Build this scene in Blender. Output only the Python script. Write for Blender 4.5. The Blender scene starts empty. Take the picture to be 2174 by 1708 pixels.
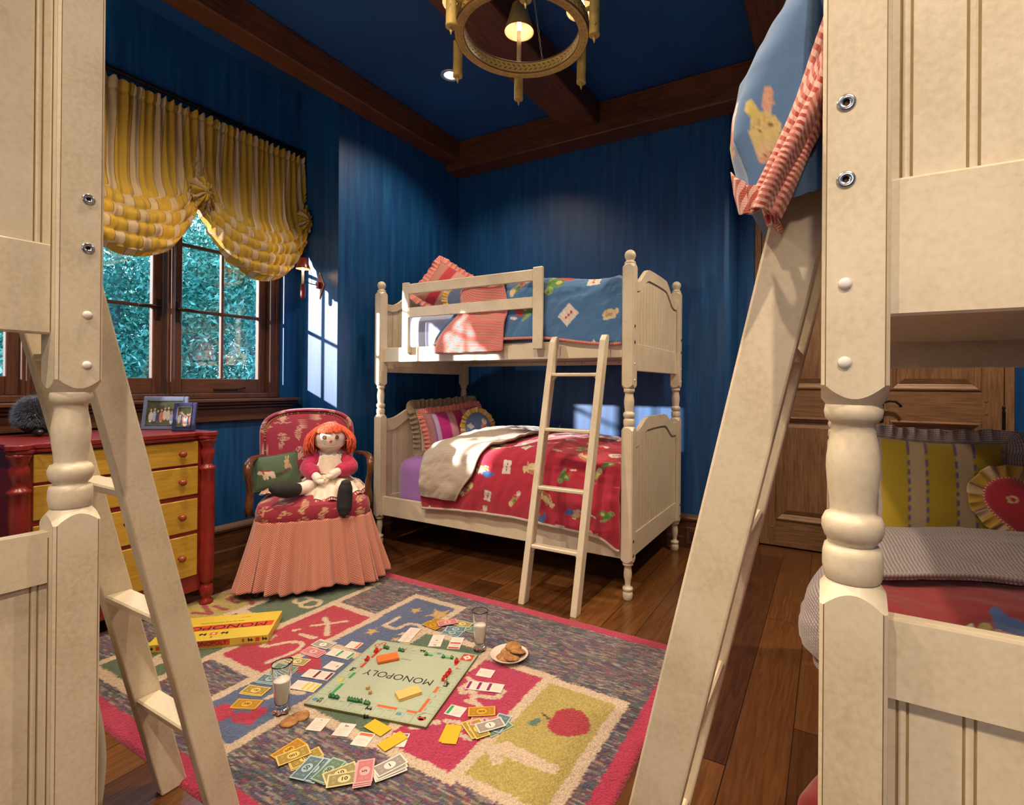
import bpy, math, random
import numpy as np
from mathutils import Vector, Matrix

scene = bpy.context.scene
COL = scene.collection
PI = math.pi
rnd = random.Random(11)
NR = np.random.RandomState(5)

# ------------------------------------------------------------------ camera
F_PX, CX_PX, CY_PX = 1095.2405, 1139.3884, 813.3473
CAM = Vector((3.131796, -3.951812, 1.214433))
C_R = Vector((0.8691168, 0.4945374, 0.0082901))
C_U = Vector((-0.0061554, -0.0059449, 0.9999634))
C_F = Vector((-0.4945685, 0.8691360, 0.0021227))
cd = bpy.data.cameras.new('camera')
cam = bpy.data.objects.new('camera', cd)
COL.objects.link(cam)
cam.matrix_world = Matrix(((C_R.x, C_U.x, -C_F.x, CAM.x), (C_R.y, C_U.y, -C_F.y, CAM.y),
                           (C_R.z, C_U.z, -C_F.z, CAM.z), (0, 0, 0, 1)))
cd.sensor_width = 36.0
cd.sensor_fit = 'HORIZONTAL'
cd.lens = F_PX / 2174 * 36.0
cd.shift_x = (1087 - CX_PX) / 2174
cd.shift_y = (CY_PX - 854) / 2174
cd.clip_start = 0.05
scene.camera = cam

# ------------------------------------------------------------------ light
scene.view_settings.view_transform = 'Standard'
scene.view_settings.look = 'None'
scene.view_settings.gamma = 1.0
scene.view_settings.use_curve_mapping = False
scene.view_settings.exposure = 0.08

world = bpy.data.worlds.new('world')
scene.world = world
world.use_nodes = True
wn = world.node_tree.nodes
wn['Background'].inputs[0].default_value = (0.42, 0.66, 0.95, 1)
wn['Background'].inputs[1].default_value = 4.0

def lamp(name, kind, loc, energy, color=(1, 1, 1), size=0.05, aim=None, spot=None, blend=0.5):
    d = bpy.data.lights.new(name, kind)
    d.energy = energy
    d.color = color
    if kind == 'SUN':
        d.angle = size
    else:
        d.shadow_soft_size = size
    if kind == 'SPOT':
        d.spot_size = math.radians(spot)
        d.spot_blend = blend
    o = bpy.data.objects.new(name, d)
    COL.objects.link(o)
    o.location = loc
    if aim is not None:
        o.rotation_euler = Vector(aim).to_track_quat('-Z', 'Y').to_euler()
    return o

WARM = (1.0, 0.775, 0.545)
lamp('sun', 'SUN', (-6, -9, 3), 16.0, (1.0, 0.93, 0.86), 0.018, aim=(1.0, 1.3, -0.37))
# recessed ceiling lights: first one real, others added as warm fill (housings further down)
DOWNLIGHTS = [(0.737, -1.035), (0.85, -2.95), (2.12, -3.05), (3.65, -1.0), (3.75, -4.6), (2.35, -4.75), (0.8, -4.3)]
DOWN_W = [95, 165, 150, 240, 200, 135, 150]

# ------------------------------------------------------------------ pixel helpers (photo pixels -> places in the room)
def ray(px, py):
    return C_R * ((px - CX_PX) / F_PX) - C_U * ((py - CY_PX) / F_PX) + C_F
def G(px, py, z=0.0):
    d = ray(px, py)
    return CAM + d * ((z - CAM.z) / d.z)
def onX(px, py, x):
    d = ray(px, py)
    return CAM + d * ((x - CAM.x) / d.x)
def onY(px, py, y):
    d = ray(px, py)
    return CAM + d * ((y - CAM.y) / d.y)

# ------------------------------------------------------------------ materials
def lin(r, g, b):
    f = lambda c: (c / 255.0) / 12.92 if c <= 10.3 else (((c / 255.0) + 0.055) / 1.055) ** 2.4
    return (f(r), f(g), f(b))
MATS = {}
def nmat(name):
    m = bpy.data.materials.new(name)
    m.use_nodes = True
    nt = m.node_tree
    return m, nt, nt.nodes['Principled BSDF']
def c4(c): return (c[0], c[1], c[2], 1.0)
def node(nt, t, **kw):
    n = nt.nodes.new(t)
    for k, v in kw.items():
        if k.startswith('i_'):
            key = k[2:]
            key = int(key) if key.isdigit() else key.replace('_', ' ')
            n.inputs[key].default_value = v
        else:
            setattr(n, k, v)
    return n
def coords(nt, kind='Object', scale=(1, 1, 1)):
    tc = node(nt, 'ShaderNodeTexCoord')
    mp = node(nt, 'ShaderNodeMapping')
    mp.inputs['Scale'].default_value = scale
    nt.links.new(tc.outputs[kind], mp.inputs['Vector'])
    return mp.outputs['Vector']
def ramp(nt, fac, stops):
    r = node(nt, 'ShaderNodeValToRGB')
    el = r.color_ramp.elements
    while len(el) > 1: el.remove(el[-1])
    el[0].position = stops[0][0]; el[0].color = c4(stops[0][1])
    for p, c in stops[1:]:
        e = el.new(p); e.color = c4(c)
    nt.links.new(fac, r.inputs[0])
    return r.outputs[0]
def bump(nt, b, h, strength=0.3, dist=0.002):
    n = node(nt, 'ShaderNodeBump')
    n.inputs['Strength'].default_value = strength
    n.inputs['Distance'].default_value = dist
    nt.links.new(h, n.inputs['Height'])
    nt.links.new(n.outputs[0], b.inputs['Normal'])

def flat(name, col, rough=0.6, metal=0.0, var=0.08, scale=40, bmp=0.0, spec=None, sheen=0.0, trans=0.0):
    """plain surface with slight procedural mottling"""
    if name in MATS: return MATS[name]
    m, nt, b = nmat(name)
    v = coords(nt)
    nz = node(nt, 'ShaderNodeTexNoise'); nz.inputs['Scale'].default_value = scale; nz.inputs['Detail'].default_value = 4
    nt.links.new(v, nz.inputs['Vector'])
    lo = tuple(c * (1 - var) for c in col); hi = tuple(min(1, c * (1 + var)) for c in col)
    nt.links.new(ramp(nt, nz.outputs[0], [(0.3, lo), (0.7, hi)]), b.inputs['Base Color'])
    b.inputs['Roughness'].default_value = rough
    b.inputs['Metallic'].default_value = metal
    if spec is not None: b.inputs['Specular IOR Level'].default_value = spec
    if sheen: b.inputs['Sheen Weight'].default_value = sheen
    if trans: b.inputs['Transmission Weight'].default_value = trans
    if bmp: bump(nt, b, nz.outputs[0], bmp)
    MATS[name] = m
    return m

def emit(name, col, strength):
    if name in MATS: return MATS[name]
    m, nt, b = nmat(name)
    b.inputs['Base Color'].default_value = c4(col)
    b.inputs['Emission Color'].default_value = c4(col)
    b.inputs['Emission Strength'].default_value = strength
    MATS[name] = m
    return m

def wood(name, dark, light, axis='Z', scale=6, rough=0.45, stretch=14, bmp=0.15):
    if name in MATS: return MATS[name]
    m, nt, b = nmat(name)
    s = [stretch, stretch, stretch]; s['XYZ'.index(axis)] = 1.0
    v = coords(nt, 'Object', tuple(s))
    nz = node(nt, 'ShaderNodeTexNoise'); nz.inputs['Scale'].default_value = scale; nz.inputs['Detail'].default_value = 8; nz.inputs['Distortion'].default_value = 0.6
    nt.links.new(v, nz.inputs['Vector'])
    v2 = coords(nt, 'Object', (1, 1, 1))
    n2 = node(nt, 'ShaderNodeTexNoise'); n2.inputs['Scale'].default_value = 2.5
    nt.links.new(v2, n2.inputs['Vector'])
    mx = node(nt, 'ShaderNodeMath', operation='MULTIPLY_ADD'); mx.inputs[1].default_value = 0.7
    nt.links.new(nz.outputs[0], mx.inputs[0])
    ms = node(nt, 'ShaderNodeMath', operation='MULTIPLY'); ms.inputs[1].default_value = 0.3
    nt.links.new(n2.outputs[0], ms.inputs[0]); nt.links.new(ms.outputs[0], mx.inputs[2])
    mid = tuple((a + c) / 2 for a, c in zip(dark, light))
    nt.links.new(ramp(nt, mx.outputs[0], [(0.32, dark), (0.5, mid), (0.68, light)]), b.inputs['Base Color'])
    b.inputs['Roughness'].default_value = rough
    bump(nt, b, nz.outputs[0], bmp, 0.003)
    MATS[name] = m
    return m

def striped(name, cols, edges, period, axis='X', rough=0.8, cross=None, crosscol=None, weave=600, sheen=0.3, trans=0.0):
    """stripes (or gingham when cross is given) measured in metres along the UV map"""
    if name in MATS: return MATS[name]
    m, nt, b = nmat(name)
    uv = node(nt, 'ShaderNodeUVMap'); uv.uv_map = 'UVMap'
    sp = node(nt, 'ShaderNodeSeparateXYZ'); nt.links.new(uv.outputs[0], sp.inputs[0])
    def frac(o, per):
        d = node(nt, 'ShaderNodeMath', operation='DIVIDE'); d.inputs[1].default_value = per
        nt.links.new(o, d.inputs[0])
        f = node(nt, 'ShaderNodeMath', operation='FRACT'); nt.links.new(d.outputs[0], f.inputs[0])
        return f.outputs[0]
    f = frac(sp.outputs['X' if axis == 'X' else 'Y'], period)
    r = node(nt, 'ShaderNodeValToRGB'); r.color_ramp.interpolation = 'CONSTANT'
    el = r.color_ramp.elements
    while len(el) > 1: el.remove(el[-1])
    el[0].position = 0; el[0].color = c4(cols[0])
    for e, c in zip(edges, cols[1:]):
        k = el.new(e); k.color = c4(c)
    nt.links.new(f, r.inputs[0])
    out = r.outputs[0]
    if cross:
        f2 = frac(sp.outputs['Y' if axis == 'X' else 'X'], cross)
        g = node(nt, 'ShaderNodeMath', operation='GREATER_THAN'); g.inputs[1].default_value = 0.55
        nt.links.new(f2, g.inputs[0])
        mu = node(nt, 'ShaderNodeMath', operation='MULTIPLY'); mu.inputs[1].default_value = 0.55
        nt.links.new(g.outputs[0], mu.inputs[0])
        mix = node(nt, 'ShaderNodeMix', data_type='RGBA')
        nt.links.new(mu.outputs[0], mix.inputs[0]); nt.links.new(out, mix.inputs[6])
        mix.inputs[7].default_value = c4(crosscol)
        out = mix.outputs[2]
    nt.links.new(out, b.inputs['Base Color'])
    b.inputs['Roughness'].default_value = rough
    b.inputs['Sheen Weight'].default_value = sheen
    if trans: b.inputs['Transmission Weight'].default_value = trans
    MATS[name] = m
    return m

def painted(name, rough=0.85, bmp=0.2, scale=300, sheen=0.2, dist=0.001):
    """dyed / printed surface: pattern colours come with the mesh, weave from noise"""
    if name in MATS: return MATS[name]
    m, nt, b = nmat(name)
    at = node(nt, 'ShaderNodeAttribute'); at.attribute_name = 'dye'
    v = coords(nt)
    nz = node(nt, 'ShaderNodeTexNoise'); nz.inputs['Scale'].default_value = scale; nz.inputs['Detail'].default_value = 3
    nt.links.new(v, nz.inputs['Vector'])
    mix = node(nt, 'ShaderNodeMix', data_type='RGBA', blend_type='MULTIPLY'); mix.inputs[0].default_value = 1.0
    nt.links.new(at.outputs['Color'], mix.inputs[6])
    nt.links.new(ramp(nt, nz.outputs[0], [(0.25, (0.72, 0.72, 0.72)), (0.75, (1.0, 1.0, 1.0))]), mix.inputs[7])
    nt.links.new(mix.outputs[2], b.inputs['Base Color'])
    b.inputs['Roughness'].default_value = rough
    b.inputs['Sheen Weight'].default_value = sheen
    bump(nt, b, nz.outputs[0], bmp, dist)
    MATS[name] = m
    return m

# the cream distressed bed paint
def m_cream():
    if 'cream' in MATS: return MATS['cream']
    m, nt, b = nmat('cream_paint')
    v = coords(nt)
    n1 = node(nt, 'ShaderNodeTexNoise'); n1.inputs['Scale'].default_value = 9; n1.inputs['Detail'].default_value = 8
    n2 = node(nt, 'ShaderNodeTexNoise'); n2.inputs['Scale'].default_value = 120; n2.inputs['Detail'].default_value = 5
    nt.links.new(v, n1.inputs['Vector']); nt.links.new(v, n2.inputs['Vector'])
    ad = node(nt, 'ShaderNodeMath', operation='MULTIPLY_ADD'); ad.inputs[1].default_value = 0.45
    nt.links.new(n2.outputs[0], ad.inputs[0])
    ml = node(nt, 'ShaderNodeMath', operation='MULTIPLY'); ml.inputs[1].default_value = 0.55
    nt.links.new(n1.outputs[0], ml.inputs[0]); nt.links.new(ml.outputs[0], ad.inputs[2])
    nt.links.new(ramp(nt, ad.outputs[0], [(0.3, (0.58, 0.49, 0.34)), (0.5, (0.70, 0.61, 0.455)), (0.7, (0.76, 0.68, 0.53))]), b.inputs['Base Color'])
    b.inputs['Roughness'].default_value = 0.38
    bump(nt, b, n1.outputs[0], 0.05, 0.002)
    MATS['cream'] = m
    return m
CREAM = m_cream()
GLAZE = flat('brown_glaze', (0.22, 0.135, 0.045), 0.5)
GROOVE = flat('golden_glaze', (0.44, 0.33, 0.17), 0.5)
CHROME = flat('nickel', (0.62, 0.60, 0.57), 0.22, 1.0)
CAPW = flat('white_cap', (0.82, 0.80, 0.76), 0.35)

def m_wall():
    m, nt, b = nmat('blue_wall_paint')
    v = coords(nt, 'Object', (9, 9, 0.55))
    n1 = node(nt, 'ShaderNodeTexNoise'); n1.inputs['Scale'].default_value = 2.4; n1.inputs['Detail'].default_value = 9; n1.inputs['Roughness'].default_value = 0.65
    nt.links.new(v, n1.inputs['Vector'])
    nt.links.new(ramp(nt, n1.outputs[0], [(0.28, (0.0030, 0.030, 0.120)), (0.5, (0.005, 0.058, 0.190)), (0.68, (0.009, 0.094, 0.265)), (0.8, (0.028, 0.130, 0.30))]), b.inputs['Base Color'])
    b.inputs['Roughness'].default_value = 0.42
    bump(nt, b, n1.outputs[0], 0.08, 0.002)
    return m
WALL = m_wall()
def m_ceil():
    m, nt, b = nmat('blue_ceiling_paint')
    v = coords(nt)
    n1 = node(nt, 'ShaderNodeTexNoise'); n1.inputs['Scale'].default_value = 1.6; n1.inputs['Detail'].default_value = 7
    nt.links.new(v, n1.inputs['Vector'])
    nt.links.new(ramp(nt, n1.outputs[0], [(0.3, (0.004, 0.040, 0.165)), (0.7, (0.009, 0.078, 0.27))]), b.inputs['Base Color'])
    b.inputs['Roughness'].default_value = 0.6
    return m
CEIL = m_ceil()
def m_floor():
    m, nt, b = nmat('wide_plank_floor')
    tc = node(nt, 'ShaderNodeTexCoord')
    sp = node(nt, 'ShaderNodeSeparateXYZ'); nt.links.new(tc.outputs['Object'], sp.inputs[0])
    W = 0.178
    dx = node(nt, 'ShaderNodeMath', operation='DIVIDE'); dx.inputs[1].default_value = W; nt.links.new(sp.outputs['X'], dx.inputs[0])
    fl = node(nt, 'ShaderNodeMath', operation='FLOOR'); nt.links.new(dx.outputs[0], fl.inputs[0])
    fr = node(nt, 'ShaderNodeMath', operation='FRACT'); nt.links.new(dx.outputs[0], fr.inputs[0])
    # end joints, shifted per plank row
    wn1 = node(nt, 'ShaderNodeTexWhiteNoise', noise_dimensions='1D'); nt.links.new(fl.outputs[0], wn1.inputs['W'])
    sh = node(nt, 'ShaderNodeMath', operation='MULTIPLY_ADD'); sh.inputs[1].default_value = 2.3
    nt.links.new(wn1.outputs['Value'], sh.inputs[0]); nt.links.new(sp.outputs['Y'], sh.inputs[2])
    dy = node(nt, 'ShaderNodeMath', operation='DIVIDE'); dy.inputs[1].default_value = 2.3; nt.links.new(sh.outputs[0], dy.inputs[0])
    fly = node(nt, 'ShaderNodeMath', operation='FLOOR'); nt.links.new(dy.outputs[0], fly.inputs[0])
    fry = node(nt, 'ShaderNodeMath', operation='FRACT'); nt.links.new(dy.outputs[0], fry.inputs[0])
    cb = node(nt, 'ShaderNodeCombineXYZ'); nt.links.new(fl.outputs[0], cb.inputs[0]); nt.links.new(fly.outputs[0], cb.inputs[1])
    wn2 = node(nt, 'ShaderNodeTexWhiteNoise', noise_dimensions='3D'); nt.links.new(cb.outputs[0], wn2.inputs['Vector'])
    # grain
    mp = node(nt, 'ShaderNodeMapping'); mp.inputs['Scale'].default_value = (16, 1.1, 1)
    ofs = node(nt, 'ShaderNodeVectorMath', operation='SCALE'); ofs.inputs['Scale'].default_value = 7.0
    nt.links.new(wn2.outputs['Color'], ofs.inputs[0])
    av = node(nt, 'ShaderNodeVectorMath', operation='ADD'); nt.links.new(tc.outputs['Object'], av.inputs[0]); nt.links.new(ofs.outputs[0], av.inputs[1])
    nt.links.new(av.outputs[0], mp.inputs['Vector'])
    nz = node(nt, 'ShaderNodeTexNoise'); nz.inputs['Scale'].default_value = 3.2; nz.inputs['Detail'].default_value = 8; nz.inputs['Distortion'].default_value = 1.2
    nt.links.new(mp.outputs[0], nz.inputs['Vector'])
    k = node(nt, 'ShaderNodeMath', operation='MULTIPLY_ADD'); k.inputs[1].default_value = 0.55
    nt.links.new(nz.outputs[0], k.inputs[0])
    k2 = node(nt, 'ShaderNodeMath', operation='MULTIPLY'); k2.inputs[1].default_value = 0.42; nt.links.new(wn2.outputs['Value'], k2.inputs[0])
    nt.links.new(k2.outputs[0], k.inputs[2])
    col = ramp(nt, k.outputs[0], [(0.2, (0.040, 0.013, 0.004)), (0.45, (0.095, 0.034, 0.010)), (0.7, (0.17, 0.068, 0.019)), (0.9, (0.24, 0.105, 0.03))])
    # knots
    vo = node(nt, 'ShaderNodeTexVoronoi'); vo.inputs['Scale'].default_value = 2.1
    nt.links.new(tc.outputs['Object'], vo.inputs['Vector'])
    kn = ramp(nt, vo.outputs['Distance'], [(0.0, (0.12, 0.10, 0.1)), (0.045, (0.5, 0.45, 0.4)), (0.085, (1, 1, 1))])
    m1 = node(nt, 'ShaderNodeMix', data_type='RGBA', blend_type='MULTIPLY'); m1.inputs[0].default_value = 0.9
    nt.links.new(col, m1.inputs[6]); nt.links.new(kn, m1.inputs[7])
    # seams
    def seam(o, w):
        a = node(nt, 'ShaderNodeMath', operation='SUBTRACT'); a.inputs[1].default_value = 0.5; nt.links.new(o, a.inputs[0])
        c = node(nt, 'ShaderNodeMath', operation='ABSOLUTE'); nt.links.new(a.outputs[0], c.inputs[0])
        d = node(nt, 'ShaderNodeMath', operation='GREATER_THAN'); d.inputs[1].default_value = 0.5 - w; nt.links.new(c.outputs[0], d.inputs[0])
        return d.outputs[0]
    mxx = node(nt, 'ShaderNodeMath', operation='MAXIMUM')
    nt.links.new(seam(fr.outputs[0], 0.010), mxx.inputs[0]); nt.links.new(seam(fry.outputs[0], 0.0009), mxx.inputs[1])
    m2 = node(nt, 'ShaderNodeMix', data_type='RGBA'); nt.links.new(mxx.outputs[0], m2.inputs[0])
    nt.links.new(m1.outputs[2], m2.inputs[6]); m2.inputs[7].default_value = (0.018, 0.007, 0.003, 1)
    nt.links.new(m2.outputs[2], b.inputs['Base Color'])
    b.inputs['Roughness'].default_value = 0.24
    inv = node(nt, 'ShaderNodeMath', operation='MULTIPLY_ADD'); inv.inputs[1].default_value = -1.0
    nt.links.new(mxx.outputs[0], inv.inputs[0]); nt.links.new(nz.outputs[0], inv.inputs[2])
    bump(nt, b, inv.outputs[0], 0.25, 0.0015)
    return m
FLOOR = m_floor()
BEAM_Y = wood('beam_wood_y', (0.036, 0.011, 0.004), (0.16, 0.050, 0.015), 'Y', 5, 0.5)
BEAM_X = wood('beam_wood_x', (0.036, 0.011, 0.004), (0.16, 0.050, 0.015), 'X', 5, 0.5)
TRIMY = wood('window_wood_y', (0.05, 0.018, 0.009), (0.125, 0.047, 0.022), 'Y', 7, 0.42)
TRIMZ = wood('window_wood_z', (0.05, 0.018, 0.009), (0.125, 0.047, 0.022), 'Z', 7, 0.42)
DOORZ = wood('door_wood_z', (0.13, 0.062, 0.030), (0.32, 0.17, 0.085), 'Z', 7, 0.42)
DOORX = wood('door_wood_x', (0.13, 0.062, 0.030), (0.32, 0.17, 0.085), 'X', 7, 0.42)
BASEX = wood('base_wood_x', (0.05, 0.019, 0.008), (0.13, 0.052, 0.02), 'X', 7, 0.4)
BASEY = wood('base_wood_y', (0.05, 0.019, 0.008), (0.13, 0.052, 0.02), 'Y', 7, 0.4)
IRON = flat('dark_iron', (0.012, 0.009, 0.008), 0.45, 0.6)
BRONZE = flat('bronze', (0.06, 0.04, 0.03), 0.38, 0.9)

# ------------------------------------------------------------------ mesh builder
class MB:
    def __init__(s):
        s.v = []; s.f = []; s.m = []; s.s = []; s.uv = []
    def add(s, verts, faces, mi=0, smooth=False, M=None, uvs=None):
        o = len(s.v)
        if M is not None: verts = [M @ Vector(p) for p in verts]
        s.v.extend([tuple(p) for p in verts])
        for k, f in enumerate(faces):
            s.f.append(tuple(i + o for i in f))
            s.m.append(mi[k] if isinstance(mi, (list, tuple)) else mi)
            s.s.append(smooth)
            s.uv.append([uvs[i] for i in f] if uvs is not None else None)
        return s
    def box(s, x0, x1, y0, y1, z0, z1, mi=0, bev=0.0, M=None):
        if x0 > x1: x0, x1 = x1, x0
        if y0 > y1: y0, y1 = y1, y0
        if z0 > z1: z0, z1 = z1, z0
        b = min(bev, (x1 - x0) * .45, (y1 - y0) * .45, (z1 - z0) * .45)
        if b <= 0:
            v = [(x, y, z) for x in (x0, x1) for y in (y0, y1) for z in (z0, z1)]
            f = [(0, 1, 3, 2), (4, 6, 7, 5), (0, 4, 5, 1), (2, 3, 7, 6), (0, 2, 6, 4), (1, 5, 7, 3)]
            return s.add(v, f, mi, False, M)
        v = []; idx = {}
        X = (x0, x1); Y = (y0, y1); Z = (z0, z1)
        for i in (0, 1):
            for j in (0, 1):
                for k in (0, 1):
                    sx = 1 - 2 * i; sy = 1 - 2 * j; sz = 1 - 2 * k
                    for ax in range(3):
                        p = [X[i] + sx * b, Y[j] + sy * b, Z[k] + sz * b]
                        p[ax] = (X, Y, Z)[ax][(i, j, k)[ax]]
                        idx[(i, j, k, ax)] = len(v); v.append(tuple(p))
        f = []
        for ax in range(3):
            for e in (0, 1):
                o = [a for a in range(3) if a != ax]
                q = []
                for a, c in ((0, 0), (1, 0), (1, 1), (0, 1)):
                    t = [0, 0, 0]; t[ax] = e; t[o[0]] = a; t[o[1]] = c
                    q.append(idx[(t[0], t[1], t[2], ax)])
                flip = (e == 0) != (ax == 1)
                f.append(tuple(q[::-1] if flip else q))
        for ax in range(3):
            o = [a for a in range(3) if a != ax]
            for a in (0, 1):
                for c in (0, 1):
                    q = []
                    for e, fa in ((0, 0), (1, 0), (1, 1), (0, 1)):
                        t = [0, 0, 0]; t[ax] = e; t[o[0]] = a; t[o[1]] = c
                        q.append(idx[(t[0], t[1], t[2], o[fa])])
                    f.append(tuple(q))
        for i in (0, 1):
            for j in (0, 1):
                for k in (0, 1):
                    f.append(tuple(idx[(i, j, k, a)] for a in range(3)))
        return s.add(v, f, mi, False, M)
    def lathe(s, prof, n=24, mi=0, M=None, c=(0, 0, 0), cap=True, smooth=True, mis=None):
        v = []; f = []; ms = []
        for r, z in prof:
            for k in range(n):
                a = 2 * PI * k / n
                v.append((c[0] + r * math.cos(a), c[1] + r * math.sin(a), c[2] + z))
        for i in range(len(prof) - 1):
            for k in range(n):
                k2 = (k + 1) % n
                f.append((i * n + k, i * n + k2, (i + 1) * n + k2, (i + 1) * n + k)); ms.append(mis[i] if mis else mi)
        if cap:
            f.append(tuple(range(n))[::-1]); ms.append(mis[0] if mis else mi)
            f.append(tuple((len(prof) - 1) * n + k for k in range(n))); ms.append(mis[-1] if mis else mi)
        return s.add(v, f, ms, smooth, M)
    def tube(s, pts, r, n=10, mi=0, M=None, cap=True, flatten=None):
        pts = [Vector(p) for p in pts]
        rr = r if isinstance(r, (list, tuple)) else [r] * len(pts)
        v = []; f = []
        up = None
        for i, p in enumerate(pts):
            t = (pts[min(i + 1, len(pts) - 1)] - pts[max(i - 1, 0)])
            if t.length < 1e-9: t = Vector((0, 0, 1))
            t.normalize()
            if up is None:
                up = Vector((0, 0, 1)) if abs(t.z) < 0.9 else Vector((1, 0, 0))
            a = up - t * up.dot(t)
            if a.length < 1e-6: a = Vector((1, 0, 0)) - t * t.x
            a.normalize(); b = t.cross(a); up = a
            for k in range(n):
                q = 2 * PI * k / n
                ca = math.cos(q) * (flatten[0] if flatten else 1); sb = math.sin(q) * (flatten[1] if flatten else 1)
                v.append(p + (a * ca + b * sb) * rr[i])
        for i in range(len(pts) - 1):
            for k in range(n):
                k2 = (k + 1) % n
                f.append((i * n + k, i * n + k2, (i + 1) * n + k2, (i + 1) * n + k))
        if cap:
            f.append(tuple(range(n))[::-1]); f.append(tuple((len(pts) - 1) * n + k for k in range(n)))
        return s.add(v, f, mi, True, M)
    def prism(s, poly, h0, h1, axis='Z', mi=0, M=None):
        """polygon given in the plane across `axis`, extruded along it"""
        def P(a, b, h):
            return {'Z': (a, b, h), 'Y': (a, h, b), 'X': (h, a, b)}[axis]
        n = len(poly)
        v = [P(a, b, h0) for a, b in poly] + [P(a, b, h1) for a, b in poly]
        f = [tuple(range(n))[::-1], tuple(range(n, 2 * n))]
        for k in range(n):
            k2 = (k + 1) % n
            f.append((k, k2, n + k2, n + k))
        return s.add(v, f, mi, False, M)
    def strip(s, lo, hi, h0, h1, axis='Y', mi=0, M=None):
        """solid between two curves lo/hi (lists of (a,b)) extruded along axis"""
        def P(a, b, h):
            return {'Z': (a, b, h), 'Y': (a, h, b), 'X': (h, a, b)}[axis]
        n = len(lo); v = []
        for a, b in lo: v.append(P(a, b, h0)); v.append(P(a, b, h1))
        for a, b in hi: v.append(P(a, b, h0)); v.append(P(a, b, h1))
        f = []
        for k in range(n - 1):
            l0, l1, l2, l3 = 2 * k, 2 * k + 1, 2 * k + 2, 2 * k + 3
            u0, u1, u2, u3 = l0 + 2 * n, l1 + 2 * n, l2 + 2 * n, l3 + 2 * n
            f += [(l0, l2, u2, u0), (l1, u1, u3, l3), (l0, l1, l3, l2), (u0, u2, u3, u1)]
        f += [(0, 2 * n, 2 * n + 1, 1), (2 * n - 2, 2 * n - 1, 4 * n - 1, 4 * n - 2)]
        return s.add(v, f, mi, False, M)
    def quad(s, pts, mi=0, M=None):
        return s.add(pts, [tuple(range(len(pts)))], mi, False, M)
    def sphere(s, c, r, n=16, mi=0, M=None, sc=(1, 1, 1)):
        v = []; f = []
        m = n // 2
        for i in range(m + 1):
            t = PI * i / m
            for k in range(n):
                a = 2 * PI * k / n
                v.append((c[0] + r * sc[0] * math.sin(t) * math.cos(a), c[1] + r * sc[1] * math.sin(t) * math.sin(a), c[2] + r * sc[2] * math.cos(t)))
        for i in range(m):
            for k in range(n):
                k2 = (k + 1) % n
                f.append((i * n + k, (i + 1) * n + k, (i + 1) * n + k2, i * n + k2))
        return s.add(v, f, mi, True, M)
    def text(s, body, size, M, mi=0, align='CENTER', sx=1.0, bold=0.0):
        vs, fs = text_mesh(body, align, bold)
        return s.add([(x * size * sx, y * size, 0) for x, y in vs], fs, mi, False, M)
    def build(s, name, mats, parent=None, smooth_all=None, recalc=True):
        me = bpy.data.meshes.new(name)
        me.from_pydata(s.v, [], s.f)
        if not isinstance(mats, (list, tuple)): mats = [mats]
        for m in mats: me.materials.append(m)
        me.polygons.foreach_set('material_index', s.m)
        me.polygons.foreach_set('use_smooth', [bool(x) for x in s.s])
        if any(u is not None for u in s.uv):
            ul = me.uv_layers.new(name='UVMap')
            dat = []
            for f, u in zip(s.f, s.uv):
                if u is None: dat += [0.0] * (2 * len(f))
                else:
                    for q in u: dat += [q[0], q[1]]
            ul.data.foreach_set('uv', dat)
        me.update()
        if recalc:
            import bmesh
            bm = bmesh.new(); bm.from_mesh(me)
            bmesh.ops.recalc_face_normals(bm, faces=bm.faces)
            bm.to_mesh(me); bm.free()
        o = bpy.data.objects.new(name, me)
        COL.objects.link(o)
        if parent is not None: o.parent = parent
        return o

_TX = {}
def text_mesh(body, align='CENTER', bold=0.0):
    key = (body, align, bold)
    if key in _TX: return _TX[key]
    cu = bpy.data.curves.new('lettering', 'FONT')
    cu.body = body; cu.size = 1.0; cu.align_x = align; cu.align_y = 'CENTER'; cu.resolution_u = 3
    cu.offset = bold
    ob = bpy.data.objects.new('lettering', cu)
    COL.objects.link(ob)
    dg = bpy.context.evaluated_depsgraph_get()
    me = bpy.data.meshes.new_from_object(ob.evaluated_get(dg))
    vs = [(v.co.x, v.co.y) for v in me.vertices]
    fs = [tuple(p.vertices) for p in me.polygons]
    bpy.data.objects.remove(ob); bpy.data.meshes.remove(me); bpy.data.curves.remove(cu)
    _TX[key] = (vs, fs)
    return vs, fs

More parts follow.
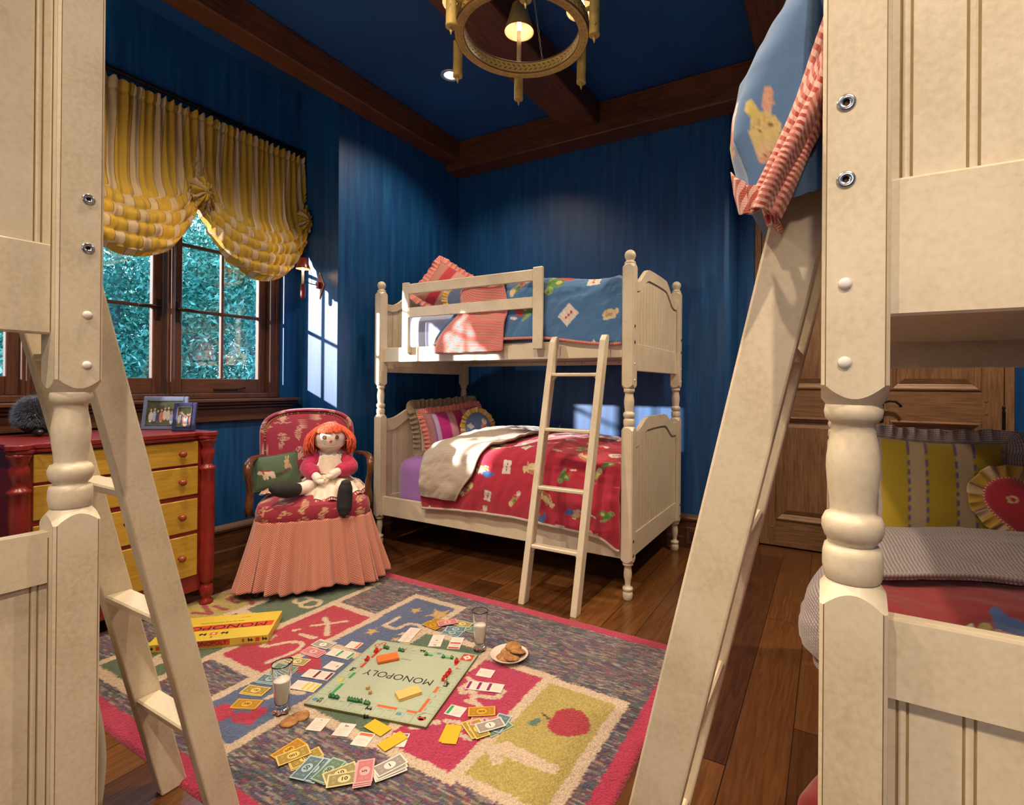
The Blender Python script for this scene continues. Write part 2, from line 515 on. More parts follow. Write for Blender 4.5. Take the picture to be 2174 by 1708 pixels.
def sheet(name, P, mat, parent=None, uv=None, dye=None, thick=0.0, off=-1.0, close=False, mats2=None, fmat=None):
    """grid surface from a (nu,nv,3) array; uv (nu,nv,2) metres; dye (nu,nv,3) pattern colours"""
    nu, nv = P.shape[:2]
    me = bpy.data.meshes.new(name)
    me.vertices.add(nu * nv)
    me.vertices.foreach_set('co', P.reshape(-1).astype(np.float32))
    I = np.arange(nu * nv).reshape(nu, nv)
    if close:
        I = np.concatenate([I, I[:1]], 0)
    q = np.stack([I[:-1, :-1], I[1:, :-1], I[1:, 1:], I[:-1, 1:]], -1).reshape(-1, 4)
    n = len(q)
    me.loops.add(n * 4); me.polygons.add(n)
    me.loops.foreach_set('vertex_index', q.reshape(-1).astype(np.int32))
    me.polygons.foreach_set('loop_start', (np.arange(n) * 4).astype(np.int32))
    me.polygons.foreach_set('use_smooth', np.ones(n, bool))
    me.update(calc_edges=True)
    if uv is not None:
        ul = me.uv_layers.new(name='UVMap')
        ul.data.foreach_set('uv', uv.reshape(-1, 2)[q.reshape(-1)].reshape(-1).astype(np.float32))
    if dye is not None:
        at = me.color_attributes.new('dye', 'FLOAT_COLOR', 'POINT')
        d = np.concatenate([dye.reshape(-1, 3), np.ones((nu * nv, 1))], 1)
        at.data.foreach_set('color', d.reshape(-1).astype(np.float32))
    me.materials.append(mat)
    if mats2:
        for m in mats2: me.materials.append(m)
    if fmat is not None:
        me.polygons.foreach_set('material_index', fmat.reshape(-1).astype(np.int32))
    o = bpy.data.objects.new(name, me)
    COL.objects.link(o)
    if parent is not None: o.parent = parent
    if thick:
        md = o.modifiers.new('solid', 'SOLIDIFY'); md.thickness = thick; md.offset = off
    return o

def thing(name, label, cat, loc=(0, 0, 0), rot=0.0, group=None):
    o = bpy.data.objects.new(name, None)
    o.empty_display_size = 0.1
    COL.objects.link(o)
    o.location = loc
    o.rotation_euler = (0, 0, rot)
    o['label'] = label; o['category'] = cat
    if group: o['group'] = group
    return o
def tag(o, label, cat, group=None, kind=None):
    o['label'] = label; o['category'] = cat
    if group: o['group'] = group
    if kind: o['kind'] = kind
    return o
def struct(mb, name, mats):
    o = mb.build(name, mats); o['kind'] = 'structure'
    return o
def copytree(o, parent=None):
    c = o.copy(); COL.objects.link(c)
    if parent is not None: c.parent = parent
    for ch in list(o.children): copytree(ch, c)
    return c
def vnoise(x, y, seed=0, oct=3):
    """smooth value noise on numpy arrays"""
    out = 0; amp = 1; tot = 0
    for o in range(oct):
        rs = np.random.RandomState(seed + o * 17)
        T = rs.rand(64, 64)
        xi = np.floor(x).astype(int); yi = np.floor(y).astype(int)
        fx = x - xi; fy = y - yi
        fx = fx * fx * (3 - 2 * fx); fy = fy * fy * (3 - 2 * fy)
        a = T[xi % 64, yi % 64]; b = T[(xi + 1) % 64, yi % 64]; c = T[xi % 64, (yi + 1) % 64]; d = T[(xi + 1) % 64, (yi + 1) % 64]
        out = out + amp * ((a * (1 - fx) + b * fx) * (1 - fy) + (c * (1 - fx) + d * fx) * fy)
        tot += amp; amp *= 0.5; x = x * 2.03; y = y * 2.03
    return out / tot - 0.5
def sstep(a, b, x):
    t = np.clip((x - a) / (b - a), 0, 1)
    return t * t * (3 - 2 * t)
# ================================================================== the room
XR = 4.42          # right wall
YF = -5.45         # wall behind the camera
ZC = 3.44
YD = 0.34          # door recess plane
XN = -0.431        # window niche plane
YN = -1.398        # niche return
TH = 0.25
mb = MB(); mb.box(XN - 0.4, XR + 0.2, YF - 0.2, YD + 0.4, -0.06, 0.0)
struct(mb, 'floor', FLOOR)
mb = MB()
# ceiling with round holes left out: downlight cans sit in the ceiling
def plate_with_holes(mb, x0, x1, y0, y1, z0, z1, holes, r):
    xs = sorted(set([x0, x1] + [h[0] - r for h in holes] + [h[0] + r for h in holes]))
    ys = sorted(set([y0, y1] + [h[1] - r for h in holes] + [h[1] + r for h in holes]))
    for i in range(len(xs) - 1):
        for j in range(len(ys) - 1):
            cx = (xs[i] + xs[i + 1]) / 2; cy = (ys[j] + ys[j + 1]) / 2
            if any(abs(cx - h[0]) < r and abs(cy - h[1]) < r for h in holes): continue
            mb.box(xs[i], xs[i + 1], ys[j], ys[j + 1], z0, z1)
plate_with_holes(mb, XN - 0.3, XR + 0.1, YF - 0.1, YD + 0.3, ZC, ZC + 0.2, DOWNLIGHTS, 0.052)
struct(mb, 'ceiling', CEIL)
# back wall (behind the far bunk), with a softened outside corner towards the door recess
mb = MB()
XE = 2.452
pts = [(-0.0, 0.0), (XE, 0.0), (XE + 0.03, 0.012), (XE + 0.045, 0.045), (XE + 0.045, YD), (XE + 0.045, 0.6), (-0.7, 0.6), (-0.7, 0.0)]
mb.prism(pts, 0, ZC, 'Z')
struct(mb, 'wall_back', WALL)
DX0, DX1, DH = 2.62, 4.135, 2.52
mb = MB()
mb.box(XE + 0.046, DX0, YD, YD + 0.3, 0, ZC); mb.box(DX1, XR + 0.1, YD, YD + 0.3, 0, ZC); mb.box(DX0, DX1, YD, YD + 0.3, DH, ZC)
struct(mb, 'wall_door_recess', WALL)
# left wall: stub by the corner, niche wall with window opening
WY0, WY1, WZ0, WZ1 = -3.66, -1.53, 1.10, 2.62
mb = MB()
mb.box(-0.7, 0.0, YN, 0.0, 0, ZC)
mb.box(XN - TH, XN, WY1, YN, 0, ZC)
mb.box(XN - TH, XN, YF, WY0, 0, ZC)
mb.box(XN - TH, XN, WY0, WY1, 0, WZ0)
mb.box(XN - TH, XN, WY0, WY1, WZ1, ZC)
struct(mb, 'wall_left', WALL)
mb = MB(); mb.box(XR, XR + 0.2, YF, YD + 0.3, 0, ZC); struct(mb, 'wall_right', WALL)
mb = MB(); mb.box(XN - 0.3, XR + 0.2, YF - 0.2, YF, 0, ZC); struct(mb, 'wall_front', WALL)

# ceiling beams
def beam(n, x0, x1, y0, y1, z0, mat):
    m = MB(); m.box(x0, x1, y0, y1, z0, ZC - 0.001, bev=0.008)
    o = struct(m, 'trim_%d' % n, mat); return o
beam(1, 0.001, 0.166, YF, -0.201, 3.25, BEAM_Y)
beam(2, 0.001, XR - 0.001, -0.2, -0.001, 3.19, BEAM_X)
beam(3, 1.245, 1.54, YF, -0.201, 3.26, BEAM_Y)
beam(4, 2.72, 2.98, YF, -0.201, 3.255, BEAM_Y)
beam(5, 4.2, XR - 0.001, YF, -0.201, 3.25, BEAM_Y)

# baseboards: tall moulded boards
def basepoly(h=0.25, t=0.022):
    return [(0, 0), (t + 0.008, 0), (t + 0.008, 0.075), (t + 0.002, 0.085), (t, 0.09), (t, h - 0.055), (t + 0.01, h - 0.045), (t + 0.012, h - 0.03), (t + 0.004, h - 0.018), (t - 0.006, h - 0.008), (0.008, h), (0, h)]
def baseboard(name, p0, p1, nrm, mat):
    m = MB()
    p0 = Vector(p0); p1 = Vector(p1); n = Vector(nrm)
    poly = basepoly()
    k = len(poly); v = []
    for p in (p0, p1):
        for a, b in poly: v.append((p.x + n.x * a, p.y + n.y * a, b))
    f = [tuple(range(k)), tuple(range(k, 2 * k))[::-1]] + [(i, (i + 1) % k, k + (i + 1) % k, k + i) for i in range(k)]
    m.add(v, f)
    return struct(m, name, mat)
baseboard('baseboard_back', (0.001, -0.001, 0), (XE, -0.001, 0), (0, -1, 0), BASEX)
baseboard('baseboard_left', (0.001, YN - 0.0, 0), (0.001, -0.032, 0), (1, 0, 0), BASEY)
baseboard('baseboard_niche', (XN + 0.001, YF, 0), (XN + 0.001, YN - 0.032, 0), (1, 0, 0), BASEY)
baseboard('baseboard_return', (XN + 0.032, YN - 0.001, 0), (0.0, YN - 0.001, 0), (0, -1, 0), BASEX)
baseboard('baseboard_right', (XR - 0.001, YF, 0), (XR - 0.001, YD - 0.001, 0), (-1, 0, 0), BASEY)
# air grille set in the back baseboard
g = onY(1468, 1150, -0.035)
m = MB()
gx = 2.20; gz = 0.035
m.box(gx, gx + 0.2, -0.046, -0.032, gz, gz + 0.125, bev=0.004)
m.box(gx + 0.03, gx + 0.17, -0.0475, -0.0455, gz + 0.03, gz + 0.095, 1)
for k in range(6):
    m.box(gx + 0.03, gx + 0.17, -0.049, -0.047, gz + 0.034 + k * 0.011, gz + 0.039 + k * 0.011, 0)
m.box(gx + 0.09, gx + 0.11, -0.05, -0.047, gz + 0.03, gz + 0.095, 0)
tag(m.build('floor_vent_cover', [BASEX, IRON]), 'small brown vent cover set in the baseboard right of the far bunk bed', 'vent')

# ------------------------------------------------------------------ windows in the niche
XG = XN - 0.13      # glass plane
def m_glass():
    mt, nt, b = nmat('window_glass')
    tr = node(nt, 'ShaderNodeBsdfTransparent'); gl = node(nt, 'ShaderNodeBsdfGlossy'); gl.inputs['Roughness'].default_value = 0.02
    mx = node(nt, 'ShaderNodeMixShader'); mx.inputs[0].default_value = 0.06
    nt.links.new(tr.outputs[0], mx.inputs[1]); nt.links.new(gl.outputs[0], mx.inputs[2])
    nt.links.new(mx.outputs[0], nt.nodes['Material Output'].inputs[0])
    return mt
PANE = m_glass()
# sash openings along Y, measured on the glass plane
def pair(yr, yl):
    return (min(yr, yl), max(yr, yl))
SASH = []
yR = onX(566, 700, XN - 0.1).y        # right end of the right sash
yRg = onX(545.6, 700, XG).y
yLg = onX(383, 700, XG).y
y3 = onX(320, 700, XG).y
gw = yRg - yLg
st = 0.055
mull = yLg - y3
yy = yRg
for k in range(3):
    SASH.append((yy - gw, yy)); yy = yy - gw - mull if k % 2 == 0 else yy - gw - mull + 0.03
WZg0, WZg1 = 1.235, 2.42
m = MB()
ytop = SASH[0][1] + 0.12; ybot = WY0 + 0.001
# outer frame
m.box(XG - 0.045, XN - 0.05, ybot, ybot + 0.06, WZ0, WZ1, 0, 0.003); m.box(XG - 0.045, XN - 0.05, WY1 - 0.028, WY1 - 0.001, WZ0, WZ1, 0, 0.003)
m.box(XG - 0.045, XN - 0.06, SASH[0][1] + 0.06, WY1 - 0.025, WZ0, WZ1, 0, 0.003)
m.box(XG - 0.045, XN - 0.05, ybot, WY1 - 0.02, WZ1 - 0.06, WZ1, 0, 0.003)
m.box(XG - 0.045, XN - 0.055, ybot, WY1 - 0.02, WZ0, WZ0 + 0.035, 0, 0.003)
for k in range(2):
    c = (SASH[k][0] + SASH[k + 1][1]) / 2
    m.box(XG - 0.045, XN - 0.06, c - 0.022, c + 0.022, WZ0, WZ1, 0, 0.003)
    m.box(XG + 0.0, XN - 0.045, c - 0.008, c + 0.008, WZ0, WZ1, 0, 0.003)
struct(m, 'window_frame_1', TRIMZ)
for k, (a, b) in enumerate(SASH):
    m = MB()
    x0, x1 = XG - 0.02, XG + 0.022
    m.box(x0, x1, a - st, a, WZ0 + 0.036, WZ1 - 0.061, 0, 0.004); m.box(x0, x1, b, b + st, WZ0 + 0.036, WZ1 - 0.061, 0, 0.004)
    m.box(x0, x1, a, b, WZ0 + 0.036, WZg0, 1, 0.004); m.box(x0, x1, a, b, WZg1, WZ1 - 0.061, 1, 0.004)
    c = (a + b) / 2
    m.box(x0 + 0.008, x1 - 0.004, c - 0.009, c + 0.009, WZg0, WZg1, 0, 0.003)
    m.box(x0 + 0.008, x1 - 0.002, a, b, 1.672, 1.692, 1, 0.003)
    m.box(x0 + 0.008, x1 - 0.002, a, b, 2.10, 2.12, 1, 0.003)
    w = m.build('window_%d' % (k + 1), [TRIMZ, TRIMY]); w['kind'] = 'structure'
    m = MB(); m.box(XG - 0.003, XG + 0.003, a + 0.001, b - 0.001, WZg0 + 0.001, WZg1 - 0.001)
    m.build('window_pane', PANE, w)
    if k < 2:
        # espagnolette handle on the meeting stile
        yh = a - st / 2 if k == 0 else b + st / 2
        m = MB()
        m.box(x1, x1 + 0.006, yh - 0.014, yh + 0.014, 1.60, 1.73, 0, 0.002)
        m.lathe([(0.009, 0), (0.009, 0.02)], 12, 0, Matrix.Translation((x1 + 0.006, yh, 1.68)) @ Matrix.Rotation(PI / 2, 4, 'Y'))
        sgn = 1 if k == 0 else -1
        m.tube([(x1 + 0.026, yh, 1.68), (x1 + 0.03, yh + sgn * 0.03, 1.683), (x1 + 0.03, yh + sgn * 0.075, 1.68), (x1 + 0.03, yh + sgn * 0.115, 1.676)], [0.007, 0.008, 0.01, 0.008], 10, 0)
        m.build('window_handle', BRONZE, w)
    if k == 0:
        m = MB(); m.box(x1 + 0.0, x1 + 0.012, c - 0.06, c + 0.10, 1.155, 1.168, 0, 0.003)
        m.tube([(x1 + 0.01, c + 0.09, 1.165), (x1 + 0.02, c + 0.15, 1.172)], 0.006, 8)
        m.build('casement_stay', BRONZE, w)
# sill board and apron
m = MB()
m.box(XN - 0.06, XN + 0.075, WY0 - 0.1, -1.432, 1.078, 1.10, 0, 0.004)
m.box(XN + 0.001, XN + 0.055, WY0 - 0.08, -1.45, 1.058, 1.078, 0, 0.004)
m.box(XN + 0.001, XN + 0.04, WY0 - 0.06, -1.468, 1.035, 1.058, 0, 0.006)
m.box(XN + 0.001, XN + 0.026, WY0 - 0.05, -1.478, 0.95, 1.035, 0, 0.003)
struct(m, 'window_sill_1', TRIMY)

# ------------------------------------------------------------------ the door recess: double doors
m = MB()
fy0 = YD - 0.012
m.box(DX0, DX0 + 0.045, fy0, YD + 0.09, 0, DH, 0, 0.003)
m.box(DX1 - 0.045, DX1, fy0, YD + 0.09, 0, DH, 0, 0.003)
m.box(DX0 + 0.045, DX1 - 0.045, fy0, YD + 0.09, DH - 0.05, DH, 0, 0.003)
struct(m, 'trim_6', DOORZ)
m = MB(); m.box(DX0, DX1, YD + 0.1, YD + 0.16, 0, DH); struct(m, 'trim_7', DOORZ)
def door(n, x0, x1, handle_side):
    y0 = YD + 0.006; y1 = y0 + 0.045
    m = MB()
    s = 0.108
    zs = [(0.012, 0.205), (0.99, 1.192), (DH - 0.19, DH - 0.052)]
    m.box(x0, x0 + s, y0, y1, 0.012, DH - 0.052, 0, 0.002); m.box(x1 - s, x1, y0, y1, 0.012, DH - 0.052, 0, 0.002)
    for a, b in zs: m.box(x0 + s, x1 - s, y0, y1, a, b, 1, 0.002)
    for px in (x0 + s * 0.8, x1 - s * 0.8):
        for a, b in zs:
            for t in (0.3, 0.7):
                z = a + (b - a) * t
                m.box(px - 0.009, px + 0.009, y0 - 0.003, y0 + 0.004, z - 0.009, z + 0.009, 2, 0.002)
    d = m.build('door_%d' % n, [DOORZ, DOORX, flat('door_peg', (0.20, 0.11, 0.045), 0.5)]); d['kind'] = 'structure'
    for a, b in ((0.205, 0.99), (1.192, DH - 0.19)):
        m = MB()
        X0, X1 = x0 + s, x1 - s
        steps = [(0.0, 0.0), (0.006, -0.007), (0.014, -0.009), (0.020, -0.002), (0.027, 0.003), (0.034, 0.006), (0.040, 0.014), (0.046, 0.018), (0.082, 0.006)]
        for k in range(len(steps) - 1):
            (i0, d0), (i1, d1) = steps[k], steps[k + 1]
            c0 = [(X0 + i0, y0 + d0, a + i0), (X1 - i0, y0 + d0, a + i0), (X1 - i0, y0 + d0, b - i0), (X0 + i0, y0 + d0, b - i0)]
            c1 = [(X0 + i1, y0 + d1, a + i1), (X1 - i1, y0 + d1, a + i1), (X1 - i1, y0 + d1, b - i1), (X0 + i1, y0 + d1, b - i1)]
            for q in range(4):
                q2 = (q + 1) % 4
                m.quad([c0[q], c0[q2], c1[q2], c1[q]], 1 if q in (0, 2) else 0)
        m.quad(c1, 0)
        m.build('door_panel', [DOORZ, DOORX], d)
    if handle_side:
        hx = x0 + 0.055
        m = MB()
        m.box(hx - 0.02, hx + 0.02, y0 - 0.005, y0, 0.97, 1.17, 0, 0.002)
        m.lathe([(0.010, 0), (0.008, 0.045)], 12, 0, Matrix.Translation((hx, y0, 1.115)) @ Matrix.Rotation(PI / 2, 4, 'X'))
        m.tube([(hx - 0.006, y0 - 0.045, 1.11), (hx + 0.02, y0 - 0.05, 1.113), (hx + 0.05, y0 - 0.05, 1.122), (hx + 0.085, y0 - 0.05, 1.118), (hx + 0.108, y0 - 0.05, 1.096), (hx + 0.113, y0 - 0.05, 1.082)], [0.010, 0.008, 0.008, 0.008, 0.008, 0.011], 10)
        m.build('door_handle', IRON, d)
    hx = x1 + 0.0 if handle_side else x0 - 0.0
    for z in (0.98, 1.8, 0.35):
        m = MB()
        m.lathe([(0.002, -0.115), (0.010, -0.105), (0.006, -0.095), (0.012, -0.085), (0.011, -0.08), (0.011, 0.08), (0.012, 0.085), (0.006, 0.095), (0.012, 0.108), (0.008, 0.122), (0.002, 0.128)], 14, 0, None, (hx, y0 - 0.008, z))
        m.build('door_hinge', IRON, d)
    return d
XM = 3.378
door(1, DX0 + 0.048, XM - 0.002, False)
door(2, XM + 0.002, DX1 - 0.048, True)

# ------------------------------------------------------------------ recessed lights: one real, six added out of view to brighten the room
for k, ((x, y), w) in enumerate(zip(DOWNLIGHTS, DOWN_W)):
    names = ['recessed ceiling light beside the chandelier over the far bunk head', 'added recessed fill light above the chest of drawers', 'added recessed fill light over the middle of the rug',
             'added recessed fill light in front of the double doors', 'added recessed fill light over the near right bunk',
             'added recessed fill light behind the viewpoint, between the two near bunks', 'added recessed fill light above the near left bunk']
    t = thing('real_or_added_downlight', names[k], 'ceiling light', (x, y, ZC))
    m = MB()
    m.lathe([(0.072, 0.0), (0.072, -0.004), (0.066, -0.006), (0.049, -0.004), (0.047, 0.0), (0.046, 0.06), (0.040, 0.10)], 32, cap=False)
    m.build('trim_ring', flat('can_trim', (0.55, 0.66, 0.80), 0.3, 0.4), t)
    m = MB(); m.lathe([(0.0005, 0.055), (0.030, 0.055), (0.036, 0.065), (0.0005, 0.09)], 24)
    m.build('bulb', emit('halogen', (1.0, 0.9, 0.75), 40.0), t)
    lamp('real_or_added_lamp', 'SPOT', (x, y, ZC - 0.012), w, WARM, 0.035, aim=(0, 0, -1), spot=128, blend=0.7)

# globes added on the unseen wall behind the viewpoint, as warm frontal fill
for k, (x, w_) in enumerate(((1.35, 'left frosted globe added as fill light on the wall behind the viewpoint'), (3.35, 'right frosted globe added as fill light on the wall behind the viewpoint'))):
    t = thing('added_fill_globe', w_, 'wall lamp', (x, YF, 1.75))
    m = MB(); m.lathe([(0.06, 0), (0.06, 0.008), (0.03, 0.016), (0.012, 0.02), (0.012, 0.10)], 24, 0, Matrix.Rotation(-PI / 2, 4, 'X')); m.build('wall_plate', BRONZE, t)
    m = MB(); m.lathe([(0.030, 0.0), (0.034, 0.006), (0.034, 0.03), (0.030, 0.034)], 20, 0, None, (0, 0.115, -0.03)); m.build('cup', BRONZE, t)
    m = MB(); m.sphere((0, 0.115, 0.075), 0.072, 24); m.build('globe', emit('fill_globe_glow', (1.0, 0.80, 0.58), 9.0), t)
    lamp('added_fill_light', 'POINT', (x, YF + 0.27, 1.82), (40, 24)[k], WARM, 0.075)
# ================================================================== bunk beds
HP = 0.0343
def post_rings(zlist):
    """square block cross-section clamped to radius R: list of (z, R)"""
    h = HP; c = 0.004; g = 0.0012
    base = []; seg = []
    n = 12
    for q in range(4):
        a = q * PI / 2
        ca, sa = round(math.cos(a)), round(math.sin(a))
        loc = []
        xs = [(h - c - g) * (1 - 2 * k / (n - 1)) for k in range(n)]
        loc.append((h - c, 1))
        for k, x in enumerate(xs): loc.append((x, 0 if k < len(xs) - 1 else 1))
        loc.append((-(h - c), 0))
        for x, s in loc:
            # point on face whose outward normal is (sa?,...) : start with +Y face
            px, py = x, h
            base.append((px * ca - py * sa, px * sa + py * ca)); seg.append(s)
    v = []; f = []; ms = []
    N = len(base)
    up = zlist[0][1] > zlist[-1][1] if len(zlist) > 1 else True
    def zat(r):
        for (za, Ra), (zb_, Rb) in zip(zlist[:-1], zlist[1:]):
            if (Ra - r) * (Rb - r) <= 0 and Ra != Rb: return za + (zb_ - za) * (r - Ra) / (Rb - Ra)
        return None
    zk = [zat(math.hypot(x, y)) for x, y in base]
    D_ = max(R for z, R in zlist)
    for z, R in zlist:
        for (x, y), zc_ in zip(base, zk):
            r = math.hypot(x, y); k = min(1.0, R / r)
            zz = zc_ if (zc_ is not None and R >= r and R < D_ - 1e-6) else z
            v.append((x * k, y * k, zz))
    for i in range(len(zlist) - 1):
        for k in range(N):
            k2 = (k + 1) % N
            f.append((i * N + k, i * N + k2, (i + 1) * N + k2, (i + 1) * N + k))
            full = min(zlist[i][1], zlist[i + 1][1]) > 0.047
            ms.append(1 if (seg[k] and full) else 0)
    f.append(tuple(range(N))); ms.append(0)
    f.append(tuple((len(zlist) - 1) * N + k for k in range(N))[::-1]); ms.append(0)
    return v, f, ms
def block(mb, z0, z1, dome0=True, dome1=True):
    D = 0.0496
    prof = [(0.0, 0.0285)] + [(0.0015 + 0.0285 * k / 15, 0.0295 + (D - 0.0295) * (k / 15) ** 1.0) for k in range(16)]
    for zl in ([(z0 + a, r) for a, r in prof] + [((z0 + z1) / 2, D)], [((z0 + z1) / 2, D)] + [(z1 - a, r) for a, r in prof[::-1]]):
        v, f, ms = post_rings(zl)
        mb.add(v, f[:-2], ms[:-2], False)
TURN = [(0.026, 0.222), (0.0262, 0.218), (0.0300, 0.214), (0.0312, 0.206), (0.0300, 0.198), (0.0262, 0.1935), (0.0235, 0.192), (0.0238, 0.180), (0.0265, 0.165), (0.0285, 0.150), (0.0288, 0.138), (0.0275, 0.120), (0.0250, 0.100), (0.0240, 0.088), (0.0242, 0.083),
        (0.0295, 0.081), (0.0330, 0.073), (0.0332, 0.064), (0.0300, 0.054), (0.0250, 0.048), (0.0240, 0.0455), (0.0300, 0.043), (0.0320, 0.034), (0.0322, 0.018), (0.0305, 0.006), (0.027, 0.0)]
FOOTP = [(0.026, 0.215), (0.0262, 0.211), (0.0300, 0.207), (0.0300, 0.199), (0.0262, 0.195), (0.0200, 0.193), (0.0205, 0.175), (0.0235, 0.150), (0.0228, 0.130), (0.0170, 0.105), (0.0150, 0.085), (0.0165, 0.073), (0.0280, 0.070), (0.0300, 0.062), (0.0270, 0.053), (0.0225, 0.049), (0.0265, 0.045), (0.0290, 0.034), (0.0285, 0.018), (0.0250, 0.004), (0.022, 0.0)]
FIN = [(0.028, 0.0), (0.0310, 0.003), (0.0325, 0.009), (0.0300, 0.014), (0.0225, 0.018), (0.0215, 0.022), (0.0255, 0.027)]
for k in range(1, 13):
    a = -0.75 + (PI / 2 + 0.75) * k / 12
    FIN.append((max(0.0004, 0.0320 * math.cos(a)), 0.051 + 0.0320 * math.sin(a)))
ZB = 0.981        # top of lower block
def bolt_parts(parent, x, y, face, zs_metal, zs_cap):
    """face: +1 -> bolts on +x face"""
    for z in zs_metal:
        m = MB()
        M = Matrix.Translation((x, y, z)) @ Matrix.Rotation(PI / 2 * face, 4, 'Y')
        m.lathe([(0.0100, 0.0), (0.0100, 0.0012), (0.0088, 0.0022), (0.0034, 0.0024), (0.0032, 0.0004), (0.0003, 0.0003)], 20, 0, M, mis=[0, 0, 0, 1, 1])
        m.build('bolt', [CHROME, IRON], parent)
    for z in zs_cap:
        m = MB()
        M = Matrix.Translation((x, y, z)) @ Matrix.Rotation(PI / 2 * face, 4, 'Y')
        m.lathe([(0.0072, 0.0), (0.0072, 0.001), (0.0060, 0.003), (0.0035, 0.0042), (0.0004, 0.0046)], 18, 0, M)
        m.build('bolt_cap', CAPW, parent)
def arch(s, base, rise, a0=0.07):
    t = min(s, 1 - s)
    f = 0 if t < a0 else (1 if t > a0 + 0.24 else (lambda q: q * q * (3 - 2 * q))((t - a0) / 0.24))
    return base + rise * (0.82 * f + 0.18 * math.sin(PI * max(0, min(1, s))) * f)
def beadboard(mb, xa, y0, y1, z0, ztop, t=0.008):
    """panel in plane x=xa (thickness t), grooved on both sides"""
    prof = []
    y = y0
    pitch = 0.061
    n = int((y1 - y0) / pitch)
    off = ((y1 - y0) - n * pitch) / 2
    pr = [(y0, 0)]
    for k in range(n + 1):
        c = y0 + off + k * pitch
        if c < y0 + 0.012 or c > y1 - 0.012: continue
        pr += [(c - 0.0065, 0), (c - 0.0050, -0.0022), (c - 0.0035, 0), (c - 0.001, 0.0006), (c + 0.001, 0.0006), (c + 0.0035, 0), (c + 0.0050, -0.0022), (c + 0.0065, 0)]
    pr.append((y1, 0))
    v = []; f = []; ms = []
    for (y, d) in pr:
        s = (y - y0 + 0.0) / (y1 - y0)
        zt = ztop(s)
        v += [(xa + t / 2 + d, y, z0), (xa + t / 2 + d, y, zt), (xa - t / 2 - d, y, z0), (xa - t / 2 - d, y, zt)]
    for k in range(len(pr) - 1):
        a, b = 4 * k, 4 * k + 4
        g = 1 if (pr[k][1] < 0 or pr[k + 1][1] < 0) and abs(pr[k + 1][0] - pr[k][0]) < 0.002 else 0
        f += [(a, b, b + 1, a + 1), (a + 2, a + 3, b + 3, b + 2), (a + 1, b + 1, b + 3, a + 3), (a, a + 2, b + 2, b)]; ms += [g, g, 0, 0]
    mb.add(v, f, [2 if q else 0 for q in ms])
def end_panel(parent, name, x, W, low, sy, ex=0.0, a0=0.07):
    z0, z1 = (0.225, 0.36) if low else (1.297, 1.457)
    ob, orise = (0.945, 0.075) if low else (1.818 + ex, 0.115)
    ib, irise = (0.855, 0.09) if low else (1.765 + ex, 0.10)
    ya, yb = HP - 0.004, W - HP + 0.004
    m = MB()
    t = 0.013
    def Y(y): return y * sy
    N = 40
    # bottom rail
    m.box(x - t, x + t, Y(ya), Y(yb), z0, z1, 0, 0.003)
    fr = m.build(name, [CREAM, GLAZE], parent)
    m = MB()
    lo = []; hi = []
    for k in range(N + 1):
        s = k / N; y = ya + (yb - ya) * s
        lo.append((Y(y), arch(s, ib, irise, a0))); hi.append((Y(y), arch(s, ob, orise, a0)))
    m.strip(lo, hi, x - t, x + t, 'X')
    # rounded nosing on the arched top
    m.tube([(x, a, b - 0.0095) for a, b in hi], 0.0105, 8)
    m.build('arched_rail', [CREAM, GLAZE], fr)
    mp = MB()
    ys = sorted((Y(ya), Y(yb)))
    beadboard(mp, x, ys[0], ys[1], z1 - 0.01, lambda s: arch(s, ib, irise, a0) + 0.02)
    mp.build('beadboard', [CREAM, GLAZE, GROOVE], fr)
    # glaze in the joints
    mg = MB()
    for face in (1, -1):
        for y in (ya + 0.0045, yb - 0.0045):
            yy = Y(y)
            mg.box(x + face * t - 0.0006, x + face * t + 0.0006, yy - 0.001, yy + 0.001, z0 + 0.004, ob - 0.01)
        mg.box(x + face * 0.0044 - 0.001, x + face * 0.0044 + 0.001, ys[0], ys[1], z1 - 0.001, z1 + 0.0012)
    mg.build('joint_glaze', GLAZE, fr)
    return fr
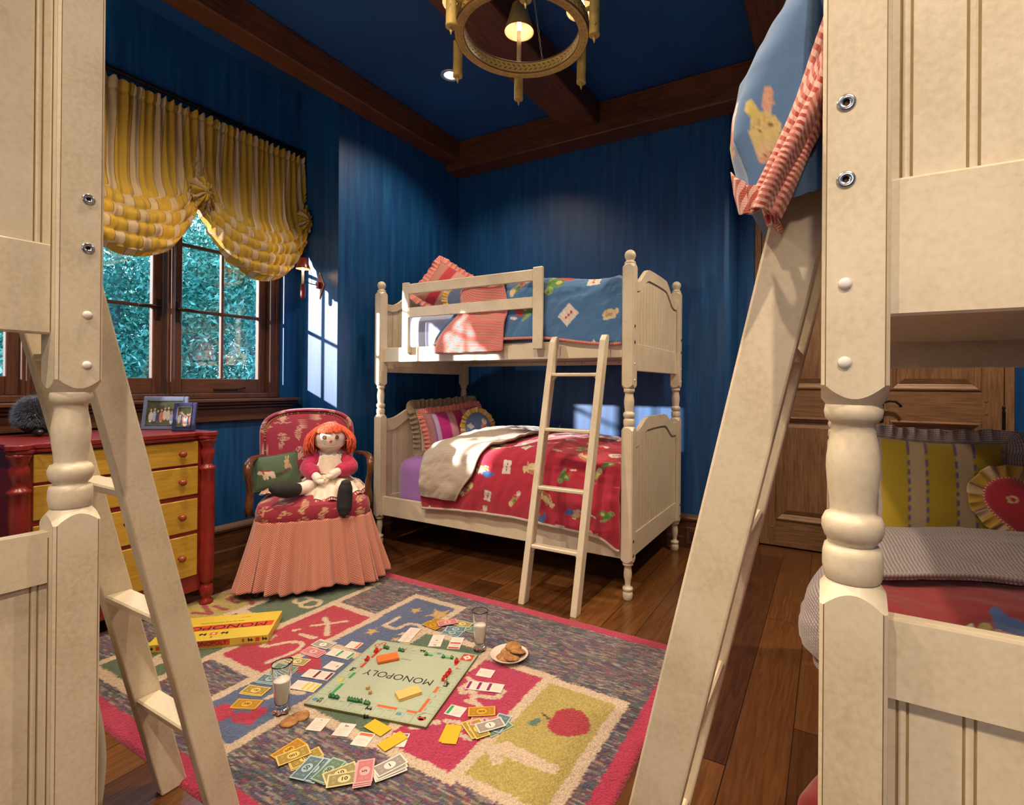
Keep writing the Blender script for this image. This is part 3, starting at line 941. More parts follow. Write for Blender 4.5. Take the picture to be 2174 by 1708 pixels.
def bunk(label, loc, rot, W=1.016, L=1.96, sy=1, guard=True, ex=0.0, a0=0.07):
    t = thing('bunk_bed', label, 'bunk bed', loc, rot, 'cream bunk beds of the room')
    for (x, y, isfoot) in ((0, 0, 0), (0, W, 0), (L, 0, 1), (L, W, 1)):
        m = MB()
        m.lathe([(r, z) for r, z in FOOTP[::-1]], 28)
        block(m, 0.207, ZB)
        m.lathe([(r, ZB - 0.002 + z) for r, z in TURN[::-1]], 40)
        block(m, 1.192, 1.905 + ex)
        m.lathe([(r, 1.900 + ex + z) for r, z in FIN], 32)
        p = m.build('post', [CREAM, GLAZE], t)
        p.location = (x, y * sy, 0)
        if isfoot or True:
            dy = 0.010 * sy * (-1 if y == 0 else 1)
            fc = 1 if isfoot else -1
            bolt_parts(p, fc * HP, dy, fc, [1.547, 1.457, 0.335, 0.255], [1.335, 1.243] if isfoot else [])
    for x, n in ((0, 'headboard'), (L, 'footboard')):
        end_panel(t, n, x, W, True, sy, 0, a0 if x else 0.07)
        end_panel(t, n, x, W, False, sy, ex, a0 if x else 0.07)
    # side rails
    for y in (0.006, W - 0.006):
        for (z0, z1) in ((0.225, 0.365), (1.372, 1.478)):
            m = MB()
            yc = y * sy
            m.box(HP - 0.002, L - HP + 0.002, yc - 0.014, yc + 0.014, z0, z1, 0, 0.003)
            m.box(HP, L - HP, (y + (0.022 if y < 0.5 else -0.022)) * sy - 0.008, (y + (0.022 if y < 0.5 else -0.022)) * sy + 0.008, z0 + 0.005, z0 + 0.03, 0, 0.002)
            if z0 > 1:
                for k in range(12):
                    xx = 0.12 + k * (L - 0.24) / 11
                    m.box(xx - 0.004, xx + 0.004, (y + (0.0302 if y < 0.5 else -0.0302)) * sy - 0.0006, (y + (0.0302 if y < 0.5 else -0.0302)) * sy + 0.0006, z0 + 0.014, z0 + 0.02, 1)
            m.build('side_rail', [CREAM, IRON], t)
    # slats
    m = MB(); m.box(HP + 0.004, L - HP - 0.004, 0.032 * sy, (W - 0.032) * sy, 1.404, 1.428, 0, 0.002)
    m.build('bed_board', CREAM, t)
    for z in (0.262,):
        for k in range(9):
            x = 0.16 + k * (L - 0.32) / 8
            m = MB(); m.box(x - 0.04, x + 0.04, 0.02 * sy, (W - 0.02) * sy, z, z + 0.018, 0, 0.002)
            m.build('slat', CREAM, t)
    if guard:
        gx0, gx1 = 0.262, 1.352
        gr = None
        m = MB()
        yo = -0.033 * sy
        for x0, x1 in ((gx0, gx0 + 0.062), (gx1, gx1 + 0.07)):
            m.box(x0 + 0.004, x1 - 0.004, -0.0082 * sy, -0.037 * sy, 1.436, 1.476, 0, 0.0); m.box(x0, x1, -0.036 * sy, -0.056 * sy, 1.432, 1.938, 0, 0.004)
        y2 = -0.0475 * sy
        m.box(gx0 + 0.06, gx1 + 0.002, y2 - 0.0085, y2 + 0.0085, 1.853, 1.925, 0, 0.004)
        m.box(gx0 + 0.06, gx1 + 0.002, y2 - 0.0085, y2 + 0.0085, 1.684, 1.756, 0, 0.004)
        m.build('guard_rail', [CREAM], t)
    return t
BF = (0.180, -1.146)      # far bunk: local origin (head/front post)
bunk_far = bunk('cream bunk bed in the far corner, with guard rail and ladder', (BF[0], BF[1], 0), 0)
bunk_left = bunk('cream bunk bed at the left edge, its foot post close to the viewpoint', (1.9117 - 1.96, -3.5475, 0), 0, sy=-1, guard=False, ex=0.22, a0=0.18)
BR = (3.1563, -3.2153)
bunk_right = bunk('cream bunk bed at the right edge, red duvet on its lower bunk', (BR[0], BR[1] + 1.96, 0), -PI / 2, sy=1, guard=False, ex=0.1, a0=0.18)
# fix: in the right bunk local +x must run towards -Y and the open side faces -X

def ladder(label, M, rungs=(0.309, 0.627, 0.954, 1.272), lean=0.192, top=1.5, width=0.33, st=0.036, depth=0.07, splay=0.0):
    """local frame: x across, ladder foot front edge on y=0 leaning towards +y with height"""
    t = thing('bunk_ladder', label, 'ladder', (0, 0, 0), 0, 'ladders of the bunk beds')
    t.matrix_world = M
    for sx in (0, 1):
        m = MB()
        x0 = sx * (width - st)
        dx = splay
        pts = []
        def yz(z, d): return (z * lean + d, z)
        prof = [yz(0, 0), yz(0, depth), yz(top - 0.02, depth), (top * lean + depth - 0.012, top), (top * lean + 0.02, top), yz(top - 0.03, 0.0)]
        v = []
        for h in (x0, x0 + st):
            for (y, z) in prof: v.append((h + dx * z, y, z))
        n = len(prof)
        f = [tuple(range(n)), tuple(range(n, 2 * n))[::-1]] + [(k, (k + 1) % n, n + (k + 1) % n, n + k) for k in range(n)]
        m.add(v, f)
        o = m.build('stile', [CREAM], t)
        bv = o.modifiers.new('bev', 'BEVEL'); bv.width = 0.004; bv.segments = 2; bv.limit_method = 'ANGLE'
    for z in rungs:
        m = MB()
        y = z * lean
        dx = splay * z
        m.box(st - 0.001 + dx, width - st + 0.001 + dx, y + 0.006, y + depth - 0.004, z - 0.010, z + 0.010, 0, 0.004)
        for xx, sg in ((st, 1), (width - st, -1)):
            a = xx + dx
            m.prism([(a, z - 0.010), (a + sg * 0.022, z - 0.010), (a, z - 0.034)], y + 0.022, y + 0.042, 'Y')
        m.build('rung', [CREAM], t)
    return t
ladder('cream ladder hooked on the far bunk bed in the corner', Matrix.Translation((1.636, -1.515, 0)), splay=0.03, width=0.355, lean=0.18, depth=0.06)
# left bunk: leans towards -Y ; rotate 180 degrees
ladder('cream ladder leaning on the near left bunk, just behind its turned post', Matrix.Translation((1.735, -3.105, 0)) @ Matrix.Rotation(PI, 4, 'Z'), lean=0.232, top=1.46)
# right bunk: leans towards +X
ladder('cream ladder leaning on the near right bunk, crossing in front of the doors', Matrix.Translation((2.726, -2.775, 0)) @ Matrix.Rotation(-PI / 2, 4, 'Z'), lean=0.222, top=1.62, depth=0.08)
# ================================================================== bedding
COTTON = painted('printed_cotton', 0.9, 0.25, 900, 0.25, 0.0005)
TICK_RED = striped('red_ticking', [(0.72, 0.42, 0.36), (0.55, 0.035, 0.03)], [0.5], 0.010, 'Y')
TICK_RED_X = striped('red_ticking_across', [(0.72, 0.42, 0.36), (0.55, 0.035, 0.03)], [0.5], 0.010, 'X')
TICK_BEIGE = striped('beige_check', [(0.60, 0.52, 0.42), (0.36, 0.29, 0.22)], [0.6], 0.009, 'Y', cross=0.009, crosscol=(0.42, 0.34, 0.27))
CHECK_MULTI = striped('grey_check', [(0.50, 0.45, 0.42), (0.20, 0.18, 0.26)], [0.62], 0.0085, 'Y', cross=0.0085, crosscol=(0.22, 0.15, 0.12))
LAV = striped('lavender_check', [(0.36, 0.17, 0.52), (0.29, 0.11, 0.44)], [0.5], 0.006, 'X', cross=0.006, crosscol=(0.42, 0.22, 0.6))
PALEBLUE = striped('pale_blue_check', [(0.42, 0.47, 0.66), (0.30, 0.36, 0.60)], [0.5], 0.006, 'X', cross=0.006, crosscol=(0.46, 0.5, 0.7))
WHITEC = flat('white_sheet', (0.72, 0.70, 0.66), 0.9)

def mattress(label, x0, x1, y0, y1, z0, z1, mat, group='mattresses in their fitted sheets'):
    t = thing('mattress', label, 'mattress', ((x0 + x1) / 2, (y0 + y1) / 2, z0), 0, group)
    lx, ly, h = (x1 - x0) / 2, (y1 - y0) / 2, z1 - z0
    nu, nv = 72, 33
    # rounded box: rings around z
    u = np.linspace(0, 2 * PI, nu + 1)[:-1]
    prof = []
    for k in range(nv):
        a = -PI / 2 + PI * k / (nv - 1)
        prof.append((a,))
    R = 0.06
    P = np.zeros((nu, nv, 3)); UV = np.zeros((nu, nv, 2))
    c, s = np.cos(u), np.sin(u)
    k = 1.0 / np.maximum(np.abs(c), np.abs(s))
    cx = np.sign(c) * np.abs(c) ** 0.28; sx_ = np.sign(s) * np.abs(s) ** 0.28
    for j in range(nv):
        a = prof[j][0]
        # inset path: from centre bottom to centre top
        tt = j / (nv - 1)
        if tt < 0.25: ins = 1 - tt / 0.25; zz = 0.0
        elif tt > 0.75: ins = (tt - 0.75) / 0.25; zz = h
        else: ins = 0; zz = h * (tt - 0.25) / 0.5
        e = 0.0
        q = (zz / h - 0.5) * 2
        e = R * (1 - math.sqrt(max(0, 1 - abs(q) ** 5)))
        P[:, j, 0] = cx * (lx - e) * (1 - ins); P[:, j, 1] = sx_ * (ly - e) * (1 - ins)
        P[:, j, 2] = zz + (0.02 * (ins ** 0.5 if zz > 0 else 0))
        UV[:, j, 0] = P[:, j, 0]; UV[:, j, 1] = P[:, j, 1] + zz
    o = sheet('fitted_sheet', P, mat, t, UV, close=True)
    m = MB(); m.box(-lx + 0.02, lx - 0.02, -ly + 0.02, ly - 0.02, 0.004, 0.02, 0, 0.004)
    m.build('mattress_base', WHITEC, t)
    return t

# --- printed storybook-like motifs, all generic: frogs, birds, pigs, leaves, playing cards
GRN = (0.10, 0.26, 0.05); CRM = (0.75, 0.62, 0.36); OCH = (0.55, 0.35, 0.09); BRN = (0.22, 0.09, 0.03)
WHT = (0.78, 0.72, 0.64); RED = (0.55, 0.05, 0.04); PNK = (0.66, 0.26, 0.20); BLU = (0.06, 0.15, 0.42)
MOTIF = {
    'face': [(0, 0, .032, .042, 0, (0.62, 0.50, 0.20)), (-.012, .058, .012, .026, .3, (0.60, 0.48, 0.14)), (.022, .060, .012, .028, -.2, (0.66, 0.36, 0.25)), (-.004, -.040, .026, .022, 0, (0.66, 0.48, 0.28)), (-.006, -.056, .020, .012, 0, (0.64, 0.34, 0.24)), (-.014, .006, .010, .002, .2, BRN), (.014, .008, .010, .002, -.2, BRN), (-.012, -.052, .003, .003, 0, BRN), (.002, -.052, .003, .003, 0, BRN), (0, .028, .02, .0016, .1, OCH), (0, .020, .022, .0016, .1, OCH)],
    'frog': [(0, 0, .034, .022, .3, GRN), (-.034, .016, .017, .014, 0, (0.25, 0.42, 0.14)), (.040, -.008, .024, .012, .5, RED), (.066, -.024, .020, .005, .2, WHT), (.004, -.030, .026, .007, -.4, (0.3, 0.44, 0.14)), (.010, .004, .012, .009, 0, (0.62, 0.50, 0.22)), (-.04, .020, .004, .004, 0, BRN)],
    'pig': [(0, 0, .046, .029, .35, CRM), (0.004, .012, .038, .018, .35, (0.50, 0.20, 0.08)), (-.046, -.018, .019, .015, .6, (0.72, 0.52, 0.28)), (.048, .018, .016, .007, .8, OCH), (.030, -.020, .016, .006, -.9, CRM), (-.022, -.034, .015, .006, -1.1, OCH), (-.056, -.006, .007, .011, .2, CRM), (-.004, -.006, .03, .014, .35, (0.78, 0.66, 0.38)), (.066, .03, .014, .003, .4, BRN)],
    'bird': [(0, 0, .030, .020, -.5, PNK), (-.030, .020, .018, .016, 0, WHT), (.028, -.020, .030, .016, -.6, (0.40, 0.42, 0.12)), (.048, -.034, .016, .020, .3, CRM), (-.044, .028, .012, .004, .5, OCH), (.004, .006, .012, .010, 0, (0.5, 0.1, 0.06)), (-.034, .026, .004, .004, 0, BRN), (.012, -.018, .016, .007, -.5, GRN)],
    'card': [('r', 0, 0, .026, .036, 0.35, WHT), (-.004, .014, .0055, .006, 0, RED), (.002, 0, .0055, .006, 0, RED), (.008, -.014, .0055, .006, 0, RED)],
    'cup': [(0, 0, .024, .016, 0, CRM), ('r', 0, .010, .024, .010, 0.1, (0.70, 0.62, 0.45)), (0, .004, .014, .005, 0, OCH), (.030, 0, .008, .010, 0, CRM)],
    'walker': [(0, 0, .030, .016, .2, (0.60, 0.38, 0.30)), (.036, .008, .030, .018, -.2, BLU), (-.030, .010, .017, .010, .3, (0.52, 0.50, 0.34)), (.010, -.020, .030, .007, .1, (0.50, 0.44, 0.12)), (-.026, -.018, .018, .005, .4, OCH), (.060, -.002, .026, .008, -.2, BLU), (.020, -.032, .014, .004, 0, WHT)],
}
def paint(dye, U, V, items, scale=1.0):
    for kind, cu, cv, rot, sc in items:
        ca, sa = math.cos(rot), math.sin(rot)
        s = sc * scale
        x = ((U - cu) * ca + (V - cv) * sa) / s; y = (-(U - cu) * sa + (V - cv) * ca) / s
        near = (np.abs(x) < .12) & (np.abs(y) < .12)
        if not near.any(): continue
        for e in MOTIF[kind]:
            if e[0] == 'r':
                _, ex, ey, rx, ry, er, c = e
                a, b = x - ex, y - ey
                q1 = a * math.cos(er) + b * math.sin(er); q2 = -a * math.sin(er) + b * math.cos(er)
                mk = (np.abs(q1) < rx) & (np.abs(q2) < ry) & near
            else:
                ex, ey, rx, ry, er, c = e
                a, b = x - ex, y - ey
                q1 = a * math.cos(er) + b * math.sin(er); q2 = -a * math.sin(er) + b * math.cos(er)
                wob = 1 + 0.18 * vnoise(x * 90 + 7, y * 90 + 3, 3)
                mk = ((q1 / rx) ** 2 + (q2 / ry) ** 2 < wob) & near
            jit = 1 + 0.5 * vnoise(x * 150 + 31, y * 150 + 9, 8)
            for k in range(3): dye[..., k] = np.where(mk, np.clip(c[k] * jit, 0, 1), dye[..., k])
def scatter(u0, u1, v0, v1, step, seed, sc=1.0):
    r = random.Random(seed); out = []
    kinds = ['frog', 'card', 'pig', 'bird', 'cup', 'walker', 'card', 'pig', 'frog', 'bird']
    k = r.randrange(10); j = 0
    v = v0 + step * .4
    while v < v1:
        u = u0 + (step * .5 if j % 2 else step * .15)
        while u < u1:
            out.append((kinds[k % 10], u + r.uniform(-.03, .03), v + r.uniform(-.03, .03), r.uniform(-.6, .6) + (PI if r.random() < .3 else 0), sc * r.uniform(.85, 1.1)))
            k += 3 if j % 2 else 1; u += step
        v += step * .8; j += 1
    return out

def drape(x, s, top, hem, ytop0=-0.17, yedge=-1.09, yout=-1.19, bulge=0.02, flat_back=0.05, seed=1, amp=0.012, off=0.0, ymin=None):
    """x: along bed (array nu), s: 0..1 back to hem (nv). top/hem: functions of x. returns P, arc length"""
    nu, nv = len(x), len(s)
    P = np.zeros((nu, nv, 3))
    X, S = np.meshgrid(x, s, indexing='ij')
    T = top(X); H = hem(X)
    if callable(yout): yout = yout(X)
    a = 0.62; b = 0.80     # portions: top, rounding, drop
    ytop = ytop0 + (yedge - ytop0) * (S / a)
    r = 0
    q = np.clip((S - a) / (b - a), 0, 1) * PI / 2
    d = np.clip((S - b) / (1 - b), 0, 1)
    edge = sstep(0.0, 0.16, S / a) * 0.55 + 0.45
    crown = (1 - 0.5 * sstep(0.6, 1.0, S / a))
    ztop = T - 0.10 * (1 - edge) - 0.07 * (1 - crown)
    zsh = T - 0.035
    R = 0.12
    y = np.where(S <= a, ytop, np.where(S <= b, yedge + (yout - yedge) * np.sin(q), yout + 0.0 * d))
    z = np.where(S <= a, ztop, np.where(S <= b, zsh - R * (1 - np.cos(q)), (zsh - R) + (H - (zsh - R)) * d))
    y = y - (bulge(X) if callable(bulge) else bulge) * np.sin(PI * np.clip((S - b) / (1 - b), 0, 1)) * (S > b)
    n1 = vnoise(X * 7 + S * 9 + 3, S * 10 - X * 3 + 11, seed)
    n2 = vnoise(X * 22 + S * 14, S * 7 + 5, seed + 4, 2)
    dn = amp * (n1 * 2.2 + n2 * 0.9)
    onTop = 1 - sstep(a - 0.1, b, S)
    P[..., 0] = X
    P[..., 1] = y - dn * (1 - onTop) - off * (1 - onTop)
    P[..., 2] = z + dn * onTop * 1.4 + off * onTop
    if ymin is not None: P[..., 1] = np.maximum(P[..., 1], ymin - 0.5 * np.clip(1.67 - P[..., 2], 0, 0.05) * (P[..., 0] < 1.5))
    L = np.concatenate([np.zeros((nu, 1)), np.cumsum(np.hypot(np.diff(y, axis=1), np.diff(z, axis=1)), 1)], 1)
    return P, X, L

# ---- far bunk, lower: lavender sheet, red printed duvet turned back at the head
mattress('lavender checked mattress on the lower far bunk', 0.225, 2.095, -1.108, -0.165, 0.281, 0.640, LAV)
def folded_duvet(label, xs, top, hem, flap_x, flap_hem, base, items, lining, trim_mat, M=None, seed=1, group='printed duvets', skew=0.0, **kw):
    def skx(A, SS): return A + skew * (1 - np.clip((A - xs[0]) / 0.8, 0, 1)) * (1 - sstep(0.80, 1.0, SS))
    x = np.linspace(xs[0], xs[1], 250); s = np.linspace(0, 1, 250)
    P, X, L = drape(x, s, top, hem, seed=seed, **kw)
    # ends round under
    e = (1 - sstep(0, 0.05, X - xs[0])) * 0.03 + (1 - sstep(0, 0.05, xs[1] - X)) * 0.03
    P[..., 2] -= e * (np.linspace(0, 1, 250)[None, :] < 0.8)
    P[..., 0] = skx(P[..., 0], np.linspace(0, 1, 250)[None, :])
    dye = np.zeros(P.shape); dye[:] = base
    v = 1 + 0.16 * vnoise(X * 5, L * 5, 2)
    dye *= v[..., None]
    paint(dye, X, L, items)
    t = thing('duvet', label, 'duvet', (0, 0, 0), 0, group)
    UV = np.stack([X, L], -1)
    o = sheet('duvet_cover', P, COTTON, t, UV, dye, thick=0.028, off=1)
    # piping hem along the front edge
    m = MB(); pts = [tuple(P[i, -1] + np.array([0, -0.004, 0.0])) for i in range(0, 250, 3)]
    add_uvtube(m, pts, 0.0085)
    m.build('piping', trim_mat, t)
    if flap_x:
        # turned-back flap: runs from the head edge to flap_x(s), lies over the cover
        nu, nv = 120, 220
        s2 = np.linspace(0, 1, nv)
        u2 = np.linspace(0, 1, nu)
        xa = xs[0] - 0.012
        Pf = np.zeros((nu, nv, 3)); UVf = np.zeros((nu, nv, 2))
        hemf = lambda X: flap_hem + 0 * X
        xr = np.array([flap_x(q) for q in s2])
        xx = np.linspace(xs[0] - 0.02, xr.max() + 0.01, 160)
        Pb, Xb, Lb = drape(xx, s2, top, hemf, seed=seed + 5, off=0.026, **kw)
        for j in range(nv):
            tx = xa + (xr[j] - xa) * u2
            idx = np.clip((tx - xx[0]) / (xx[1] - xx[0]), 0, 158.999)
            i0 = idx.astype(int); f = (idx - i0)[:, None]
            Pf[:, j] = Pb[i0, j] * (1 - f) + Pb[i0 + 1, j] * f
            lift = 0.018 * np.sin(PI * np.clip(u2, 0, 1)) + 0.006 * np.sin(u2 * 9 + s2[j] * 7)
            Pf[:, j, 2] += lift * (1 - sstep(0.55, 0.85, s2[j]))
            Pf[:, j, 1] -= lift * sstep(0.55, 0.85, s2[j])
            rollv = (1 - sstep(0, 0.10, u2)) * 0.024
            Pf[:, j, 2] -= rollv * (1 - sstep(0.55, 0.85, s2[j])); Pf[:, j, 1] += rollv * sstep(0.55, 0.85, s2[j])
            Pf[:, j, 0] = skx(Pf[:, j, 0], s2[j])
            UVf[:, j, 0] = tx; UVf[:, j, 1] = Lb[i0, j] + 0.05 * tx
        sheet('turned_back_lining', Pf, lining, t, UVf, thick=0.012, off=1)
        m = MB(); add_uvtube(m, [tuple(Pf[-1, j]) for j in range(0, nv, 3)], 0.007)
        m.build('lining_piping', trim_mat, t)
    if M is not None: t.matrix_world = M
    return t
def add_uvtube(m, pts, r, n=8):
    base = len(m.v)
    m.tube(pts, r, n)
    L = 0; ls = [0]
    for a, b in zip(pts[:-1], pts[1:]):
        L += (Vector(a) - Vector(b)).length; ls.append(L)
    # rewrite uvs for this tube
    cnt = (len(pts) - 1) * n + 2
    for fi in range(len(m.f) - cnt, len(m.f)):
        m.uv[fi] = [((i - base) % n / n * 0.01, ls[min((i - base) // n, len(ls) - 1)] + (i - base) % n * 0.0012) for i in m.f[fi]]

MAG = (0.50, 0.022, 0.055)
flip = [(k, u, v, r, s) for (k, u, v, r, s) in scatter(0.7, 2.15, 0.05, 1.6, 0.205, 5, 1.1)]
folded_duvet('crimson printed duvet with turned-back beige lining on the lower far bunk', (0.64, 2.105),
             lambda X: 0.80 + 0.045 * np.sin((X - 0.6) * 2.1) + 0.01 * np.sin(X * 9),
             lambda X: 0.345 + 0.03 * np.sin((X - 0.7) * 2.6) - 0.05 * sstep(1.98, 2.1, X),
             lambda q: 1.14 + 0.10 * math.sin(q * 4 + 0.2) - 0.10 * (q > 0.85) * (q - 0.85) / 0.15, 0.43,
             MAG, flip, TICK_BEIGE, TICK_BEIGE, seed=3)
# ---- far bunk, upper
mattress('pale blue mattress on the upper far bunk', 0.225, 2.095, -1.105, -0.165, 1.431, 1.725, PALEBLUE)
BLUEC = (0.075, 0.20, 0.42)
folded_duvet('blue printed duvet with red striped lining on the upper far bunk', (0.72, 2.100),
             lambda X: 1.915 + 0.02 * np.sin((X - 0.6) * 3.5) + 0.01 * np.sin(X * 9),
             lambda X: 1.505 - 0.055 * sstep(1.5, 2.05, X) - 0.02 * sstep(0.9, 1.2, 1.9 - X),
             lambda q: 1.22 + 0.09 * math.sin(q * 5 + 2.6), 1.425,
             BLUEC, scatter(0.8, 2.15, 0.0, 1.5, 0.27, 9, 1.75), TICK_RED, TICK_RED, seed=14, skew=0.22, yout=-1.166, yedge=-1.075, bulge=0.006, ymin=-1.172)

# ---- pillows
def rectpillow(w, h, t, nu=44, nv=40):
    u = np.linspace(-1, 1, nu); v = np.linspace(-1, 1, nv)
    U, V = np.meshgrid(u, v, indexing='ij')
    k = np.clip((1 - U ** 2), 0, 1) ** 0.55 * np.clip((1 - V ** 2), 0, 1) ** 0.55
    pin = 1 - 0.07 * (1 - np.abs(U) ** 2) * np.abs(V) ** 3
    pin2 = 1 - 0.07 * (1 - np.abs(V) ** 2) * np.abs(U) ** 3
    X = w / 2 * U * pin2; Y = h / 2 * V * pin
    Z = t / 2 * k + 0.006 * vnoise(U * 3 + 5, V * 3 + 2, 6) * k
    return U, V, X, Y, Z
def ovalpillow(w, h, t, n=72, m=20, heart=False):
    a = np.linspace(0, 2 * PI, n + 1)[:-1]; r = np.linspace(0, 1, m)
    A, R = np.meshgrid(a, r, indexing='ij')
    if heart:
        rad = heart_r(A)
    else: rad = np.ones_like(A)
    X = w / 2 * R * rad * np.cos(A); Y = h / 2 * R * rad * np.sin(A)
    Z = t / 2 * np.clip(1 - R ** 2, 0, 1) ** 0.55
    return A, R, X, Y, Z
def heart_r(A):
    # polar heart outline, point downwards
    th = np.asarray(A)
    out = np.zeros_like(th, dtype=float)
    tt = np.linspace(0, 2 * PI, 2000)
    hx = 16 * np.sin(tt) ** 3; hy = 13 * np.cos(tt) - 5 * np.cos(2 * tt) - 2 * np.cos(3 * tt) - np.cos(4 * tt) + 2.2
    ang = np.mod(np.arctan2(hy, hx), 2 * PI); rr = np.hypot(hx, hy) / 16.0
    o = np.argsort(ang)
    return np.interp(np.mod(th, 2 * PI), ang[o], rr[o], period=2 * PI)
def frame(c, nrm, up):
    n = Vector(nrm).normalized(); u = Vector(up); u = (u - n * u.dot(n)).normalized(); r = u.cross(n)
    return Matrix(((r.x, u.x, n.x, c[0]), (r.y, u.y, n.y, c[1]), (r.z, u.z, n.z, c[2]), (0, 0, 0, 1)))
def closed_pair(name, X, Y, Z, mat, parent, UV=None, dye=None, wrap=False):
    # front and back faces in one mesh
    n, m = X.shape
    F = np.stack([X, Y, Z], -1); B = np.stack([X, Y, -Z * 0.8], -1)
    if wrap:
        P = np.concatenate([F, B[:, ::-1]], 1)
        cat = lambda q: None if q is None else np.concatenate([q, q[:, ::-1]], 1)
        return sheet(name, P, mat, parent, cat(UV), cat(dye), close=True)
    P = np.concatenate([F, B[:, ::-1][:, 1:]], 1)
    cat = lambda q: None if q is None else np.concatenate([q, q[:, ::-1][:, 1:]], 1)
    return sheet(name, P, mat, parent, cat(UV), cat(dye))
def ruffle(parent, path, width, mat, waves=40, amp=0.012, name='ruffle', dye=None, seed=0):
    """path: closed list of (x,y) perimeter points in pillow plane"""
    p = np.array(path); n = len(p)
    seg = np.linalg.norm(np.roll(p, -1, 0) - p, axis=1); L = np.concatenate([[0], np.cumsum(seg)])
    N = waves * 8; m = 9
    ss = np.linspace(0, L[-1], N + 1)[:-1]
    px = np.interp(ss, L, np.append(p[:, 0], p[0, 0])); py = np.interp(ss, L, np.append(p[:, 1], p[0, 1]))
    c = p.mean(0)
    k = 6
    tx = np.roll(px, -k) - np.roll(px, k); ty = np.roll(py, -k) - np.roll(py, k); tl = np.hypot(tx, ty); tx /= tl; ty /= tl
    nx, ny = ty, -tx
    sgn = np.sign(nx * (px - c[0]) + ny * (py - c[1])); sgn[sgn == 0] = 1
    s0 = 1 if sgn.sum() > 0 else -1
    nx *= s0; ny *= s0
    r = np.linspace(0, 1, m)
    rs = np.random.RandomState(seed); ph = np.cumsum(rs.uniform(0.7, 1.3, N)) / N * waves * 2 * PI
    ph *= (waves * 2 * PI) / ph[-1]
    P = np.zeros((N, m, 3))
    am = amp * (0.7 + 0.6 * vnoise(ss * 9 + 2, ss * 0 + seed, seed) * 2)
    for j, q in enumerate(r):
        P[:, j, 0] = px + nx * width * q * (1 - 0.12 * (1 + np.sin(ph * 0.5)) / 2) + tx * 0.006 * q * np.cos(ph)
        P[:, j, 1] = py + ny * width * q * (1 - 0.12 * (1 + np.sin(ph * 0.5)) / 2) + ty * 0.006 * q * np.cos(ph)
        P[:, j, 2] = am * q ** 0.7 * np.sin(ph) + 0.004 * q
    UV = np.zeros((N, m, 2)); UV[..., 0] = ss[:, None] * 1.7; UV[..., 1] = r[None, :] * width
    d = None
    if dye is not None: d = dye(UV[..., 0], UV[..., 1], P)
    return sheet(name, P, mat, parent, UV, d, thick=0.0016, close=True)
def rectpath(w, h, n=24):
    pts = []
    cs = [(w / 2, h / 2), (-w / 2, h / 2), (-w / 2, -h / 2), (w / 2, -h / 2)]
    for k in range(4):
        a, b = cs[k], cs[(k + 1) % 4]
        for i in range(n):
            t = i / n
            f = 1 - 0.07 * math.sin(PI * t)
            x = a[0] + (b[0] - a[0]) * t; y = a[1] + (b[1] - a[1]) * t
            if k % 2 == 0: y *= f
            else: x *= f
            pts.append((x, y))
    return pts
def ovpath(w, h, n=90, heart=False):
    out = []
    for k in range(n):
        a = 2 * PI * k / n
        r = float(heart_r(np.array([a]))[0]) if heart else 1
        out.append((w / 2 * r * math.cos(a), h / 2 * r * math.sin(a)))
    return out
def bands(x, edges, cols):
    d = np.zeros(x.shape + (3,))
    for (a, b), c in zip(edges, cols):
        mk = (x >= a) & (x < b)
        d[mk] = c
    return d

def pillow_thing(label, M, group=None):
    t = thing('pillow', label, 'pillow', (0, 0, 0), 0, group)
    t.matrix_world = M
    return t
# lower far bunk: beige sham behind
PG = 'pillows piled on the far bunk bed'
t = pillow_thing('beige sham pillow with wide beige ruffle, rearmost on the lower far bunk', frame((0.345, -0.56, 0.855), (0.93, -0.30, 0.22), (-.2, .0, 1)), PG)
U, V, X, Y, Z = rectpillow(0.56, 0.36, 0.14)
closed_pair('pillow_body', X, Y, Z, TICK_BEIGE, t, np.stack([X, Y], -1))
RUFB = flat('beige_ruffle_cloth', (0.34, 0.27, 0.19), 0.9, var=0.15, scale=60)
ruffle(t, rectpath(0.56, 0.36), 0.078, RUFB, 44, 0.016, seed=3)
# magenta striped
t = pillow_thing('magenta and pink striped pillow with red ticking ruffle on the lower far bunk', frame((0.500, -0.66, 0.842), (0.82, -0.50, 0.30), (-.25, .0, 1)), PG)
w, h = 0.46, 0.34
U, V, X, Y, Z = rectpillow(w, h, 0.17)
st = np.mod((X + w / 2) * 1.0, 10)
ed = [(-1, -.175), (-.175, -.165), (-.165, -.135), (-.135, -.055), (-.055, .0), (.0, .075), (.075, .115), (.115, .18), (.18, 1)]
co = [(.45, .20, .22), (.2, .1, .4), (.55, .42, .66), (.50, .015, .24), (.62, .30, .36), (.45, .01, .10), (.62, .30, .32), (.50, .012, .16), (.5, .03, .08)]
closed_pair('pillow_body', X, Y, Z, COTTON, t, np.stack([X, Y], -1), bands(X + 0 * Y, ed, co))
ruffle(t, rectpath(w, h), 0.052, TICK_RED_X, 46, 0.012, seed=5)
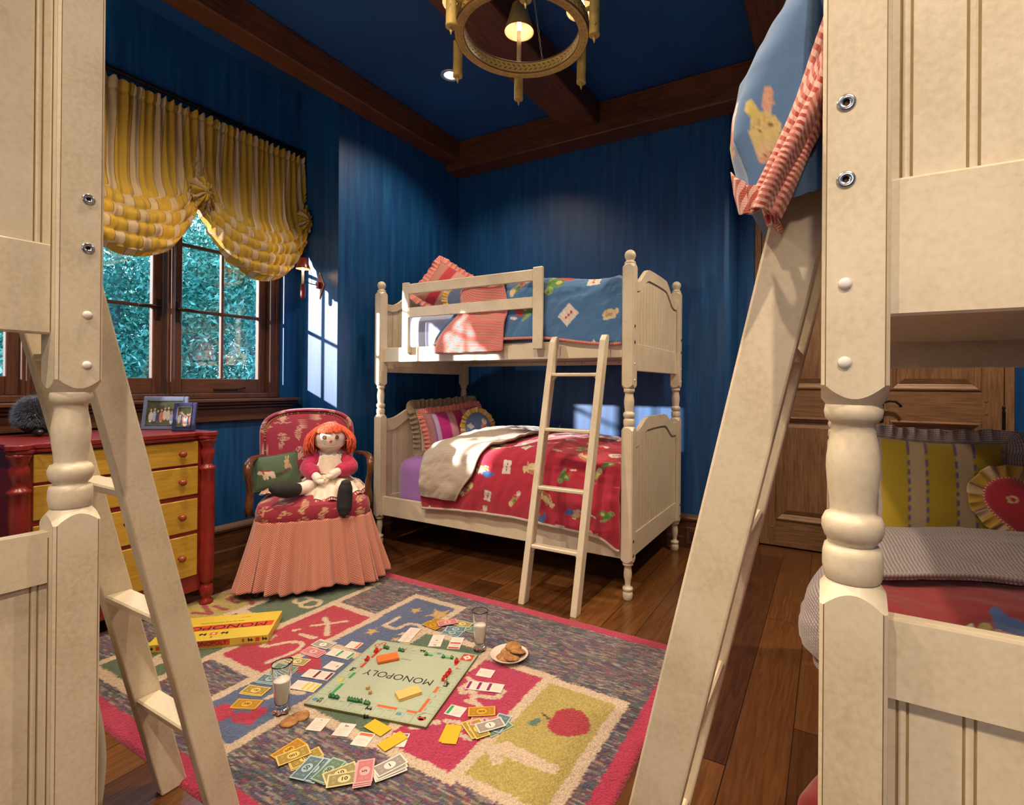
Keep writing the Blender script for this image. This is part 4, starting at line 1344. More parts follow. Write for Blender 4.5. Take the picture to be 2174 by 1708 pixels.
# round blue with yellow ruffle
t = pillow_thing('small oval blue pillow with yellow ruffle leaning on the lower far bunk', frame((0.705, -0.615, 0.858), (0.80, -0.52, 0.30), (-.25, .1, 1)), PG)
A, R, X, Y, Z = ovalpillow(0.22, 0.27, 0.10)
dye = np.zeros(X.shape + (3,)); dye[:] = (0.11, 0.17, 0.34)
paint(dye, X, Y, [('bird', 0.03, 0.0, -1.2, 1.35), ('card', -0.075, 0.02, 0.3, 0.6)])
closed_pair('pillow_body', X, Y, Z, COTTON, t, np.stack([X, Y], -1), dye, wrap=True)
def yel_dye(u, v, P):
    d = np.zeros(u.shape + (3,)); d[:] = (0.60, 0.38, 0.06)
    f = np.mod(u, 0.11)
    d[f > 0.075] = (0.66, 0.50, 0.28); d[(f > 0.068) & (f < 0.075)] = (0.2, 0.12, 0.14)
    return d
ruffle(t, ovpath(0.215, 0.265), 0.046, COTTON, 30, 0.011, dye=yel_dye, seed=9)
# upper far bunk: red striped ruffled pillow + yellow ruffled round one
t = pillow_thing('red and pink striped pillow with pointed ticking ruffle on the upper far bunk', frame((0.435, -0.59, 1.955), (0.68, -0.62, 0.40), (.38, .45, 1)), PG)
w, h = 0.50, 0.42
U, V, X, Y, Z = rectpillow(w, h, 0.20)
ed = [(-1, -.16), (-.16, -.08), (-.08, .0), (.0, .05), (.05, .10), (.10, .15), (.15, 1)]
co = [(.50, .22, .17), (.52, .03, .06), (.62, .34, .26), (.50, .03, .05), (.62, .36, .26), (.5, .03, .05), (.5, .22, .17)]
closed_pair('pillow_body', X, Y, Z, COTTON, t, np.stack([X, Y], -1), bands(X + 0 * Y, ed, co))
ruffle(t, rectpath(w, h), 0.06, TICK_RED_X, 46, 0.012, seed=15)
t = pillow_thing('oval blue pillow with yellow ruffle behind the guard rail of the far bunk', frame((0.64, -0.745, 1.865), (0.60, -0.66, 0.50), (-.3, .25, 1)), PG)
A, R, X, Y, Z = ovalpillow(0.24, 0.26, 0.10)
dye = np.zeros(X.shape + (3,)); dye[:] = (0.09, 0.13, 0.27)
paint(dye, X, Y, [('pig', 0.05, -0.02, 1.2, 1.2)])
closed_pair('pillow_body', X, Y, Z, COTTON, t, np.stack([X, Y], -1), dye, wrap=True)
ruffle(t, ovpath(0.235, 0.255), 0.05, COTTON, 30, 0.012, dye=yel_dye, seed=19)

# ---- right bunk (world frame: head at +Y, open side -X)
RM = Matrix.Translation((BR[0], BR[1] + 1.96, 0)) @ Matrix.Rotation(-PI / 2, 4, 'Z')
def to_right(x_far, y_far): pass
# reuse the far-bunk frame: far local origin (BF) -> right local origin
TR = RM @ Matrix.Translation((-BF[0], -BF[1], 0))
t = mattress('white sheeted mattress on the lower right bunk', 0.225, 2.095, -1.108, -0.165, 0.281, 0.60, WHITEC); t.matrix_world = TR @ Matrix.Translation(t.location)
t = mattress('white sheeted mattress on the upper right bunk', 0.225, 2.095, -1.108, -0.165, 1.431, 1.70, WHITEC); t.matrix_world = TR @ Matrix.Translation(t.location)
RED2 = (0.36, 0.022, 0.026)
items = [('walker', 1.50, 0.70, 3.3, 1.75), ('card', 1.27, 0.52, -1.4, 1.35), ('frog', 1.85, 0.5, 0.4, 1.5), ('bird', 1.75, 0.95, 0.2, 1.5), ('pig', 1.30, 1.0, .3, 1.4)]
folded_duvet('deep red printed duvet with checked lining on the lower right bunk', (0.565, 2.07),
             lambda X: 0.715 + 0.012 * np.sin((X - 0.6) * 2.1),
             lambda X: 0.40 + 0.03 * np.sin((X - 0.7) * 2.6),
             lambda q: 1.27 - 0.08 * math.cos((q - 0.35) * 4.0) - 0.1 * max(0, q - .7), 0.47,
             RED2, items, CHECK_MULTI, CHECK_MULTI, TR, seed=23, amp=0.006, yedge=-1.06, bulge=lambda X: 0.01 + 0.085 * np.exp(-((X - 1.88) / 0.12) ** 2), yout=lambda X: -1.125 - 0.072 * sstep(0.75, 1.08, X) * (1 - sstep(1.18, 1.36, X)))
def world_pillow(label, c, nrm, up, group='pillows on the lower right bunk'):
    return pillow_thing(label, frame(c, nrm, up), group)
t = world_pillow('large yellow and beige striped pillow with checked ruffle on the lower right bunk', (3.50, -1.44, 0.80), (-0.02, -1.0, 0.18), (0, 0.1, 1))
w, h = 0.42, 0.43
U, V, X, Y, Z = rectpillow(w, h, 0.16, 90, 60)
def yband(X, Y):
    d = np.zeros(X.shape + (3,)); d[:] = (0.46, 0.34, 0.015)
    for a in (-0.098, 0.048, 0.19):
        mk = (X > a) & (X < a + 0.052); d[mk] = (0.52, 0.40, 0.24)
        for e in (a - 0.004, a + 0.052):
            mk = (X > e) & (X < e + 0.007) & (np.mod(Y, 0.006) > 0.0026); d[mk] = (0.16, 0.12, 0.26)
    d[X < -0.185] = (0.44, 0.37, 0.36)
    return d
closed_pair('pillow_body', X, Y, Z, COTTON, t, np.stack([X, Y], -1), yband(X, Y))
ruffle(t, rectpath(w, h), 0.055, CHECK_MULTI, 44, 0.012, seed=33)
t = world_pillow('heart shaped crimson pillow with yellow ruffle on the lower right bunk', (3.75, -1.56, 0.775), (-0.08, -1.0, 0.30), (0, 0.2, 1))
A, R, X, Y, Z = ovalpillow(0.27, 0.285, 0.12, 120, 26, heart=True)
dye = np.zeros(X.shape + (3,)); dye[:] = (0.36, 0.012, 0.03)
ky = (np.abs(np.hypot(X + 0.065, Y - 0.045) - 0.011) < 0.0035) | ((np.abs((X + 0.065) * 0.55 + (Y - 0.06) * 0.83 - 0.012 * 0) < 0.0015) & False)
dye[ky] = (0.6, 0.42, 0.2)
paint(dye, X, Y, [('walker', 0.07, 0.0, 1.2, 0.9)])
closed_pair('pillow_body', X, Y, Z, COTTON, t, np.stack([X, Y], -1), dye, wrap=True)
ruffle(t, ovpath(0.27, 0.285, heart=True), 0.05, COTTON, 34, 0.012, dye=yel_dye, seed=39)
m = MB(); add_uvtube(m, [(a, b, 0.004) for a, b in ovpath(0.268, 0.283, 120, True)], 0.0045)
m.build('piping', TICK_RED, t)
t = world_pillow('beige ruffled pillow behind the heart pillow on the lower right bunk', (3.86, -1.38, 0.82), (0.02, -1.0, 0.15), (0, 0.1, 1))
U, V, X, Y, Z = rectpillow(0.42, 0.36, 0.12)
closed_pair('pillow_body', X, Y, Z, TICK_BEIGE, t, np.stack([X, Y], -1))
ruffle(t, rectpath(0.42, 0.36), 0.06, CHECK_MULTI, 40, 0.014, seed=43)

# ---- upper right bunk: blue duvet bulging over the rail with a broad red striped border
t = thing('duvet', 'blue printed duvet with broad red striped border hanging off the upper right bunk', 'duvet', (0, 0, 0), 0, 'printed duvets')
nu, nv = 170, 200
s = np.linspace(0, 1, nv); u = np.linspace(0, 1, nu)
S, Uu = np.meshgrid(s, u, indexing='xy')
YY = -3.17 + (1.55) * Uu            # along the bed towards the head
hem = 1.475 + 0.02 * np.sin(Uu * 13) + 0.05 * sstep(0, 0.25, Uu)
xin = 3.85
topz = 1.95 + 0.015 * np.sin(Uu * 7)
d = np.clip((S - 0.45) / 0.55, 0, 1)
n1 = vnoise(Uu * 8 + S * 6, S * 8, 51); n2 = vnoise(Uu * 26 + S * 9, S * 5 + 3, 55, 2)
kz = np.array([0.0, 0.15, 0.32, 0.46, 0.62, 0.80, 1.0]); kx = np.array([3.19, 3.135, 3.072, 3.040, 3.008, 2.990, 3.004]); kk = np.array([1.95, 1.90, 1.79, 1.738, 1.673, 1.575, 1.477])
Xd = np.interp(d, kz, kx); Zd = np.interp(d, kz, kk)
Xs = np.where(S < 0.45, xin + (3.19 - xin) * (S / 0.45), Xd)
Zs = np.where(S < 0.45, topz, Zd + (hem - 1.477) * d)
end = 1 - sstep(0, 0.05, Uu)
Xs = Xs - 0.016 * (n1 * 1.2 + n2 * 0.35) * (S > 0.45) + 0.03 * end * d
Zs = Zs - 0.05 * end * (1 - d) + 0.01 * n1
P = np.stack([Xs, YY, Zs], -1)
LL = np.concatenate([np.zeros((nu, 1)), np.cumsum(np.linalg.norm(np.diff(P, axis=1), axis=2), 1)], 1)
dye = np.zeros(P.shape); dye[:] = (0.10, 0.21, 0.42)
paint(dye, YY, LL, [('bird', -3.115, LL[4, int(nv * 0.88)], 1.6, 1.25), ('pig', -2.75, LL[4, int(nv * .85)], .4, 1.4), ('card', -2.5, LL[4, int(nv * .8)], .4, 1.4), ('frog', -2.9, LL[4, int(nv * .62)], .4, 1.4)])
UV = np.stack([YY, LL], -1)
o = sheet('duvet_cover', P, COTTON, t, UV, dye, thick=0.03)
# the foot end of the duvet, bulging beside the post
nu2, nv2 = 60, 110
P2 = np.zeros((nu2, nv2, 3)); w_ = np.linspace(0, 1, nu2)
for j in range(nv2):
    jj = int(nv * 0.45) + int((nv - 1 - int(nv * 0.45)) * j / (nv2 - 1))
    p = P[0, jj]
    P2[:, j, 0] = p[0] + (3.20 - p[0]) * w_
    P2[:, j, 1] = p[1] - 0.034 * np.sin(PI * np.clip(w_, 0, 1)) ** 0.6 * (1 - 0.6 * (j / nv2) ** 4) * (w_ < .99) + 0.006 * np.sin(w_ * 9 + j * .05)
    P2[:, j, 2] = p[2] + 0.004 * np.sin(w_ * 14)
P2[..., 1] = np.maximum(P2[..., 1], -3.176 - 0.05 * (P2[..., 0] < 3.108))
dye2 = np.zeros(P2.shape); dye2[:] = (0.10, 0.21, 0.42)
paint(dye2, P2[..., 0] * 1.0, P2[..., 2], [('face', 3.052, 1.562, 0.25, 0.62)])
sheet('duvet_end', P2, COTTON, t, np.stack([P2[..., 0], P2[..., 2]], -1), dye2)
# striped border: a flap turned out along the foot-side corner and under the hem
TICKW = striped('broad_red_stripe', [(0.64, 0.38, 0.32), (0.34, 0.035, 0.02)], [0.5], 0.0125, 'Y', cross=0.0045, crosscol=(0.50, 0.16, 0.12))
nu2, nv2 = 60, 130
kt = [0, .3, .62, 1]
LFT = [(1768, 0), (1697, 205), (1642, 335), (1583, 452)]; RGT = [(1800, 215), (1745, 262), (1702, 345), (1650, 460)]
P = np.zeros((nu2, nv2, 3)); UV = np.zeros((nu2, nv2, 2))
for j in range(nv2):
    q = j / (nv2 - 1)
    lx_ = np.interp(q, kt, [p[0] for p in LFT]); ly_ = np.interp(q, kt, [p[1] for p in LFT]); rx_ = np.interp(q, kt, [p[0] for p in RGT]); ry_ = np.interp(q, kt, [p[1] for p in RGT])
    a_ = onY(lx_, ly_, -3.212); b_ = onY(rx_, ry_, -3.200)
    for i in range(nu2):
        w_ = i / (nu2 - 1)
        p = a_ * (1 - w_) + b_ * w_
        fold = 0.016 * math.exp(-((w_ - 0.55 - 0.05 * math.sin(q * 6)) / 0.10) ** 2) - 0.010 * math.exp(-((w_ - 0.74) / 0.07) ** 2) - 0.012 * math.exp(-(w_ / 0.08) ** 2) - 0.010 * math.exp(-((1 - w_) / .1) ** 2) + 0.003 * math.sin(w_ * 15 + q * 9)
        P[i, j] = (p.x, p.y - 0.004 - fold - 0.012 * math.sin(PI * w_), p.z)
        UV[i, j] = (w_ * .08, q * 0.30 - w_ * 0.030 + 0.010 * math.sin(q * 7 + w_ * 2) - (0.006 if w_ > .6 else 0))
sheet('striped_border', P, TICKW, t, UV, thick=0.006)
nu2, nv2 = 30, 40
P3 = np.zeros((nu2, nv2, 3)); UV3 = np.zeros((nu2, nv2, 2))
for j in range(nv2):
    q = j / (nv2 - 1)
    a_ = onY(np.interp(q, [0, .5, 1], [1554, 1560, 1571]), np.interp(q, [0, .5, 1], [366, 410, 451]), -3.204); b_ = onY(1604 + 6 * q, 398 + 50 * q, -3.224)
    for i in range(nu2):
        w_ = i / (nu2 - 1); p = a_ * (1 - w_) + b_ * w_
        P3[i, j] = (p.x, p.y - 0.008 * math.sin(PI * w_) + .003 * math.sin(w_ * 12), p.z - .006 * math.sin(PI * w_)); UV3[i, j] = (w_ * .045 + q * .02, q * .06)
sheet('striped_corner', P3, striped('broad_red_stripe_c', [(0.64, 0.38, 0.32), (0.34, 0.035, 0.02)], [0.5], 0.0105, 'X', cross=0.0045, crosscol=(0.50, 0.16, 0.12)), t, UV3, thick=0.004)
nu2, nv2 = 90, 14
u = np.linspace(0, 1, nu2); s = np.linspace(0, 1, nv2)
S, Uu = np.meshgrid(s, u, indexing='xy')
Yh = -3.20 + 1.5 * Uu
hm = 1.475 + 0.02 * np.sin((Yh + 3.17) / 1.55 * 13) + 0.05 * sstep(0, 0.25, (Yh + 3.17) / 1.55)
Zh = hm + 0.012 - 0.055 * S + 0.004 * np.sin(Uu * 90)
Xh = 3.042 + 0.010 * np.sin(Uu * 40) * S + 0.015 * S
P = np.stack([Xh, Yh, Zh], -1)
sheet('striped_hem', P, striped('broad_red_stripe_b', [(0.72, 0.45, 0.38), (0.45, 0.045, 0.03)], [0.5], 0.013, 'X'), t, np.stack([Yh + S * 0.03, Zh], -1), thick=0.006)

# ---- left bunk bedding (mostly out of view)
LM = Matrix.Translation((1.9117 - 1.96, -3.5475, 0)) @ Matrix.Diagonal((1, -1, 1, 1)) @ Matrix.Translation((-BF[0], -BF[1], 0))
t = mattress('white sheeted mattress on the lower left bunk', 0.225, 2.095, -1.108, -0.165, 0.281, 0.60, WHITEC)
t.location = (1.9117 - 0.98, -3.5475 - 0.509, 0.281)
t = mattress('white sheeted mattress on the upper left bunk', 0.225, 2.095, -1.108, -0.165, 1.431, 1.70, WHITEC)
t.location = (1.9117 - 0.98, -3.5475 - 0.509, 1.431)
# cream floral coverlet whose corner hangs down behind the post
nu, nv = 100, 90
u = np.linspace(0, 1, nu); s = np.linspace(0, 1, nv)
S, Uu = np.meshgrid(s, u, indexing='xy')
XX = 0.55 + 1.30 * Uu
q = np.clip((S - 0.6) / 0.15, 0, 1) * PI / 2; d = np.clip((S - 0.75) / 0.25, 0, 1)
Yc = np.where(S < 0.6, -4.45 + 0.86 * S / 0.6, np.where(S < 0.75, -3.59 + 0.10 * np.sin(q), -3.49 + 0.02 * np.sin(PI * d)))
Zc_ = np.where(S < 0.6, 0.70, np.where(S < 0.75, 0.70 - 0.1 * (1 - np.cos(q)), 0.60 - 0.32 * d)) + 0.015 * vnoise(Uu * 8, S * 6, 71)
Yc = Yc + 0.03 * vnoise(Uu * 9 + 3, S * 3, 73) * (S > 0.6)
P = np.stack([XX, Yc, Zc_], -1)
dye = np.zeros(P.shape); dye[:] = (0.52, 0.47, 0.34)
LL = np.concatenate([np.zeros((nu, 1)), np.cumsum(np.linalg.norm(np.diff(P, axis=1), axis=2), 1)], 1)
MOTIF['rose'] = [(0, 0, .016, .014, 0, (0.50, 0.25, 0.2)), (.02, .012, .012, .004, .6, (.2, .22, .08)), (-.02, -.010, .014, .004, .9, (.22, .2, .08)), (.0, -.024, .012, .003, 1.4, (.2, .2, .08)), (.004, .004, .007, .006, 0, (.42, .12, .1))]
paint(dye, XX, LL, [('rose', 0.6 + i * 0.16 + (j % 2) * 0.08, 0.1 + j * 0.12, i + j, 1.5) for i in range(9) for j in range(13)])
tag(sheet('coverlet', P, COTTON, None, np.stack([XX, LL], -1), dye, thick=0.02), 'cream floral coverlet hanging off the lower left bunk behind its post', 'coverlet')
# ================================================================== curtain, lights
def m_valance():
    m = striped('yellow_valance_stripe', [(0.62, 0.40, 0.020), (0.16, 0.08, 0.03), (0.66, 0.52, 0.34), (0.16, 0.08, 0.03)], [0.60, 0.622, 0.978], 0.118, 'X', 0.7, cross=0.005, crosscol=(0.45, 0.32, 0.08), sheen=0.3)
    nt = m.node_tree; b = nt.nodes['Principled BSDF']
    src = b.inputs['Base Color'].links[0].from_socket
    tl = node(nt, 'ShaderNodeBsdfTranslucent'); nt.links.new(src, tl.inputs[0])
    mx = node(nt, 'ShaderNodeMixShader'); mx.inputs[0].default_value = 0.38
    nt.links.new(b.outputs[0], mx.inputs[1]); nt.links.new(tl.outputs[0], mx.inputs[2])
    nt.links.new(mx.outputs[0], nt.nodes['Material Output'].inputs[0])
    return m
VAL = m_valance()
t = thing('balloon_valance', 'yellow striped balloon valance gathered in swags over the window', 'curtain', (XN, -2.2, 2.9))
org = np.array([XN, -2.2, 2.9])
K = [-1.405, -2.175, -2.95, -3.72]
nu, nv = 620, 170
yy = np.linspace(K[0], K[3], nu); v = np.linspace(0, 1, nv)
V, Yv = np.meshgrid(v, yy, indexing='xy')
f = np.zeros_like(Yv)
for a, b in zip(K[:-1], K[1:]):
    mk = (Yv <= a) & (Yv >= b); f[mk] = ((a - Yv) / (a - b))[mk]
sw = np.sin(PI * f)
ztop = 2.925
zb = 2.345 - 0.455 * sw ** 0.62
# stripe lines fan towards the gathers in the lower half
zz = ztop - (ztop - zb) * V
near = 1 - sw ** 0.5
yc_ = Yv.copy()
amp_t = 0.013 * (1 - 0.65 * V)
wave = np.sin(Yv * 2 * PI / 0.043 + 2.2 * vnoise(Yv * 9, V * 1.5, 3) * 3) * amp_t + 0.012 * vnoise(Yv * 20, V * 2, 5) * 2
low = sstep(0.50, 0.80, V)
jr = int(nv * .56)
phs = V * 13.5 * (0.55 + 0.45 * sw) + 1.1 * near * V + 0.5 * vnoise(Yv * 5, V * 3, 9)
rel = np.where(V < .56, 0, np.clip(phs - phs[:, jr:jr + 1], 0, 99))
fr_ = np.mod(rel, 1)
fold = 0.026 * (np.sin(PI * fr_) ** 0.8 - 0.4) * low * (0.5 + 0.5 * sw) + 0.010 * vnoise(Yv * 30, V * 12, 14) * low
crinkle = 0.030 * near ** 2 * vnoise(Yv * 50, V * 30, 12, 2) * 2 * sstep(0.35, 0.6, V)
belly = 0.085 * low * sw + 0.035 * sstep(0.3, 0.9, V) * (1 - V * 0.0)
under = sstep(0.93, 1.0, V)
head = np.exp(-((V - 0.062) / 0.012) ** 2) * 0.010
X_ = 0.060 + wave + fold + crinkle + belly - under * 0.06 - head
zz = zz + fold * 0.5 + crinkle * 0.6 + under * 0.03 + 0.010 * np.sin(Yv * 2 * PI / 0.043 + 1) * (1 - sstep(0, 0.05, V))
yc_ = yc_ + crinkle * 0.5 + 0.030 * np.sin(2 * PI * f) * low * sw
P = np.stack([X_, yc_ - org[1], zz - org[2]], -1)
saw = np.floor(rel) + sstep(0.88, 1.0, fr_)
UV = np.stack([Yv + 0.018 * np.sin(V * 3) - 0.25 * (f - 0.5) * low * 0.35 + 0.059 * saw, zz], -1)
P[..., 0] += 0.0
sheet('valance_cloth', P, VAL, t, UV, thick=0.0025)
# gathered rosettes at the tie points
for kk, (yk, zk) in enumerate([(K[0] - 0.004, 2.43), (K[1], 2.40), (K[2], 2.40)]):
    n, mm = 90, 26
    a = np.linspace(0, 2 * PI, n + 1)[:-1]; r = np.linspace(0.02, 1, mm)
    R_, A_ = np.meshgrid(r, a, indexing='xy')
    rad = 0.085 if kk else 0.075
    cr = vnoise(A_ * 4 + kk, R_ * 5, 30 + kk, 3)
    Px = 0.135 + (0.035 if kk else 0.02) - 0.075 * R_ ** 2 + 0.035 * np.sin(A_ * 11 + 3 * cr) * R_ + 0.03 * cr
    Py = yk - org[1] + rad * 0.75 * R_ * np.cos(A_) * (1 + 0.4 * cr) - (0.03 if kk == 0 else 0)
    Pz = zk - org[2] + rad * 1.25 * R_ * np.sin(A_) * (1 + 0.4 * cr)
    sheet('gathered_rosette', np.stack([Px, Py, Pz], -1), VAL, t, np.stack([A_ * 0.09, R_ * 0.1], -1), thick=0.0025, close=True)
t = thing('curtain_rod', 'thin black iron curtain rod across the top of the window niche', 'curtain rod', (XN + 0.05, -1.43, 2.965))
m = MB(); m.tube([(0, 0, 0), (0, -2.4, 0)], 0.0135, 16); m.build('rod', IRON, t)
m = MB(); m.sphere((0, 0.012, 0), 0.021, 16); m.build('finial', IRON, t)
m = MB(); m.box(-0.049, 0.0, -0.03, -0.018, -0.006, 0.006, 0, 0.002); m.build('bracket', IRON, t)
for k in range(17):
    m = MB()
    y = -0.06 - k * 0.137
    pts = [(0.019 * math.cos(a), y + 0.002 * math.sin(a), -0.004 + 0.019 * math.sin(a)) for a in np.linspace(0, 2 * PI, 17)]
    m.tube(pts, 0.0028, 8); m.build('curtain_ring', IRON, t)

# wall sconce on the niche return
sx, sy_ = -0.194, -1.545
zq = lambda py: onY(641, py, sy_).z
t = thing('wall_sconce', 'small dark red candle sconce on the niche return wall', 'wall lamp', (sx, YN, 1.94))
def S(p): return (p[0] - sx, p[1] - YN, p[2] - 1.94)
OX = flat('oxblood_tole', (0.13, 0.012, 0.012), 0.3)
GLD = flat('pale_gold_line', (0.55, 0.42, 0.25), 0.4)
m = MB()
hh, ww = 0.105, 0.055
for sc_, yo_, mi_ in ((1.0, 0.0, 0), (0.93, -0.004, 1), (0.88, -0.0052, 0)):
    m.prism([(0, hh * sc_), (ww * sc_, 0), (0, -hh * sc_), (-ww * sc_, 0)], yo_ - 0.004, yo_, 'Y', mi_)
m.build('back_plate', [OX, GLD], t)
m = MB()
m.box(-0.017, 0.017, -0.030, -0.008, -0.022, 0.022, 0, 0.002)
m.build('arm_box', [OX], t)
m = MB()
za = -0.005
m.tube([(0, -0.028, 0.0), (0, -0.08, 0.0), (0, sy_ - YN + 0.015, 0.012)], 0.0035, 8)
m.tube([(0, -0.075, 0.0), (0, -0.078, 0.08), (0, -0.10, zq(566) - 1.94)], 0.0012, 6)
m.build('arm', IRON, t)
zc0, zc1 = zq(634) - 1.94, zq(604) - 1.94
m = MB()
yo = sy_ - YN
m.lathe([(0.004, zc0), (0.012, zc0 + 0.004), (0.0165, zc0 + 0.016), (0.0170, zc0 + 0.03), (0.0170, zc1), (0.0185, zc1 + 0.002), (0.016, zc1 + 0.003)], 20, 0, None, (0, yo, 0))
m.build('candle_cup', OX, t)
zk = zq(578) - 1.94
m = MB(); m.lathe([(0.0095, zc1), (0.0095, zk), (0.006, zk + 0.002)], 16, 0, None, (0, yo, 0))
m.build('candle', flat('candle_sleeve', (0.80, 0.74, 0.62), 0.5), t)
m = MB(); m.lathe([(0.004, zk), (0.0085, zk + 0.010), (0.0085, zk + 0.020), (0.002, zk + 0.042)], 16, 0, None, (0, yo, 0))
m.build('bulb', emit('sconce_bulb', (1.0, 0.62, 0.30), 30.0), t)
zs0, zs1 = zq(571) - 1.94, zq(548) - 1.94
m = MB(); m.lathe([(0.050, zs0), (0.025, zs1), (0.0235, zs1), (0.0485, zs0)], 28, 0, None, (0, yo, 0), cap=False, mis=[0, 0, 1])
m.build('lamp_shade', [OX, flat('shade_inside', (0.75, 0.35, 0.22), 0.6)], t)
lamp('sconce_light', 'POINT', (sx, sy_, zk + 1.94 + 0.02), 2.2, (1, 0.62, 0.34), 0.01)

# chandelier
CC = Vector((1.890, -1.935, 2.80))
YELT = painted('yellow_tole', 0.5, 0.05, 60, 0.0)
def ydye(P, U, V, leaf):
    d = np.zeros(P.shape); d[:] = (0.46, 0.32, 0.09)
    n = vnoise(U * 60, V * 60, 4); d *= (1 + 0.22 * n)[..., None]
    return d
TOLE = flat('mustard_tole', (0.46, 0.32, 0.085), 0.5, var=0.15, scale=30)
TOLEB = flat('brown_tole_paint', (0.11, 0.05, 0.015), 0.5)
t = thing('chandelier', 'mustard yellow painted ring chandelier with six candle lights', 'chandelier', CC)
Ro, Ri, hb = 0.307, 0.262, 0.062
m = MB()
n = 96
m.lathe([(Ro - 0.003, 0.0), (Ro, 0.002), (Ro, 0.010), (Ro - 0.004, 0.012), (Ro - 0.004, hb - 0.006), (Ro, hb - 0.004), (Ro - 0.003, hb), (Ri + 0.003, hb), (Ri, hb - 0.004), (Ri + 0.003, hb - 0.008), (Ri + 0.003, 0.008), (Ri, 0.004), (Ri + 0.003, 0.0), (Ro - 0.003, 0.0)], n, 0, cap=False, mis=[1, 1, 1, 0, 1, 1, 1, 1, 1, 0, 1, 1, 0])
def lozenge(m, c, ax, ay, a, b, mi):
    """raised painted mark: leaf shape with half axes a (along ax) and b (along ay)"""
    c = Vector(c); ax = Vector(ax); ay = Vector(ay)
    pts = [c + ax * (a * math.cos(q)) + ay * (b * math.sin(q) * (1 - 0.35 * math.cos(q))) for q in np.linspace(0, 2 * PI, 11)[:-1]]
    m.quad([tuple(p) for p in pts], mi)
for k in range(64):
    a = 2 * PI * k / 64
    er = Vector((math.cos(a), math.sin(a), 0)); et = Vector((-math.sin(a), math.cos(a), 0)); ez = Vector((0, 0, 1))
    # vine on the inner face
    for sg in (1, -1):
        c = er * (Ri + 0.0024) + ez * (hb / 2 + sg * 0.009) + et * (0.004 * sg)
        ax = (et * 0.85 + ez * sg * 0.5).normalized()
        lozenge(m, c, ax, (ax.cross(er)).normalized(), 0.0095, 0.0028, 1)
        c = er * (Ro - 0.0036) + ez * (hb / 2 + sg * 0.009)
        lozenge(m, c, ax, (ax.cross(er)).normalized(), 0.0095, 0.0028, 1)
    # paired loops under the rim
    rm = (Ro + Ri) / 2
    for sg in (1, -1):
        pts = []
        for q in np.linspace(-1.1, 1.1, 7):
            pts.append(er * (rm + sg * (0.003 + 0.005 * math.cos(q * 1.4))) + et * (0.0085 * q) - ez * 0.0004)
        for p, q in zip(pts[:-1], pts[1:]):
            w = er * 0.0008
            m.quad([tuple(p - w), tuple(q - w), tuple(q + w), tuple(p + w)], 1)
m.build('ring', [TOLE, TOLEB], t)
ang0 = math.atan2(1.697 - 1.890, 1) # placeholder
far = Vector((1.697 - CC.x, -1.648 - CC.y, 0)); a0 = math.atan2(far.y, far.x)
SHIN = emit('lit_shade_inside', (1.0, 0.78, 0.48), 1.3)
for k in range(6):
    a = a0 + k * PI / 3
    er = Vector((math.cos(a), math.sin(a), 0))
    c = er * 0.352
    m = MB()
    z0, z1 = -0.085, 0.085
    m.lathe([(0.0005, z0 - 0.032), (0.003, z0 - 0.030), (0.0035, z0 - 0.022), (0.0065, z0 - 0.018), (0.0065, z0 - 0.010), (0.004, z0 - 0.006), (0.006, z0 - 0.001)], 14, 0, None, c)
    m.lathe([(0.020, z0 - 0.001), (0.0235, z0), (0.0235, z0 + 0.012), (0.0225, z0 + 0.013), (0.0225, z1 - 0.006), (0.0235, z1 - 0.004), (0.0235, z1), (0.016, z1 + 0.001)], 28, 0, None, c, mis=[0, 0, 0, 0, 0, 1, 1])
    m.tube([c + er * -0.018 + Vector((0, 0, 0.04)), c + er * -0.045 + Vector((0, 0, 0.04))], [0.010, 0.008], 12)
    et = Vector((-er.y, er.x, 0))
    for j in range(5):
        aa = a + (j - 2) * 0.5
        e2 = Vector((math.cos(aa), math.sin(aa), 0)); e3 = Vector((-e2.y, e2.x, 0))
        lozenge(m, c + e2 * 0.0229 + Vector((0, 0, -0.05 + 0.022 * ((j * 3) % 5))), (e3 * 0.4 + Vector((0, 0, 1))).normalized(), e3, 0.010, 0.0018, 1)
    arm = m.build('candle_tube', [TOLE, TOLEB], t)
    m = MB(); m.lathe([(0.0115, z1), (0.0115, z1 + 0.188), (0.007, z1 + 0.19)], 18, 0, None, c)
    m.build('candle', flat('warm_candle', (0.80, 0.60, 0.34), 0.5), arm)
    m = MB(); m.lathe([(0.006, z1 + 0.188), (0.0125, z1 + 0.208), (0.0130, z1 + 0.220), (0.008, z1 + 0.250), (0.0012, z1 + 0.276)], 18, 0, None, c)
    m.build('bulb', emit('candle_bulb', (1.0, 0.80, 0.50), 14.0), arm)
    if k not in (2, 3, 4, 5) or True:
        m = MB()
        m.lathe([(0.078, z1 + 0.186), (0.036, z1 + 0.330), (0.0345, z1 + 0.330), (0.0765, z1 + 0.1865)], 36, 0, None, c, cap=False, mis=[0, 0, 1])
        for sgz, rr in ((z1 + 0.1875, 0.0780), (z1 + 0.327, 0.0375)):
            m.tube([c + Vector((rr * math.cos(q), rr * math.sin(q), sgz)) for q in np.linspace(0, 2 * PI, 33)], 0.0013, 6, 2)
        m.build('lamp_shade', [TOLE, flat('cream_shade_inside', (0.55, 0.42, 0.25), 0.8), flat('red_rim', (0.25, 0.03, 0.015), 0.5)], arm)
    lamp('candle_light', 'POINT', CC + c + Vector((0, 0, z1 + 0.225)), 17.0, WARM, 0.013)
